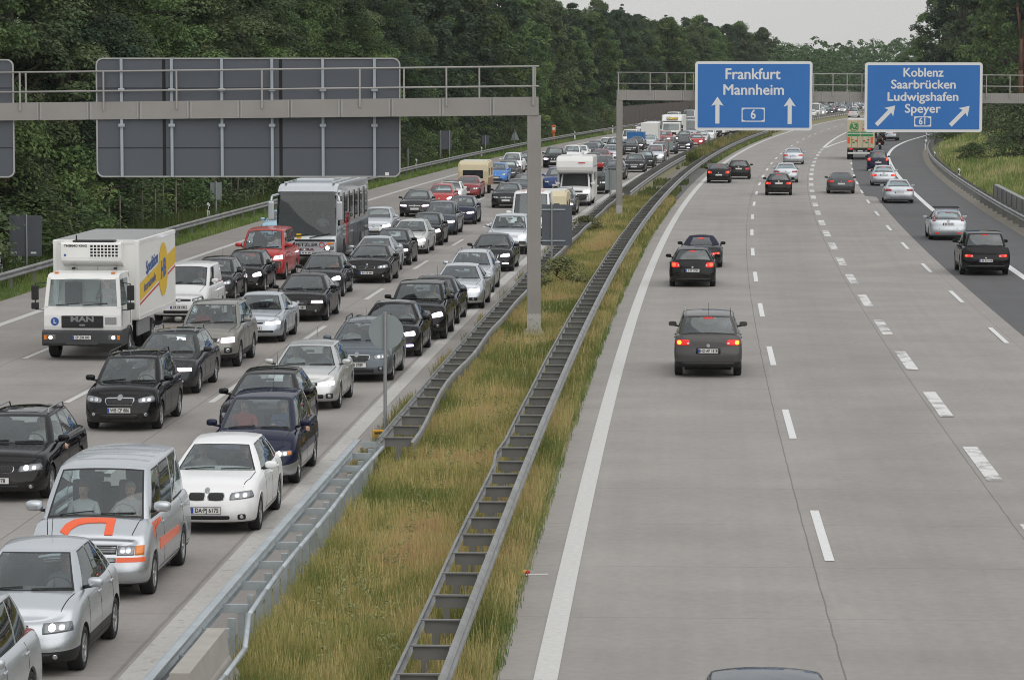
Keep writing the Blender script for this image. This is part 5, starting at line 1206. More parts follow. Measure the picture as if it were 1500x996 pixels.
# ------------------------------------------------------------------ gantries and signs
flat('gantry_steel', (.31, .295, .28), .65, .1, noise=.14, nscale=1.3); flat('gantry_rail', (.36, .35, .335), .6, .1, noise=.1); flat('sign_back', (.105, .115, .135), .5, .3, noise=.08, nscale=.7)
flat('sign_frame', (.40, .40, .39), .5, .2); flat('strut', (.38, .42, .46), .5, .3, noise=.1); flat('sign_blue', (.026, .165, .50), .45, noise=.04, nscale=.6); flat('sign_white', (.74, .745, .75), .5); flat('footing', (.42, .41, .39), .8, noise=.15)
flat('sign_back_pale', (.27, .31, .315), .55, .3, noise=.1, nscale=1.5); flat('reflector_yellow', (.72, .36, .015), .5, noise=.15, nscale=12); flat('phone_orange', (.72, .16, .02), .5)
def gantry(label, L, Rr, base, z_at, rails, wpost, front_posts, rear_posts, Y0, slope):
    root = empty('sign_gantry', base, 0, label, 'gantry'); inv = Matrix.Translation(-root.location); out = []
    (xl, ztl, zbl), (xr, ztr, zbr) = L, Rr; Yf = lambda x: Y0 + slope * (x - base[0])
    V = []
    for x, zt, zb_ in ((xl, ztl, zbl), (xr, ztr, zbr)):
        for dy, z in ((-.24, zb_), (-.24, zt), (.24, zt), (.24, zb_)): V.append((x, Yf(x) + dy, z))
    out.append(meshobj('cross_beam', V, [[0, 1, 5, 4], [1, 2, 6, 5], [2, 3, 7, 6], [3, 0, 4, 7], [0, 3, 2, 1], [4, 5, 6, 7]], 'gantry_steel', root, smooth=False))
    zt = lambda x: ztl + (ztr - ztl) * (x - xl) / (xr - xl); zb_ = lambda x: zbl + (zbr - zbl) * (x - xl) / (xr - xl)
    g = MB()
    for x in np.arange(math.ceil(min(xl, xr)) + .4, max(xl, xr), 1.545): [g.mat(i_).box((x + dx_, Yf(x) - .243, (zt(x) + zb_(x)) / 2), (w_, .02, zt(x) - zb_(x) - .02)) for i_, dx_, w_ in ((0, -.05, .05), (1, 0, .03), (0, .05, .05))]
    out.append(g.build('beam_seam', ['gantry_rail', 'rail_dark'], root)); out[-1]['kind'] = 'stuff'
    px = base[0]; pz = zb_(px)
    p = MB().box((px, Y0, pz / 2 + .3), (wpost, .42, pz - .6)); 
    for s in (-.5, -.17, .17, .5): p.box((px + s * wpost * .84, Y0 - .215, pz / 2 + .3), (.035, .02, pz - .7))
    out.append(p.build('post', 'gantry_steel', root))
    f = MB().box((px, Y0, .34), (wpost * 1.02, .44, .68), taper=(.98, .98)).box((px, Y0, .05), (wpost * 1.5, .7, .10), bev=.02)
    for s in (-.55, -.2, .2, .55): f.box((px + s * wpost, Y0 - .29, .15), (.05, .05, .16))
    out.append(f.build('base_plate', 'footing', root))
    for h0, h1 in rails: 
        for dy, nm in ((-.27, 'handrail'), (.27, 'handrail')): out.append(tubes(root, nm, [(xl, Yf(xl) + dy, zt(xl) + h0), (xr, Yf(xr) + dy, zt(xr) + h1)], .028, 'gantry_rail'))
    top = rails[0]
    for xs, dy in ((front_posts, -.27), (rear_posts, .27)):
        for x in xs:
            t = (x - xl) / (xr - xl); h = top[0] + (top[1] - top[0]) * t
            out.append(MB().box((x, Yf(x) + dy, zt(x) + h / 2 - .12), (.05, .05, h + .25)).build('rail_post', 'gantry_rail', root))
    for o in out: o.data.transform(inv)
    return root
# near gantry (over the queue): seen from behind its signs
bx, by = G(782, 491); Y1 = by
def PX(u, v, Y): return AT(u, v, Y)
xl, _, ztl = PX(-120, 152.6, Y1 + .9); _, _, zbl = PX(-120, 178, Y1 + .9); xr, _, ztr = PX(789, 142.3, Y1); _, _, zbr = PX(789, 169, Y1)
ux = lambda u, Y=Y1: PX(u, 100, Y)[0]
gantry('near grey sign gantry across the queue, post standing in the median grass', (xl, ztl, zbl), (xr, ztr, zbr), (bx, by, 0), None, [(.93, .93), (.33, .33)], .42,
       [ux(u) for u in (25, 149, 257, 383, 527, 654, 781, -80)], [ux(u) for u in (30, 136, 591, 702, 784)], Y1, -.05)
def back_sign(label, u0, v0, u1, v1, Y, struts, group=None):
    a = PX(u0, v1, Y); c = PX(u1, v0, Y); cx, cz = (a[0] + c[0]) / 2, (a[2] + c[2]) / 2; wd, ht = c[0] - a[0], c[2] - a[2]
    root = empty('direction_sign', (cx, Y, cz), 0, label, 'road sign')
    rounded = lambda w_, h_, r: [(sx_ * (w_ / 2 - r) + r * math.cos(t), sz_ * (h_ / 2 - r) + r * math.sin(t)) for sx_, sz_, t0 in ((1, 1, 0), (-1, 1, 90), (-1, -1, 180), (1, -1, 270)) for t in [math.radians(t0 + q * 15) for q in range(7)]]
    MB().prism(rounded(wd, ht, .22), 'y', -.012, .012).build('panel', 'sign_back', root)
    P = rounded(wd, ht, .22); Q = rounded(wd - .09, ht - .09, .18); n_ = len(P)
    V = [(x, y, z) for y in (-.05, .03) for x, z in P] + [(x, y, z) for y in (-.05, .03) for x, z in Q]; Fc = []
    for i in range(n_):
        j = (i + 1) % n_; Fc += [[i, j, n_ + j, n_ + i], [2 * n_ + i, 3 * n_ + i, 3 * n_ + j, 2 * n_ + j], [i, 2 * n_ + i, 2 * n_ + j, j], [n_ + i, n_ + j, 3 * n_ + j, 3 * n_ + i]]
    meshobj('frame', V, Fc, 'sign_frame', root, smooth=False, recalc=True)
    s_ = MB()
    for v in (129.5, 217): z = PX(300, v, Y)[2] - cz; s_.box((0, -.015, z), (wd - .1, .012, .025))
    for u in struts[1]: s_.box((PX(u, 100, Y)[0] - cx, -.016, 0), (.10, .012, ht - .1))
    s_.build('panel_joint', 'seam', root)
    for u in struts[0]:
        x = PX(u, 100, Y)[0] - cx; o = MB().box((x, -.07, 0), (.085, .09, ht - .02)).build('strut', 'strut', root)
        c_ = MB()
        for v in (132, 184): c_.box((x, -.13, PX(300, v, Y)[2] - cz), (.20, .08, .10), bev=.02)
        c_.build('clamp', 'strut', o)
    return root
bs = back_sign('wide dark grey sign back on the near gantry, crossed by six struts', 142, 85, 586.5, 260, Y1 + .52, ((178, 251.5, 325, 398.5, 473, 548.6), (240, 411)))
st_ = MB().box((1, 1, 1), (.01, .01, .01)); 
tg = MB().box((PX(567, 255, Y1 + .52)[0] - bs.location.x, -.02, PX(567, 255, Y1 + .52)[2] - bs.location.z), (.12, .01, .10)).build('sticker', 'sign_white', bs)
back_sign('second dark grey sign back at the leftmost end of the near gantry', -330, 87, 20, 260.5, Y1 + .75, ((-50, -120, -200, -280), (-100,)))
# far gantry (over the open carriageway)
fx, fy = G(907, 318); Y2 = fy
xl, _, ztl = PX(903.5, 132, Y2); zbl = PX(903.5, 147, Y2)[2]; xr, _, ztr = PX(1640, 138.5, Y2 - 1.6); zbr = PX(1640, 153.2, Y2 - 1.6)[2]
ux2 = lambda u: PX(u, 100, Y2)[0]
gantry('far grey sign gantry spanning the open carriageway, carrying two blue signs', (xl, ztl, zbl), (xr, ztr, zbr), (fx, fy, 0), None, [(.97, 1.0), (.36, .38)], .34,
       [ux2(u) for u in (906, 952, 1003, 1190, 1218, 1260, 1440, 1474, 1520)], [ux2(u) for u in (906, 977, 1016, 1240, 1300, 1400, 1510)], Y2, -.055)
_h = text_mesh('H', 1.0); CAPH = max(v.co.y for v in _h.vertices) - min(v.co.y for v in _h.vertices)
def blue_sign(label, u0, v0, u1, v1, Y, lines, arrows, box, tilt=0):
    s = Y * math.cos(PITCH) / F * 1.0
    a = PX(u0, v1, Y); c = PX(u1, v0, Y); cx, cz = (a[0] + c[0]) / 2, (a[2] + c[2]) / 2; wd, ht = c[0] - a[0], c[2] - a[2]
    root = empty('direction_sign', (cx, Y, cz), -.055, label, 'road sign')
    uc, vc = (u0 + u1) / 2, (v0 + v1) / 2; k = wd / (u1 - u0)
    P = lambda u, v: ((u - uc) * k, (vc - v) * k)
    rounded = lambda w_, h_, r: [(sx_ * (w_ / 2 - r) + r * math.cos(t), sz_ * (h_ / 2 - r) + r * math.sin(t)) for sx_, sz_, t0 in ((1, 1, 0), (-1, 1, 90), (-1, -1, 180), (1, -1, 270)) for t in [math.radians(t0 + q * 15) for q in range(7)]]
    MB().prism(rounded(wd, ht, .17), 'y', -.02, .02).build('border', 'sign_white', root)
    MB().prism(rounded(wd - .30, ht - .30, .05), 'y', -.026, -.0205).build('panel', 'sign_blue', root)
    for txt, u, v, cap, wpx in lines:
        x, z = P(u, v); o = text_obj('lettering', txt, 1.0, 'sign_white', root, (0, 0, 0), (1, 0, 0), (0, 0, 1), bold=0)
        xs = [p.co.x for p in o.data.vertices]; w0 = max(xs) - min(xs); mx = (max(xs) + min(xs)) / 2
        rx = wpx * k / w0; rz = cap * k / CAPH
        o.data.transform(Matrix.Translation((x, -.031, z)) @ Matrix.Diagonal((rx, 1, rz, 1)) @ Matrix.Translation((-mx, 0, 0)))
        bm = bmesh.new(); bm.from_mesh(o.data); gs = bm.faces[:]      # heavier strokes
        for q_, (ddx, ddz) in enumerate(((.017, 0), (-.017, 0), (0, .013), (0, -.013))):
            d_ = bmesh.ops.duplicate(bm, geom=gs); [setattr(v_, 'co', v_.co + Vector((ddx, -.0004 * (q_ + 1), ddz))) for v_ in d_['geom'] if isinstance(v_, bmesh.types.BMVert)]
        bm.to_mesh(o.data); bm.free()
    for (ua, va), (ub, vb), sw in arrows:
        a_, b_ = Vector(P(ua, va)), Vector(P(ub, vb)); d = (b_ - a_).normalized(); n_ = Vector((-d.y, d.x)); L = (b_ - a_).length; hw = sw * k; hl = 11.5 * k; st = 3.0 * k
        pts = [a_ + n_ * st, a_ + d * (L - hl) + n_ * st, a_ + d * (L - hl * 1.18) + n_ * hw, b_, a_ + d * (L - hl * 1.18) - n_ * hw, a_ + d * (L - hl) - n_ * st, a_ - n_ * st]
        meshobj('arrow', [(p.x, -.031, p.y) for p in pts], [[0, 1, 5, 6], [1, 2, 3], [1, 3, 5], [3, 4, 5]], 'sign_white', root, smooth=False)
    ub, vb, bw, bh, num = box; x, z = P(ub, vb); W_, H_ = bw * k / 2, bh * k / 2
    MB().box((x, -.0285, z), (W_ * 2, .006, H_ * 2)).build('number_box', 'sign_white', root)
    t = .055; hx = [(x - W_ + t, z), (x - W_ + t, z + H_ - t * 2.2), (x - W_ + t * 3.6, z + H_ - t), (x + W_ - t * 3.6, z + H_ - t), (x + W_ - t, z + H_ - t * 2.2), (x + W_ - t, z - H_ + t * 2.2), (x + W_ - t * 3.6, z - H_ + t), (x - W_ + t * 3.6, z - H_ + t), (x - W_ + t, z - H_ + t * 2.2)]
    meshobj('number_field', [(p[0], -.0325, p[1]) for p in hx], [list(range(len(hx)))], 'sign_blue', root, smooth=False)
    text_obj('lettering', num, bh * k * .92, 'sign_white', root, (x, -.036, z), (1, 0, 0), (0, 0, 1), sx=.86, bold=.012)
    for q in (-.3, .3): MB().box((q * wd, .16, 0), (.09, .26, ht * .96)).build('strut', 'strut', root)
    return root
Yb = Y2 - .75
blue_sign('blue motorway sign with white lettering Frankfurt and Mannheim and two upward arrows', 1018, 90.3, 1190, 191.5, Yb - .4, [('Frankfurt', 1103, 109.5, 15.5, 80), ('Mannheim', 1104, 132.5, 15.0, 88)], [((1051, 181.5), (1051, 142), 9), ((1157, 182), (1157, 143), 9)], (1103.5, 168.5, 34, 20.5, '6'))
blue_sign('blue motorway sign with white lettering Koblenz to Speyer and two slanting arrows', 1266.5, 92, 1439, 194, Yb - .9, [('Koblenz', 1352.5, 107, 12.5, 58), ('Saarbrücken', 1352.5, 124.5, 12.5, 94), ('Ludwigshafen', 1352, 142.5, 12.5, 103), ('Speyer', 1352, 160, 12.5, 52)], [((1284, 183.5), (1311.5, 155), 9), ((1392.5, 184), (1420.5, 155.5), 9)], (1352, 178.5, 25, 15, '61'))
# small signs seen from behind
def panel_sign(label, u0, v0, u1, v1, ub, vb, posts=None, mat='sign_back', name='road_sign', shape='rect', split=0):
    x, y = G(ub, vb); root = empty(name, (x, y, 0), 0, label, 'road sign')
    a = PX(u0, v1, y); c = PX(u1, v0, y)
    if shape == 'rect': MB().box(((a[0] + c[0]) / 2 - x, .045, (a[2] + c[2]) / 2), (c[0] - a[0], .03, c[2] - a[2]), bev=.004).build('panel', mat, root)
    elif shape == 'round':
        r = (c[0] - a[0]) / 2; MB().prism([(r * math.cos(t) + (a[0] + c[0]) / 2 - x, r * math.sin(t) + (a[2] + c[2]) / 2) for t in np.linspace(0, 2 * math.pi, 33)[:-1]], 'y', .03, .06).build('panel', mat, root)
    else: MB().prism([(a[0] - x, a[2]), (c[0] - x, a[2]), ((a[0] + c[0]) / 2 - x, c[2])], 'y', .03, .06).build('panel', mat, root)
    for u in (posts or [ub]):
        xx = PX(u, vb, y)[0] - x; MB().tube((xx, 0, -.1), (xx, 0, c[2] + .06), .038 if y < 170 else .05, 8).build('post', 'galv', root)
    if split:
        z = a[2] + (c[2] - a[2]) * .5
        for dz in (.12, .88): MB().box((PX(ub, vb, y)[0] - x, .0, a[2] + (c[2] - a[2]) * dz), ((c[0] - a[0]) * .9, .02, .05)).build('bracket', 'strut', root)
    return root
s1 = panel_sign('dark grey sign back with two pale stickers on a post before the forest', 14, 316, 60.5, 375.5, 39.5, 404, split=0)
for du in (-17, 12): MB().box((PX(37 + du, 370, s1.location.y)[0] - s1.location.x, .027, PX(37, 370.5, s1.location.y)[2]), (.22, .006, .07)).build('sticker', 'sign_white', s1)
panel_sign('pale small sign back on a thin post in front of the wire fence', 308, 267.5, 324.5, 293, 316.5, 324, mat='sign_back_pale')
panel_sign('dark sign back on two posts in front of the forest', 643, 192, 661.5, 219, 652, 241, posts=[645.5, 658.5])
panel_sign('slim dark sign back beside the forest, left of the triangular one', 705.5, 199, 716.5, 212, 711, 226)
panel_sign('triangular sign back on a post in front of the forest', 747.5, 190, 761, 205.5, 754, 218, mat='sign_back_pale', shape='tri')
panel_sign('thin bare post with a tiny plate beside the forest barrier', 596, 219, 599.5, 224, 597.5, 253)
panel_sign('dark square sign back standing in the median grass right of the gantry post', 793.5, 300, 838, 360, 808, 411, split=1)
panel_sign('pale grey sign back in the median, left of the far gantry post', 886.5, 250, 906, 278.5, 894, 307, mat='sign_back_pale')
panel_sign('small pale sign back above the far median barrier', 974.5, 207.5, 986, 220, 980, 246, mat='sign_back_pale')
panel_sign('round grey sign back on a pole by the median barrier, hiding a dark car', 540, 461, 591, 511.5, 564.5, 650, mat='sign_back_pale', shape='round')
# yellow marker box on the barrier end
x_, y_ = G(555, 650); mk = empty('marker_box', (x_, y_, .10), 0, 'small yellow reflector plate on the median barrier under the round sign', 'marker')
MB().box((0, 0, .12), (.28, .10, .17), bev=.02).build('plate', 'reflector_yellow', mk); MB().box((0, -.052, .14), (.18, .006, .05)).build('dark_band', 'ink', mk); MB().box((0, .06, .1), (.05, .04, .4)).build('holder', 'galv', mk)
# emergency phone
x_, y_ = G(811, 209); ph = empty('emergency_phone', (x_, y_, 0), 0, 'orange emergency phone pillar behind the left barrier', 'phone pillar')
MB().box((0, 0, .7), (.22, .22, 1.4), bev=.03).build('pillar', 'phone_orange', ph); h_ = MB().box((0, 0, 1.6), (.5, .4, .85), bev=.06).build('phone_head', 'phone_orange', ph); MB().box((0, -.21, 1.62), (.3, .02, .32), bev=.02).build('panel', 'sign_white', h_); MB().box((0, -.225, 1.82), (.2, .01, .05)).build('speaker_slot', 'ink', h_)
# delineator posts
def delineator(u, v, side, label):
    x, y = G(u, v); r = empty('marker_post', (x, y, 0), 0, label, 'marker post', 'reflector posts behind the barriers')
    MB().prism([(-.075, 0), (.075, 0), (.075, .98), (-.02, 1.08), (-.075, 1.05)], 'y', -.05, .05).build('post', 'sign_white', r)
    MB().prism([(-.078, .70), (.078, .62), (.078, .86), (-.078, .94)], 'y', -.053, .053).build('black_band', 'ink', r); MB().box((0, -.056, .79), (.05, .006, .16)).build('reflector', 'plate_white', r)
for u, v, l in ((1, 411, 'white reflector post at the left picture edge behind the barrier'), (305.5, 326, 'white reflector post between the wire fence and the barrier'), (610, 252, 'white reflector post left of the two-post sign'), (705.5, 232, 'white reflector post beside the slim dark sign'), (842, 206, 'white reflector post right of the orange phone'), (897.5, 195.5, 'white reflector post left of the far gantry post'), (944.5, 188, 'white reflector post in front of the brown noise wall'),
    (1471.5, 305, 'white reflector post in front of the taller barrier wall'), (1405, 268, 'white reflector post halfway along the right-hand grass slope'), (1369, 240, 'white reflector post where the right barrier starts to bend'), (1355.5, 220, 'white reflector post on the bend of the right barrier'), (1357, 208, 'farthest white reflector post, below the Koblenz sign')): delineator(u, v, 1, l)
# noise wall, wire fence
flat('noise_wall', (.115, .095, .085), .9, noise=.25, nscale=1.2); flat('noise_post', (.17, .145, .13), .8, noise=.2); flat('wall_red', (.20, .075, .06), .8)
nw = empty('noise_wall', (*R(458, -27), 0), 0, 'brown boarded noise wall with pale posts behind the far queue', 'noise wall'); inv = Matrix.Translation(-nw.location); out = []
ys = np.arange(458, 860, 5.0)
for a in range(len(ys) - 1):
    p, q = R(ys[a], -27), R(ys[a + 1], -27); c = ((p[0] + q[0]) / 2, (p[1] + q[1]) / 2); L = math.hypot(p[0] - q[0], p[1] - q[1]); rz = math.atan2(q[1] - p[1], q[0] - p[0])
    hgt = 3.1 + (.25 if ys[a] > 600 else 0)
    out.append(MB().box((*c, hgt / 2), (L, .12, hgt), rz).build('wall_panel', 'noise_wall' if a else 'wall_red', nw)); out.append(MB().box((*p, hgt / 2 + .03), (.16, .2, hgt + .06), rz).build('wall_post', 'noise_post' if a != 28 else 'wall_red', nw))
for o in out: o.data.transform(inv)
flat('fence_wood', (.20, .18, .15), .9, noise=.2); flat('fence_wire', (.10, .10, .095), .6, .5)
fe = empty('wire_fence', (*R(100, -26.6), 0), 0, 'wire game fence on wooden posts at the edge of the left forest', 'fence'); inv = Matrix.Translation(-fe.location); out = []
ys = np.arange(100, 340, 3.0); wr = MB()
for k, y in enumerate(ys):
    p = R(y, -26.6 + .1 * math.sin(y)); 
    if k < 100: out.append(MB().tube((*p, 0), (p[0] + rng.normal(0, .04), p[1], 2.0 + rng.uniform(0, .3)), .045, 6).build('fence_post', 'fence_wood', fe))
    if k: 
        for z in np.linspace(.15, 1.9, 9): wr.tube((*R(ys[k - 1], -26.6 + .1 * math.sin(ys[k - 1])), z), (*p, z), .006, 3)
out.append(wr.build('wire', 'fence_wire', fe)); out[-1]['kind'] = 'stuff'
for o in out: o.data.transform(inv)
# debris
x_, y_ = G(768, 842); db = empty('lamp_fragment', (x_, y_, 0), .1, 'small yellow and red broken lamp piece lying at the concrete edge', 'debris')
V, Fc = lathe([(.03, .0), (.065, .01), (.065, .03), (.03, .04)], 16); MB().add([(p[0], p[1], max(0, p[2]) + .02) for p in V], Fc).build('reflector', 'reflector_yellow', db); MB().box((.06, .0, .05), (.07, .06, .045), bev=.015).build('housing', 'sticker_red', db); MB().box((.20, -.02, .012), (.36, .02, .015), .05).build('strip', 'sign_white', db)
# ------------------------------------------------------------------ foliage
def colmat(name, stops, attr='tone', rough=.7, trans=.33, nscale=.0):
    m, nt, b = newmat(name); at = nt.nodes.new('ShaderNodeAttribute'); at.attribute_name = attr
    r = nt.nodes.new('ShaderNodeValToRGB'); nt.links.new(at.outputs['Fac'], r.inputs[0]); el = r.color_ramp.elements
    el[0].position = stops[0][0]; el[0].color = (*stops[0][1], 1); el[1].position = stops[-1][0]; el[1].color = (*stops[-1][1], 1)
    for p, c in stops[1:-1]: q = el.new(p); q.color = (*c, 1)
    oi = nt.nodes.new('ShaderNodeObjectInfo'); mr = nt.nodes.new('ShaderNodeMapRange'); mr.inputs[3].default_value = .62; mr.inputs[4].default_value = 1.38; nt.links.new(oi.outputs['Random'], mr.inputs[0])
    sc = nt.nodes.new('ShaderNodeVectorMath'); sc.operation = 'SCALE'; nt.links.new(r.outputs[0], sc.inputs[0]); nt.links.new(mr.outputs[0], sc.inputs['Scale'])
    nt.links.new(sc.outputs[0], b.inputs['Base Color']); setp(b, Roughness=rough); b.inputs['Specular IOR Level'].default_value = .3
    out = nt.nodes['Material Output']; tl = nt.nodes.new('ShaderNodeBsdfTranslucent'); nt.links.new(sc.outputs[0], tl.inputs[0]); mx = nt.nodes.new('ShaderNodeMixShader'); mx.inputs[0].default_value = trans
    nt.links.new(b.outputs[0], mx.inputs[1]); nt.links.new(tl.outputs[0], mx.inputs[2]); nt.links.new(mx.outputs[0], out.inputs[0]); return m
colmat('leaf_broad', [(0, (.044, .080, .033)), (.4, (.090, .148, .054)), (.75, (.145, .212, .070)), (1, (.22, .27, .10))])
colmat('leaf_pine', [(0, (.022, .042, .026)), (.5, (.044, .076, .042)), (1, (.085, .12, .062))])
colmat('leaf_olive', [(0, (.042, .068, .034)), (.5, (.088, .124, .058)), (1, (.165, .19, .085))])
colmat('grass_dry', [(0, (.125, .175, .046)), (.32, (.225, .245, .075)), (.58, (.39, .345, .135)), (.82, (.55, .46, .22)), (1, (.46, .31, .16))], trans=.3)
colmat('grass_green', [(0, (.085, .14, .034)), (.5, (.15, .21, .06)), (1, (.32, .31, .13))], trans=.3)
colmat('weed_leaf', [(0, (.12, .14, .05)), (.5, (.19, .21, .085)), (1, (.29, .29, .14))])
flat('bark', (.055, .045, .036), .9, noise=.35, nscale=2); flat('bark_pine', (.13, .07, .045), .9, noise=.35, nscale=2)
colmat('grass_slope', [(0, (.14, .20, .055)), (.45, (.25, .31, .10)), (.8, (.43, .41, .18)), (1, (.55, .48, .25))], trans=.3)
def fast_mesh(name, V, nper, tone, mat, parent=None):
    V = np.asarray(V, dtype=np.float32).reshape(-1, 3); nf = len(V) // nper
    me = bpy.data.meshes.new(name); me.vertices.add(len(V)); me.vertices.foreach_set('co', V.ravel()); me.loops.add(len(V)); me.loops.foreach_set('vertex_index', np.arange(len(V), dtype=np.int32))
    me.polygons.add(nf); me.polygons.foreach_set('loop_start', np.arange(0, len(V), nper, dtype=np.int32)); me.polygons.foreach_set('loop_total', np.full(nf, nper, dtype=np.int32))
    me.update(calc_edges=True); a = me.attributes.new('tone', 'FLOAT', 'FACE'); a.data.foreach_set('value', np.clip(np.asarray(tone, dtype=np.float32), 0, 1)); me.materials.append(M[mat]); return me
def leaves(cent, rad, n, size, g, up=.9, flat_=.8):
    """n leaf quads on clumps; g = random generator"""
    k = g.integers(0, len(cent), n); d = g.normal(size=(n, 3)); d /= np.linalg.norm(d, axis=1)[:, None]; d[:, 2] = np.where(d[:, 2] < -.35, -d[:, 2], d[:, 2])
    r = rad[k] * g.uniform(.55, 1.05, n); p = cent[k] + d * r[:, None] * np.array([1, 1, flat_])
    nrm = d + np.array([0, 0, up]) + g.normal(scale=.55, size=(n, 3)); nrm /= np.linalg.norm(nrm, axis=1)[:, None]
    t = np.cross(nrm, g.normal(size=(n, 3))); t /= np.linalg.norm(t, axis=1)[:, None]; b_ = np.cross(nrm, t)
    s = size * g.uniform(.6, 1.35, n)[:, None]
    V = np.stack([p - t * s * .5, p + b_ * s * .30, p + t * s * .5, p - b_ * s * .30], axis=1); return V, k
def tree_proto(seed, h, wd, n, size, mat, kind='broad', low=.12, NB=70, rs=1.0):
    g = np.random.default_rng(seed); C = []; Rr = []
    nb = NB if kind == 'broad' else (90 if kind == 'spruce' else 34)
    for i in range(nb):
        if kind == 'broad':
            z = h * (low + (1 - low) * g.uniform(0, 1) ** .8); f = (z / h - low) / (1 - low); prof = math.sin(math.pi * min(1, .22 + f * .80)) ** .7
            rr = wd / 2 * prof * g.uniform(.35, 1.02); a = g.uniform(0, 2 * math.pi); C.append((rr * math.cos(a), rr * math.sin(a), min(z, h * .95))); Rr.append((g.uniform(.05, .13) * wd + .3) * rs)
        elif kind == 'spruce':
            f = g.uniform(0, 1) ** 1.3; z = h * (.08 + .92 * f); rr = wd / 2 * (1 - f) ** .9 * g.uniform(.3, 1.05); a = g.uniform(0, 2 * math.pi); C.append((rr * math.cos(a), rr * math.sin(a), z)); Rr.append(.25 + .1 * wd * (1.05 - f))
        else:
            z = h * g.uniform(.55, .98); f = (z / h - .55) / .43; rr = wd / 2 * (1.05 - f * .75) * g.uniform(.2, 1); a = g.uniform(0, 2 * math.pi); C.append((rr * math.cos(a), rr * math.sin(a), z)); Rr.append(g.uniform(.08, .15) * wd)
    C = np.array(C); Rr = np.array(Rr); V, k = leaves(C, Rr, n, size, g, flat_=.75 if kind == 'broad' else .5)
    ct = g.normal(.45, .20, len(C)); tone = ct[k] + g.normal(0, .15, n)
    crown = fast_mesh('crown', V, 4, tone, mat)
    mb = MB(); th = h * (.62 if kind == 'broad' else .92); r0 = .018 * h + .05; pts = [(g.normal(0, .06) * i, g.normal(0, .06) * i, th * i / 6 - .2 * (i == 0)) for i in range(7)]
    for i in range(6): mb.tube(pts[i], pts[i + 1], r0 * (1 - i / 7.5), 7, r0 * (1 - (i + 1) / 7.5))
    for i in range(9):
        c = C[g.integers(0, len(C))]; s_ = pts[min(5, max(1, int(c[2] / th * 6) - 1))]; mb.tube(s_, (s_[0] + (c[0] - s_[0]) * .55, s_[1] + (c[1] - s_[1]) * .55, s_[2] + (c[2] - s_[2]) * .7), r0 * .4, 5, r0 * .25); mb.tube((s_[0] + (c[0] - s_[0]) * .55, s_[1] + (c[1] - s_[1]) * .55, s_[2] + (c[2] - s_[2]) * .7), tuple(c), r0 * .25, 5, r0 * .08)
    tr = mb.build('trunk', 'bark' if kind == 'broad' else 'bark_pine', None, True); td = tr.data; bpy.data.objects.remove(tr)
    return crown, td
NEAR = [tree_proto(100 + i, 16, 9.0, 36000, .215, m_, low=.04) for i, m_ in enumerate(('leaf_broad', 'leaf_broad', 'leaf_olive', 'leaf_broad', 'leaf_pine'))]
MIDT = [tree_proto(200 + i, 16, 9.0, 16000, .34, m_, low=.06, NB=110, rs=.8) for i, m_ in enumerate(('leaf_broad', 'leaf_olive', 'leaf_broad', 'leaf_pine'))]
PINE = [tree_proto(300 + i, 17, 7.0, 8000, .34, 'leaf_pine', 'pine') for i in range(2)]
SPRU = [tree_proto(350 + i, 18, 5.0, 6000, .34, 'leaf_pine', 'spruce', NB=0) for i in range(2)]
BUSH = [tree_proto(400 + i, 3.2, 4.2, 5200, .17, m_, low=.0) for i, m_ in enumerate(('leaf_broad', 'leaf_olive', 'leaf_broad'))]
NT = [0]
def plant(proto, x, y, h, w_, label, cat, group, name='tree', base=16.0, wb=9.0, z=0.0):
    crown, trunk = proto; o = empty(name, (x, y, z), rng.uniform(0, 6.28), label, cat, group); o.scale = (w_ / wb, w_ / wb, h / base); NT[0] += 1
    for nm, d in (('crown', crown), ('trunk', trunk)): c = link(bpy.data.objects.new(nm, d)); c.parent = o
    return o
LB = 'dense broadleaf tree in the green forest wall left of the queue'; GB = 'trees of the forest left of the motorway'
y = 118.0; k = 0
while y < 720:
    far = y > 300; P_ = MIDT if far else NEAR
    n_ = -30.2 + rng.normal(0, .8) - (1.5 if y > 430 else 0); x_, y_ = R(y, n_)
    plant(P_[rng.integers(0, len(P_))], x_, y_, rng.uniform(14.5, 18.5), rng.uniform(7.8, 10.5), LB, 'tree', GB); y += rng.uniform(4.6, 6.4) * (1.25 if far else 1)
y = 112.0
while y < 740:
    x_, y_ = R(y, -37.5 + rng.normal(0, 1.3)); q_ = rng.random(); P_ = PINE if q_ < .28 else (SPRU if q_ < .48 else MIDT)
    plant(P_[rng.integers(0, len(P_))], x_, y_, rng.uniform(17, 20.5), rng.uniform(8, 11) if P_ is MIDT else (7 if P_ is PINE else 5.5), LB if P_ is MIDT else 'slim dark spruce rising above the forest edge left of the queue' if P_ is SPRU else 'dark pine rising above the forest edge left of the queue', 'tree', GB if P_ is MIDT else 'spruces behind the left forest edge' if P_ is SPRU else 'pines behind the left forest edge', base=16 if P_ is MIDT else (18 if P_ is SPRU else 17), wb=9 if P_ is MIDT else (5 if P_ is SPRU else 7)); y += rng.uniform(7.5, 11)
y = 108.0
while y < 470:                                                # undergrowth at the forest edge
    x_, y_ = R(y, -27.6 + rng.normal(0, .5)); plant(BUSH[rng.integers(0, 3)], x_, y_, rng.uniform(2.2, 4.6), rng.uniform(3.6, 6), 'leafy bush at the foot of the left forest', 'bush', 'undergrowth bushes along the left forest', 'bush', 3.2, 4.2); y += rng.uniform(3.2, 6.5)
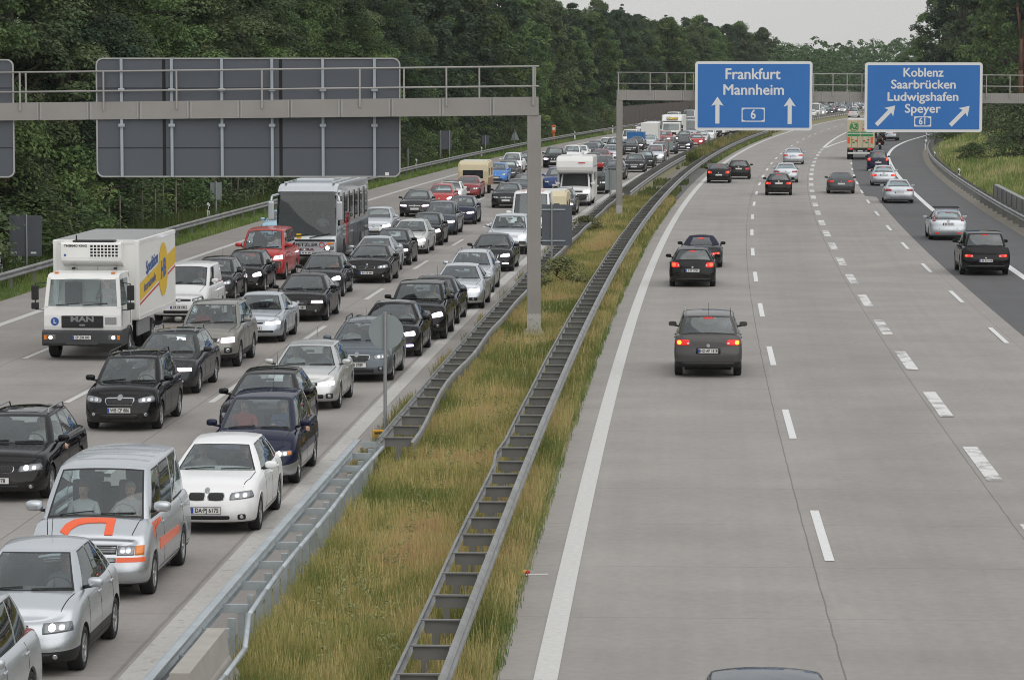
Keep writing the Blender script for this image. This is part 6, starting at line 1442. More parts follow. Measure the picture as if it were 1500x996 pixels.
# trees right of and between the roads ahead
for i in range(34):
    yy = rng.uniform(500, 640); xx = rng.uniform(.1285 * yy, .23 * yy)
    n_, ys_ = off(xx, yy)
    if i < 9: yy = 515 + i * 6; xx = (.1310 + .0125 * i) * yy
    plant(MIDT[rng.integers(0, 4)], xx, yy, rng.uniform(20, 26), rng.uniform(10, 13), 'tall dark broadleaf tree in the mass behind the Koblenz sign', 'tree', 'trees behind the slip road')
for u, v, h in ((1408, 196, 21), (1440, 199, 23), (1470, 203, 24), (1500, 207, 23), (1425, 190, 22), (1458, 190, 25), (1490, 196, 24)):
    x_, y_ = G(u, v); plant(MIDT[rng.integers(0, 4)], x_, y_, h, 11, 'tall dark broadleaf tree at the top of the right-hand slope', 'tree', 'trees above the right-hand slope', z=1.5)
x_, y_ = G(1471, 205); pn = plant(PINE[0], x_, y_ - 12, 24, 7, 'tall pine with a bare reddish trunk right of the Koblenz sign', 'tree', None, base=17, wb=7, z=1)
for u, v, h, w_ in ((1482, 238, 4.2, 6), (1498, 252, 5, 6), (1462, 215, 3.6, 6), (1440, 208, 3.2, 5), (1415, 207, 3.0, 5), (1425, 246, 1.8, 3.6), (1386, 213, 2.6, 4)):
    x_, y_ = G(u, v); n_, ys_ = off(x_, y_); plant(BUSH[rng.integers(0, 3)], x_, y_, h, w_, 'rounded bush on the right-hand grass slope', 'bush', 'bushes on the right-hand slope', 'bush', 3.2, 4.2, z=EMB(ys_, n_) - .2)
colmat('shrub_leaf', [(0, (.10, .12, .05)), (.5, (.17, .185, .08)), (1, (.28, .27, .13))]); SHR = tree_proto(477, 3.2, 4.2, 5200, .19, 'shrub_leaf', low=.0)
x_, y_ = G(822, 430); plant(SHR, x_, y_, 1.25, 1.9, 'olive shrub growing in the median grass right of the gantry post', 'bush', None, 'bush', 3.2, 4.2)
x_, y_ = G(858, 345); plant(SHR, x_, y_, .9, 1.9, 'bright green shrub by the far part of the median barrier', 'bush', None, 'bush', 3.2, 4.2)
# far wood as one mass
g = np.random.default_rng(5); C = []; Rr = []
for i in range(6500):
    yy = g.uniform(960, 1250); xx = g.uniform(.02 * yy, .19 * yy); hh = 15.5 + 2.5 * math.sin(xx * .11) + 1.5 * math.sin(xx * .37 + 1) + g.normal(0, 1); C.append((xx, yy, g.uniform(.15, 1) * hh)); Rr.append(g.uniform(.7, 1.9))
for i in range(1200):
    yy = g.uniform(740, 970); n_ = g.uniform(-60, -30); p = R(yy, n_); C.append((*p, g.uniform(.1, 1) * (14 + 3 * math.sin(yy * .2) * math.sin(yy * .71)))); Rr.append(g.uniform(.8, 2.0))
for i in range(1200):
    yy = g.uniform(650, 960); n_ = g.uniform(17, 60); p = R(yy, n_); C.append((*p, g.uniform(.1, 1) * 15)); Rr.append(g.uniform(1.3, 2.6))
C = np.array(C); Rr = np.array(Rr); V, kk = leaves(C, Rr, 230000, .95, g); me = fast_mesh('forest', V, 4, g.normal(.10, .10, len(C))[kk] + g.normal(0, .10, 230000), 'leaf_broad'); fo = link(bpy.data.objects.new('forest', me)); tag(fo, 'distant wood closing off the motorway under the grey sky', 'forest', kind='stuff')
# ------------------------------------------------------------------ grass
def vnoise(x, y, s, seed):
    g = np.random.default_rng(seed); T_ = g.random((64, 64)); xi, yi = x / s, y / s; x0, y0 = np.floor(xi).astype(int), np.floor(yi).astype(int); fx_, fy_ = xi - x0, yi - y0; fx_, fy_ = fx_ * fx_ * (3 - 2 * fx_), fy_ * fy_ * (3 - 2 * fy_)
    t = lambda a, b: T_[a % 64, b % 64]
    return t(x0, y0) * (1 - fx_) * (1 - fy_) + t(x0 + 1, y0) * fx_ * (1 - fy_) + t(x0, y0 + 1) * (1 - fx_) * fy_ + t(x0 + 1, y0 + 1) * fx_ * fy_
def grass(name, n0, n1, y0, y1, count, h, wd, mat, label, dry=(.0, 1.0), zf=None, dens=None, seed=1, lean=.35):
    g = np.random.default_rng(seed); yy = y0 + (y1 - y0) * g.random(count) ** 1.25; f0 = n0(yy) if callable(n0) else n0; f1 = n1(yy) if callable(n1) else n1; nn = f0 + (f1 - f0) * g.random(count)
    if dens is not None: k = g.random(count) < dens(yy, nn); yy, nn = yy[k], nn[k]
    ax = np.where(yy > 600, AX(600) + SL(600) * (yy - 600), ((CA[0] * yy + CA[1]) * yy + CA[2]) * yy + CA[3]); s = (3 * CA[0] * yy + 2 * CA[1]) * yy + CA[2]; q = 1 / np.sqrt(1 + s * s)
    x = ax + nn * q; y = yy - nn * s * q; z = np.zeros_like(x) if zf is None else np.array([zf(a, b) for a, b in zip(yy, nn)])
    c = len(x); pat = .55 * vnoise(yy * 1.0, nn * 2.5, 3.3, seed) + .30 * vnoise(yy, nn * 2, 1.1, seed + 9) + .15 * g.random(c); hh = h * (.45 + .9 * vnoise(yy, nn * 1.5, 2.1, seed + 4)) * g.uniform(.55, 1.25, c)
    tone = dry[0] + (dry[1] - dry[0]) * np.clip((pat - .2) * 1.7, 0, 1) + g.normal(0, .13, c)
    a = g.uniform(0, 2 * np.pi, c); ln = hh * g.uniform(.05, lean, c); w_ = wd * g.uniform(.6, 1.5, c) * (1 + np.clip((yy - 90) / 120, 0, 2.5)); b_ = g.uniform(0, np.pi, c)
    dx, dy = np.cos(b_) * w_ / 2, np.sin(b_) * w_ / 2; tx, ty = x + np.cos(a) * ln, y + np.sin(a) * ln
    V = np.stack([np.stack([x - dx, y - dy, z - .02], 1), np.stack([x + dx, y + dy, z - .02], 1), np.stack([tx + dx * .35, ty + dy * .35, z + hh], 1), np.stack([tx - dx * .35, ty - dy * .35, z + hh], 1)], 1)
    o = link(bpy.data.objects.new(name, fast_mesh(name, V, 4, tone, mat))); return tag(o, label, 'grass', kind='stuff')
NP = off(bx, by); NQ = off(fx, fy)
grass('grass', -4.1, -1.75, 36, 205, 175000, .36, .014, 'grass_dry', 'half-dry grass filling the median between the two barriers', (.03, 1.0), seed=3, dens=lambda y, n: np.where((np.abs(n - NP[0]) < .75) & (y > NP[1] - 4.5) & (y < NP[1] + .6) | (np.abs(n - NQ[0]) < .9) & (y > NQ[1] - 7) & (y < NQ[1] + 1), .22 * (rng.random(len(y)) < .9), 1.0))
grass('seed_heads', -3.7, -.8, 36, 190, 8000, .46, .009, 'grass_dry', 'thin pale seed stalks standing above the median grass', (.6, .95), seed=33)
grass('grass', -1.75, -.72, 36, 205, 60000, .30, .015, 'grass_dry', 'shorter dry grass between the right median barrier and the concrete edge', (.08, .85), seed=4)
grass('grass', -.86, -.58, 36, 205, 9000, .13, .014, 'grass_green', 'green grass fringe along the concrete edge of the open carriageway', seed=6, dens=lambda y, n: .25 + .75 * (vnoise(y, n, 3.0, 2) > .45))
grass('weeds', -4.85, -4.2, 64, 200, 20000, .34, .015, 'grass_dry', 'tufts of weeds between the queue and the median barrier', (0, .8), seed=8, dens=lambda y, n: (vnoise(y, n, 3.1, 5) > .47) * .9)
grass('weeds', -4.2, -3.7, 64, 200, 14000, .32, .015, 'grass_dry', 'grass growing up through the ladder-like median barrier', (0, .8), seed=18, dens=lambda y, n: (vnoise(y, n, 3.1, 15) > .4) * .9)
grass('weeds', -3.3, -.9, 205, 300, 9000, .35, .03, 'grass_green', 'scattered weeds on the gravel strip of the far median', seed=9, dens=lambda y, n: vnoise(y, n, 4, 7) > .66)
grass('grass', -3.4, -1.6, 290, 460, 16000, .8, .03, 'grass_dry', 'tall tan and green growth on the far median', (.0, .9), seed=10)
grass('grass', -1.0, -.7, 290, 420, 5000, .3, .03, 'grass_green', 'low green growth beside the far end of the right median barrier', seed=11)
grass('grass', -25.8, -22.5, 88, 430, 80000, .22, .022, 'grass_green', 'green grass strip under the left barrier', (0, .6), seed=12)
grass('weeds', -27.6, -23.8, 88, 430, 30000, .65, .022, 'grass_green', 'rough weeds between the left barrier and the forest', (0, .55), seed=13)
grass('grass', lambda y: np.array([re_(q) for q in y]) + 1.6, lambda y: np.array([re_(q) for q in y]) + 24, 120, 460, 110000, .5, .035, 'grass_slope', 'pale green and straw grass on the right-hand slope', (.0, 1.0), zf=EMB, seed=14)
g = np.random.default_rng(77); C = []; Rr = []
for i in range(150):
    y = 42 + 75 * g.random() ** 1.4; n_ = g.choice([-2.1, -2.0, -2.3, -3.0, -3.4, -2.7]) + g.normal(0, .12); p = R(y, n_); h_ = g.uniform(.25, .6)
    for q in range(5): C.append((p[0] + g.normal(0, .05), p[1] + g.normal(0, .08), h_ * (q + 1) / 5)); Rr.append(g.uniform(.04, .10))
C = np.array(C); Rr = np.array(Rr); V, kk = leaves(C, Rr, 7000, .05, g, up=.6); wo = link(bpy.data.objects.new('weeds', fast_mesh('weeds', V, 4, g.normal(.6, .2, 7000), 'weed_leaf'))); tag(wo, 'grey-green leafy weeds scattered through the median grass', 'weeds', kind='stuff')
# ------------------------------------------------------------------ the air
if HAZE:
    hz = MB().box((60, 640, 17.5), (900, 1420, 39)).build('haze', flat('haze_air', (1, 1, 1))); hz['kind'] = 'stuff'; tag(hz, 'thin grey summer haze over the motorway', 'haze')
    nt = M['haze_air'].node_tree; nt.nodes.remove(nt.nodes['Principled BSDF']); pv = nt.nodes.new('ShaderNodeVolumePrincipled'); pv.inputs['Density'].default_value = HAZE; pv.inputs['Color'].default_value = (.93, .95, .97, 1); pv.inputs['Anisotropy'].default_value = .2
    nt.links.new(pv.outputs[0], nt.nodes['Material Output'].inputs['Volume'])
# ------------------------------------------------------------------ the vehicles of the photograph
PROTO = {}; SPECIAL = dict(box_truck=box_truck, coach=coach, motorhome=motorhome, caravan=caravan, hire_truck=hire_truck, lorry=lorry_rear, motorbike=motorbike)
FARCUT = {'rim', 'shut_lines', 'wiper', 'door_handle', 'interior', 'rear_trim', 'reversing_lamp', 'aerial', 'characters', 'fog_bulb', 'fog_lamp', 'indicator', 'intake'}
NAMES = dict(hatch='hatchback', hatch_sport='hatchback', small='small_car', tiny='small_car', mini='small_car', sedan='saloon_car', sedan_old='saloon_car', sedan_lux='saloon_car', sedan_kidney='saloon_car', wagon='estate_car', wagon_kidney='estate_car', wagon_chrome='estate_car', wagon_plain='estate_car',
    suv='off_roader', suv_round='off_roader', suv_lux='off_roader', mpv='minivan', mpv_plain='minivan', tallwagon='minivan', van='passenger_van', van_new='passenger_van', panel_van='panel_van', high_van='panel_van', roadster='convertible', motorhome='motorhome')
CATS = dict(hatch='car', hatch_sport='car', van='van', van_new='van', panel_van='van', high_van='van')
def copytree(o, parent, cut, bulbs):
    if o.name.split('.')[0] in cut: return None
    c = o.copy(); COL.objects.link(c); c.parent = parent
    for k in o.children: copytree(k, c, cut, bulbs)
    return c
def setmat(o, old, new):
    for s in o.material_slots:
        if s.material == M[old]: s.link = 'OBJECT'; s.material = M[new]
def veh(kind, u, v, color, label, off_=False, lit='', txt='', pk='eu', group=None, people=(), yaw=0.0, hide=(), Y=None, X=None, cat=None, rims=None, rails=None):
    x, y = (G(u, v) if Y is None else (X, Y)); s = SL(y)
    near = y < 150
    key = kind
    if key not in PROTO: PROTO[key] = SPECIAL[kind]() if kind in SPECIAL else build_car(kind)
    t = T.get(kind if kind != 'motorhome' else 'motorhome_cab', dict(wb=0, fo=1))
    h = math.atan(s) + math.radians(yaw)                              # heading of the road, from +Y towards +X
    fw = Vector((math.sin(h), math.cos(h), 0)) * (1 if off_ else -1)
    pr = PROTO[key]; cut = set(hide)
    if not near: cut |= FARCUT
    if y > 170 and not off_: cut |= {'tail_light', 'third_brake_light', 'badge'} if y > 240 else {'tail_light', 'third_brake_light'}
    if y > 170 and off_: cut |= {'headlight', 'grille', 'air_intake'}
    if rails is False: cut.add('roof_rail')
    root = copytree(pr, None, cut, None)
    org = Vector((x, y, 0)) + (fw * t['wb'] if off_ and kind in T else Vector())
    root.location = org; root.rotation_euler = (0, 0, math.atan2(fw.y, fw.x)); root.name = NAMES.get(kind, pr.name.split('.')[0])
    tag(root, label, cat or CATS.get(kind, {'box_truck': 'lorry', 'coach': 'coach', 'motorhome': 'motorhome', 'caravan': 'caravan', 'hire_truck': 'lorry', 'lorry': 'lorry', 'motorbike': 'motorbike'}.get(kind, 'car')), group)
    if color:
        for c in root.children_recursive:
            if c.type == 'MESH': setmat(c, 'paint_black', 'paint_' + color)
    nm = lambda o: o.name.split('.')[0]
    side = lambda o: sum(p.co.y for p in list(o.data.vertices)[:40])
    L = {'w': 'lit_warm', 'v': 'lit_violet', 'p': 'lit_pink', 'x': 'lit'}
    if lit and not off_:
        m_ = L[lit[0]]
        for c in root.children:
            if nm(c) == 'headlight' and not (lit[1:] == 'l' and side(c) < 0) and lit[1:] != 'f':
                bb = [b for b in c.children if nm(b) == 'bulb']
                for b in (bb[:1] if near else bb): setmat(b, 'bulb', m_)
                if y > 75:                                           # lamp glass lit through
                    setmat(c, 'lamp', 'lamp_lit')
            if nm(c) == 'running_light': setmat(c, 'bulb', m_)
            if nm(c) == 'fog_lamp' and lit[1:] == 'f' and side(c) > 0:
                for b in c.children: setmat(b, 'bulb', m_)
    if off_ and lit:
        for c in root.children:
            if nm(c) == 'tail_light': setmat(c, 'red_lens', 'brake_dim' if lit == 't' else 'brake'); [setmat(b_, 'red_lens', 'amber_core' if lit == 'a' else 'brake_core') for b_ in c.children if nm(b_) == 'lamp_core' and lit != 't']
            if nm(c) == 'third_brake_light' and lit != 't': setmat(c, 'red_lens', 'brake')
    if kind in T:
        if not off_ or near: plate(root, pr['plate_f'], 1, (txt or None) if not off_ and near else ('' if not near else None), 'number_plate', pk) if not off_ else None
        if off_: plate(root, pr['plate_r'], -1, (txt or None) if y < 200 else '', 'number_plate', pk)
    if near and kind in T and not people and 55 < y and not off_ and kind != 'motorhome':
        people = ((D, ('grey', 'dark', 'blue', 'pale', 'white')[len(CARS) % 5], ('brown', 'grey', 'fair')[len(CARS) % 3], ' '.join(('driver of the ' + label).split()[:16]), 0),)
    for k_ in ('plate_f', 'plate_r'):
        if k_ in root: del root[k_]
    CARS.append((root, kind, off(*org.xy), t))
    for kd, shirt, hair, lab, lg in people:
        sx_ = t['xw'] - .05 - 1.10; sy_ = .37 if kd in ('driver', 'window') else -.37
        person_at(root, sx_ + .05, sy_ if kd != 'window' else .42, min(t['H'] - .93, .78), kd, 'shirt_' + shirt, 'hair_' + hair, lab, long_=lg)
    return root
CARS = []; D, P_, Wn = 'driver', 'passenger', 'window'
emis('brake_dim', (1, .03, .015), .35, (.4, .02, .02)); m, nt, b = newmat('lamp_lit'); setp(b, Base_Color=(.5, .5, .52, 1), Roughness=.2); b.inputs['Emission Color'].default_value = (1, .82, .92, 1); b.inputs['Emission Strength'].default_value = 1.9
# --- queue, lane next to the median
veh('mpv_plain', None, None, 'silver', 'silver minivan cut off at the lower left corner, only its rear side windows showing', hide=('aerial',), Y=37.1, X=-6.98); [setmat(c_, 'side_glass', 'dark_glass') for c_ in CARS[-1][0].children if c_.name.startswith('side_window')]
veh('tiny', 36, 979, 'silver', 'small tall silver hatchback in front of the orange-striped van, one headlight lit', lit='wl', people=[(D, 'grey', 'fair', 'driver of the small tall silver hatchback', 0)])
T4 = veh('van', 141, 868, 'silver', 'silver passenger van with orange stripes and an orange arch on its bonnet', people=[(D, 'grey', 'grey', 'man in grey shirt at the wheel of the orange-striped van', 0), (P_, 'white', 'brown', 'woman in white top riding in the orange-striped van', 1)])
veh('hatch_sport', 311, 775, 'white', 'white hatchback with black kidney grilles and plate DA PJ 6175', txt='DA·PJ 6175', people=[(D, 'dark', 'brown', 'driver in dark clothes in the white hatchback', 0), (P_, 'pale', 'grey', 'pale-shirted passenger in the white hatchback', 0)])
veh('mpv', 375, 706, 'navy', 'navy minivan with silver bumper and lower flanks, driver leaning an arm out', lit='wl', people=[(Wn, 'blue', 'grey', 'driver of the navy minivan with an elbow at the open window', 0), (P_, 'red', 'grey', 'passenger in red shirt in the navy minivan', 1)])
veh('hatch', 384, 648, 'black', 'black hatchback tucked in closely behind the navy minivan', rails=False)
veh('hatch', 446, 597, 'beigesilver', 'silver hatchback with a white-shirted passenger, behind the black hatchback', lit='pl', people=[(D, 'grey', 'brown', 'driver of the silver hatchback near the round sign', 0), (P_, 'white', 'brown', 'passenger in white shirt in the silver hatchback near the round sign', 0)])
veh('wagon_chrome', 527, 556, 'steelblue', 'blue-grey estate car with a chrome-rimmed grille, half behind the round sign', lit='pf', txt='7BI 0789', pk='cz', people=[(P_, 'white', 'grey', 'white-shirted person seen through the windscreen of the blue-grey estate', 0)])
veh('sedan_lux', 571, 521, 'black', 'black saloon with open sunroof and violet running lights behind the round sign', lit='vl')
veh('suv_round', 611, 496, 'black', 'black rounded off-roader behind the black saloon with the sunroof', lit='pl', people=[(D, 'pale', 'brown', 'driver of the black rounded off-roader', 0)])
veh('sedan', 632, 474, 'black', 'black saloon squeezed behind the black rounded off-roader', lit='v')
veh('sedan', 671, 451, 'silver', 'silver saloon with violet-white headlights, front one of two silver cars', lit='vl', people=[(D, 'grey', 'brown', 'driver of the front silver saloon of two', 0)])
veh('wagon', 688, 428, 'silver', 'silver estate close behind the silver saloon with violet headlights', lit='xl')
veh('sedan_lux', 720, 397, 'charcoal', 'black saloon with a broad chrome grille and violet running lights left of the gantry post', lit='vl')
veh('suv_lux', 745, 372, 'silver', 'broad silver off-roader partly behind the gantry post', lit='v')
veh('high_van', 777, 357, 'white', 'white high van with a rust-streaked roof behind the silver off-roader', hide=('aerial',), cat='van')
# --- queue, second lane
veh('wagon_kidney', 7, 728, 'black', 'black estate with kidney grille at the left edge, driver leaning out', lit='wl', txt='DA·E 978', people=[(Wn, 'white', 'grey', 'driver in white shirt with a hand on the mirror of the black estate', 0)])
veh('tallwagon', 184, 627, 'black', 'black tall estate with chrome grille and plate WB CP 886', txt='WB·CP 886', people=[(D, 'pale', 'fair', 'driver of the black tall estate with plate WB CP 886', 0), (P_, 'dark', 'brown', 'passenger of the black tall estate with plate WB CP 886', 1)])
veh('wagon', 241, 575, 'graphite', 'dark grey estate with bright roof rails behind the black tall estate', lit='pl', people=[(D, 'grey', 'brown', 'driver of the dark grey estate with bright rails', 0), (P_, 'dark', 'brown', 'passenger of the dark grey estate with bright rails', 0)])
veh('suv', 306, 536, 'champagne', 'champagne-grey boxy off-roader with a barred grille right of the box truck', lit='x', people=[(D, 'grey', 'brown', 'driver of the champagne boxy off-roader', 0), (P_, 'red', 'brown', 'passenger of the champagne boxy off-roader', 0)])
veh('sedan_old', 376, 500, 'silverblue', 'older silver saloon with slim headlights behind the champagne off-roader', lit='wl', people=[(D, 'pale', 'fair', 'driver of the older silver saloon', 0), (P_, 'dark', 'brown', 'passenger of the older silver saloon', 0)])
veh('sedan', 441, 469, 'black', 'black saloon with a large black grille behind the older silver saloon', lit='pl')
veh('small', 471, 434, 'charcoal', 'dark grey small car with bright white headlight behind the black large-grilled saloon', lit='x', people=[(D, 'orange', 'brown', 'driver in orange shirt in the dark grey small car', 0)])
veh('sedan_kidney', 540, 414, 'black', 'black saloon with kidney grille and a purple-tinted windscreen beside the coach')
veh('sedan', 546, 401, 'silverblue', 'pale blue-silver saloon hidden behind the black kidney-grilled saloon')
veh('hatch', 572, 388, 'black', 'black hatchback with one pink-lit headlight behind the blue-silver saloon', lit='pl')
veh('wagon_plain', 599, 371.5, 'beigesilver', 'silver estate with roof rails in front of a black small car', lit='xl')
veh('small', 623, 359, 'black', 'black small car with a lit headlight behind the railed silver estate', lit='xl')
veh('mpv_plain', 644, 344, 'bluegrey', 'dark blue-grey minivan behind the black small car', lit='xl')
veh('hatch', 674, 328.5, 'navy', 'dark navy hatchback with lit headlight behind the blue-grey minivan', lit='x')
veh('hatch', 742, 304.5, 'charcoal', 'dark hatchback beside the caravan, in front of the white high van lane', txt='')
veh('hatch', 757, 297.5, 'graphite', 'dark car close behind the dark hatchback, left of the gantry post')
veh('wagon_plain', 766, 289, 'graphite', 'dark estate third in line left of the gantry post')
# --- queue, third lane (lorry, coach)
veh('box_truck', 133, 523, None, 'white refrigerated box truck with a yellow and blue livery on its flank')
veh('panel_van', 268, 471, 'white', 'white panel van half hidden behind the box truck', cat='van')
veh('small', 311, 441, 'charcoal', 'dark small car peeping out behind the white panel van')
veh('small', 356, 428, 'black', 'black small hatchback with a lit headlight in front of the red van', lit='xl')
veh('van_new', 385, 409, 'red', 'bright red passenger van with dark bumper in front of the coach', lit='xl', people=[])
veh('coach', 461, 386, None, 'silver coach with a huge windscreen behind the red van'); co_ = CARS[-1][0]; person_at(co_, 1.55, .55, 1.42, 'driver', 'shirt_white', 'hair_grey', 'coach driver in white shirt behind the huge windscreen'); tr_ = [c for c, k, *_ in CARS if k == 'box_truck'][0]; person_at(tr_, .15, .5, 1.42, 'driver', 'shirt_grey', 'hair_brown', 'driver in grey shirt in the cab of the box truck')
veh('hatch', 550, 349, 'silver', 'silver hatchback just right of the coach side', lit='vl')
veh('hatch', 609, 317.5, 'graphite', 'dark grey hatchback with both headlights lit, right of the coach', lit='p')
veh('small', 645, 307, 'red', 'bright red small car behind the dark grey hatchback with both lights', lit='pl')
veh('mini', 658, 300, 'white', 'small white car with a dark roof between two red cars', lit='x')
veh('sedan_kidney', 684, 290.5, 'darkred', 'dark red car pulling the cream caravan')
veh('caravan', None, None, None, 'cream and brown caravan behind the dark red car', Y=G(700, 283)[1], X=G(697, 283)[0])
veh('small', 727, 269, 'blue', 'bright blue small car right of the caravan')
veh('wagon_plain', 741, 265, 'graphite', 'dark estate just behind the bright blue small car')
veh('mpv_plain', 749, 254, 'white', 'white minivan with lit headlight behind the bright blue car', lit='xl')
veh('hatch', 769, 249, 'graphite', 'dark car close behind the white minivan near the gantry post')
# --- slow lane left of the coach
veh('hatch', 410, 354, 'lightblue', 'pale blue car on the left of the coach')
# --- beyond the gantry post, inner lanes
cv2 = veh('caravan', None, None, None, 'cream caravan behind the white high van', Y=162.5, X=G(803, 341)[0])
veh('wagon', 820, 315, 'grey', 'grey estate right of the cream caravan in the median lane', lit='xl')
veh('motorhome', 842, 301.5, 'white', 'white motorhome with an alcove over the cab', lit='xl')
veh('mpv_plain', 815, 281, 'royalblue', 'royal blue minivan left of the motorhome')
veh('suv', 811, 246, 'charcoal', 'dark off-roader with a pink-lit headlight above the royal blue minivan', lit='p')
veh('suv', 872, 284, 'charcoal', 'dark off-roader with a red roof box behind the motorhome')
veh('wagon_plain', 899, 263.5, 'graphite', 'dark estate mostly hidden by the far gantry post')
veh('hatch', 929, 252.5, 'charcoal', 'dark compact hatchback right of the far gantry post, first in the median lane')
veh('wagon', 943, 247, 'black', 'black estate close behind the dark compact hatchback right of the gantry post')
veh('mpv_plain', 959, 239, 'silver', 'silver minivan with a lit headlight right of the far gantry post', lit='xl')
veh('wagon_plain', 965, 230, 'darkred', 'dark red estate behind the silver minivan with the lit headlight', lit='xl')
veh('suv', 978, 226, 'grey', 'grey off-roader behind the small pale sign back')
veh('sedan_lux', 1000, 221.5, 'black', 'black saloon with both headlights lit at the far median barrier', lit='v')
veh('small', 1019, 216, 'red', 'small red car behind the far black saloon with lit headlights', lit='x')
veh('wagon', 1026, 211, 'silver', 'silver estate behind the far small red car')
veh('mpv_plain', 1036, 206.5, 'white', 'white minivan left below the Frankfurt sign')
# second lane far
veh('sedan', 867, 250, 'graphite', 'dark saloon directly above the motorhome roof'); veh('sedan', 884, 255, 'grey', 'grey saloon left of the far gantry post behind the motorhome')
veh('sedan_kidney', 879, 242.5, 'darkred', 'dark red saloon with an orange-lit lamp above the motorhome', lit='wl')
veh('wagon', 893, 236, 'silver', 'silver estate touching the far gantry post on its left')
veh('hatch', 921, 226, 'graphite', 'dark hatchback just right of the far gantry post, in front of the blue tarpaulin trailer')
veh('sedan', 931, 221.5, 'charcoal', 'dark saloon pulling the blue tarpaulin trailer', lit='xl')
def trailer(mat, w_, h0, h1, L_, u, v, label, cat='trailer'):
    x, y = G(u, v); r = box_trailer(mat, w_, h0, h1, L_); r.location = (x, y, 0); r.rotation_euler = (0, 0, math.atan2(-1, -SL(y))); tag(r, label, cat); CARS.append((r, 'trailer', off(x, y), dict(L=L_, fo=L_ / 2, wb=0, W=w_)))
trailer('paint_bluetarp', 1.75, .45, 1.85, 2.6, 932, 218.9, 'bright blue tarpaulin trailer behind the dark saloon')
veh('hatch', 950, 217, 'silver', 'silver hatchback pulling the white box trailer')
trailer('box_white', 1.9, .5, 2.5, 3.6, 953, 212.6, 'white box trailer behind the silver hatchback, left of the hire truck')
# third lane far
veh('mpv_plain', 837, 240, 'white', 'white minivan right of the dark off-roader with the pink headlight', lit=''); veh('hatch', 848, 237, 'white', 'white hatchback behind the far white minivan')
veh('sedan', 864, 232, 'bluegrey', 'blue-grey saloon under the forest edge above the motorhome'); veh('hatch', 870, 229, 'charcoal', 'dark hatchback under the forest edge left of the far gantry post')
veh('mpv_plain', 888, 226, 'white', 'white minivan with a bright roof left of the far gantry post'); veh('suv', 900, 228, 'charcoal', 'dark off-roader partly behind the far gantry post')
veh('van_new', 922, 216.3, 'white', 'white van with pale blue windscreen right of the far gantry post', cat='van')
veh('hire_truck', 984, 209, None, 'white hire truck with yellow lettering above its cab')
veh('high_van', 954, 209.5, 'white', 'white high van left of the hire truck', cat='van')
veh('wagon_plain', 979, 207.5, 'red', 'red estate in front of the hire truck with lit headlights', lit='xl', Y=G(984, 209)[1] - 7.5, X=G(984, 209)[0] - 1.3)
veh('high_van', 1010, 205.5, 'silver', 'grey van right of the hire truck', cat='van'); veh('hatch', 1001, 211, 'graphite', 'dark hatchback between the hire truck and the far black saloon', lit='p')
# --- far tail of the queue under and between the signs: generic cars, lane by lane
FL = [(-7.6, 338), (-11.5, 392), (-15.0, 400), (-18.5, 430)]; fk = 0
ftypes = ['hatch', 'wagon_plain', 'sedan', 'mpv_plain', 'small', 'suv', 'high_van', 'hatch']; fcol = ['grey', 'silver', 'white', 'charcoal', 'darkblue', 'darkred', 'graphite', 'black', 'beigesilver', 'white']
g = np.random.default_rng(21)
for ln, y0 in FL:
    y = max(y0, 412 if ln != -7.6 else 405)
    while y < 880:
        kd = ftypes[g.integers(0, len(ftypes))]; cl = fcol[g.integers(0, len(fcol))]
        if kd == 'high_van': cl = ('white', 'silver')[g.integers(0, 2)]
        x, yy = R(y, ln + g.normal(0, .15))
        if any(math.hypot(x - q[0], yy - q[1]) < 10.5 for q in (G(1217, 161), G(1207, 167))): y += 7; continue
        veh(kd, None, None, cl, 'tiny vehicle in the far tail of the queue beyond the hire truck', X=x, Y=yy, lit='x' if g.random() < .35 else '', group='far tail of the queue')
        y += g.uniform(6.5, 10) * (1.6 if y > 700 else 1)
mh = veh('motorhome', None, None, 'white', 'far white motorhome seen in the gap between the two blue signs', Y=G(1217, 161)[1], X=G(1217, 161)[0])
veh('hatch', None, None, 'silver', 'far silver car in the gap between the two blue signs', Y=G(1207, 167)[1], X=G(1207, 167)[0])
# --- open carriageway, seen from behind
veh('mpv_plain', 1120, 1185, 'bluegrey', 'dark blue-grey car at the bottom edge of which only the roof shows', True, hide=('aerial', 'roof_rail'), Y=33.15, X=2.66)
veh('suv', 1037, 549, 'midgrey', 'dark grey off-roader with glowing brake lights and plate HD AP 1818', True, 'a', 'HD·AP 1818')
veh('hatch_sport', 1014.5, 419, 'black', 'black hatchback braking behind the convertible', True, 'b', 'F·ST 1990')
veh('roadster', 1027, 391, 'charcoal', 'grey convertible with a closed dark blue soft top', True, 'b')
veh('sedan_kidney', 1053, 268, 'black', 'black saloon braking on the left edge of the open carriageway', True, 'b')
veh('hatch', 1082, 262.5, 'black', 'black hatchback right beside the braking black saloon', True, 't')
veh('hatch', 1140.5, 286, 'black', 'black hatchback alone in the middle lane with red lights', True, 'b')
veh('sedan', 1151, 267.5, 'silver', 'silver saloon right ahead of the black middle-lane hatchback', True, '')
veh('sedan', 1162, 241, 'silver', 'silver saloon farthest ahead in the middle lane', True, 't')
veh('sedan_lux', 1231.5, 283.5, 'grey', 'grey saloon in the lane right of the block markings', True, 't')
veh('sedan_lux', 1316, 297.5, 'silver', 'silver saloon on the dark slip lane', True, '')
veh('wagon_plain', 1294, 272, 'silver', 'silver estate with brake lights on the dark slip lane', True, 'b')
veh('mpv_plain', 1286, 250.5, 'navy', 'dark navy minivan behind the cream lorry on the slip lane', True, 'b')
veh('wagon_plain', 1387, 351, 'silver', 'silver estate with a black roof rack and tall red lamps on the slip road', True, 't', yaw=0)
tq = veh('suv_lux', 1441, 402, 'black', 'big black off-roader at the right on the slip road', True, 'b')
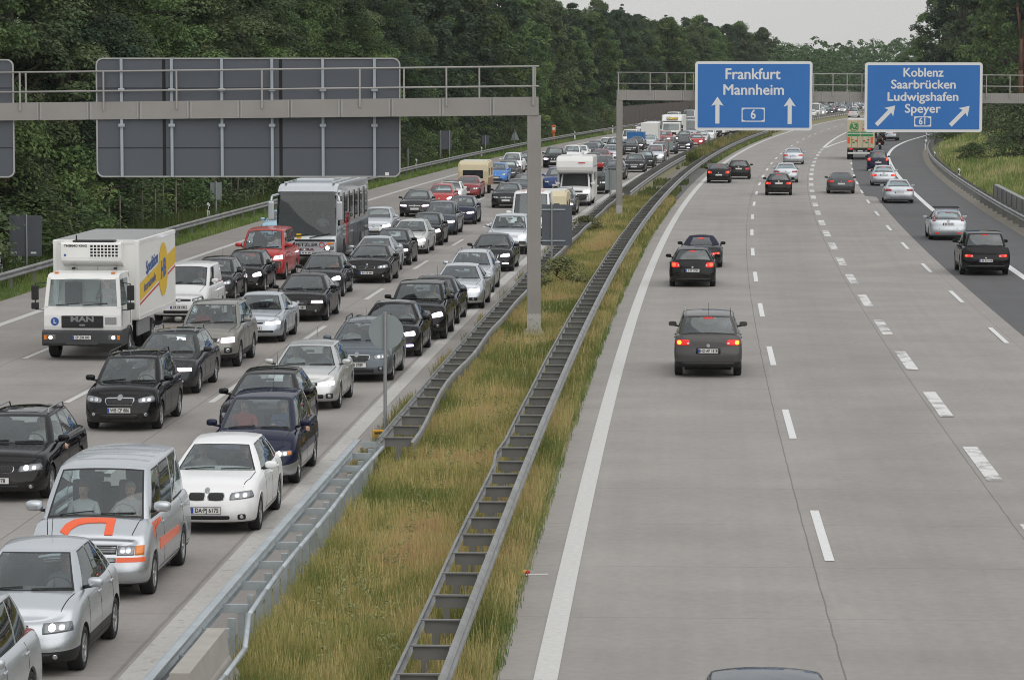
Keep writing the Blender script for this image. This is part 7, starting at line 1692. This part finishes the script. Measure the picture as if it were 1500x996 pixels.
veh('lorry', 1260, 234, None, 'cream lorry with green band and letters AZ on its rear doors', True, yaw=1)
veh('suv', 1303, 206.5, 'silver', 'silver off-roader farthest ahead on the slip road', True, '', yaw=5)
mb1 = veh('motorbike', 1288.5, 219.5, None, 'motorbike with black top case right of the cream lorry', True, yaw=4); mb2 = veh('motorbike', 1292.5, 212, None, 'second motorbike farther ahead, tail light glowing', True, yaw=5)
person_at(mb1, .42, 0, .93, 'rider', 'leather', 'leather', 'rider in black on the motorbike right of the lorry', helmet=1); person_at(mb2, .42, 0, .93, 'rider', 'leather', 'leather', 'rider in black on the farther motorbike', helmet=1)
veh('van_new', 1250, 172.5, 'white', 'white van far ahead between the two blue signs', True, 't')
for k_, (n_, yy, kd, cl) in enumerate(((2.0, 705, 'hatch', 'graphite'), (5.8, 735, 'wagon_plain', 'silver'), (2.1, 790, 'suv', 'charcoal'), (6, 650, 'hatch', 'silver'))):
    x, yy2 = R(yy, n_); veh(kd, None, None, cl, 'tiny car far ahead on the open carriageway', True, 'b', X=x, Y=yy2, group='far cars ahead on the open carriageway')
# --- extras on single vehicles
def on(root, name, shape_mb, mat, parent=None, smooth=False):
    o = shape_mb.build(name, mat, parent or root, smooth); return o
def body_patch(root):
    o = [c for c in root.children if c.name.split('.')[0] == 'body'][0]
    return Patch([v.co for v in o.data.vertices], [list(p.vertices) for p in o.data.polygons])
pt = body_patch(T4); t = T['van']; xf = t['fo']
mb = MB()                                                            # orange arch on the bonnet, blocks and flank stripes
oa = [(.50, -.46), (.36, -.40), (.26, -.28), (.21, -.10), (.20, .12), (.20, .36)]; ia = [(.58, -.34), (.46, -.29), (.38, -.20), (.34, -.06), (.33, .12), (.33, .36)]
for q in range(5): pt.quad('T', [oa[q], ia[q], ia[q + 1], oa[q + 1]], .014, 0, 5, 5, mb)
pt.quad('T', [(.33, .23), (.33, .36), (.56, .36), (.56, .23)], .014, 0, 6, 10, mb)
on(T4, 'bonnet_emblem', mb, 'orange_stripe')
mb = MB(); pt.quad('F', rect(.46, .60, .88, .67), .010, 0, 8, 2, mb); on(T4, 'front_stripe', mb, 'orange_stripe')
mb = MB()
for ax in 'LR': pt.quad(ax, [(-.45, .62), (-2.45, .62), (-2.45, .74), (-.45, .80)], .006, 0, 12, 2, mb); pt.quad(ax, [(.0, .86), (-.08, .86), (-.12, 1.10), (-.02, 1.10)], .008, 0, 2, 3, mb)
on(T4, 'side_stripe', mb, 'orange_stripe')
mb = MB()
for ax in 'L': 
    for q in range(5): pt.quad(ax, [(-.16 - q * .13, .98 + .012 * q), (-.25 - q * .13, .98 + .012 * q), (-.25 - q * .13, 1.10), (-.16 - q * .13, 1.10)], .008, .3, 2, 2, mb)
on(T4, 'side_lettering', mb, 'orange_stripe')
pt.quad('T', [(.10, -.5), (.04, -.5), (.04, .5), (.10, .5)], .010, 0, 8, 2).build('bonnet_vent', 'plastic_grey', T4)
ribs = MB()
for x in (-1.35, -1.85, -2.35, -2.85): pt.quad('T', [(x, -.62), (x - .07, -.62), (x - .07, .62), (x, .62)], .012, 0, 2, 10, ribs)
on(T4, 'roof_rib', ribs, 'paint_silver')
fw_ = [c for c, k, *_ in CARS if 'tall red lamps' in c['label']][0]; pf_ = body_patch(fw_)
for c in list(fw_.children):
    if c.name.split('.')[0] == 'tail_light': remove_tree(c)
for s_ in (1, -1): pf_.quad('B', [(s_ * .60, .92), (s_ * .76, .92), (s_ * .70, 1.30), (s_ * .60, 1.30)], .012, .2, 4, 10).build('tail_light', 'red_lens', fw_, True)
for s_ in (1, -1): pf_.quad('B', [(s_ * .45, .34), (s_ * .62, .34), (s_ * .62, .40), (s_ * .45, .40)], .012, .2, 4, 3).build('fog_lamp', 'brake', fw_, True)
tk = [c for c, k, *_ in CARS if k == 'wagon_plain' and 'roof rack' in c['label']][0]
for x in (-1.2, -2.2): MB().box((x, 0, 1.53), (.09, 1.25, .05), bev=.02).build('rack_bar', 'trim', tk)
rb_ = [c for c, k, *_ in CARS if 'red roof box' in c['label']][0]; bx_ = MB().box((-1.9, 0, 1.86), (1.9, .9, .32), bev=.10).build('roof_box', 'paint_red', rb_)
sr = [c for c, k, *_ in CARS if 'open sunroof' in c['label']][0]; ps = body_patch(sr); ps.quad('T', [(-1.50, -.42), (-2.1, -.42), (-2.1, .42), (-1.50, .42)], .006, .05, 4, 6).build('sunroof', 'coach_glass', sr)
bk = [c for c, k, *_ in CARS if 'driver leaning out' in c['label']][0]; pb = body_patch(bk); pb.quad('T', [(-1.62, -.42), (-2.5, -.42), (-2.5, .42), (-1.62, .42)], .006, .05, 4, 6).build('sunroof', 'coach_glass', bk)
mn = [c for c, k, *_ in CARS if k == 'mini'][0]; pm = body_patch(mn); pm.quad('T', [(-.95, -.50), (-2.35, -.50), (-2.35, .50), (-.95, .50)], .006, .05, 6, 6).build('roof_panel', 'paint_black', mn)
ho = [c for c, k, *_ in CARS if 'rust-streaked' in c['label']][0]; ph_ = body_patch(ho)
for y_ in (-.5, -.2, .1, .4): ph_.quad('T', [(-1.0, y_), (-4.0, y_), (-4.0, y_ + .16), (-1.0, y_ + .16)], .005, 0, 8, 2).build('rust_streak', 'rust_roof', ho)
# --- check spacing (console only), drop the prototypes
C_ = sorted([(n_, y, k, t, o) for o, k, (n_, y), t in CARS], key=lambda c: c[1])
for p in PROTO.values(): remove_tree(p)
for me in [m_ for m_ in bpy.data.meshes if m_.users == 0]: bpy.data.meshes.remove(me)
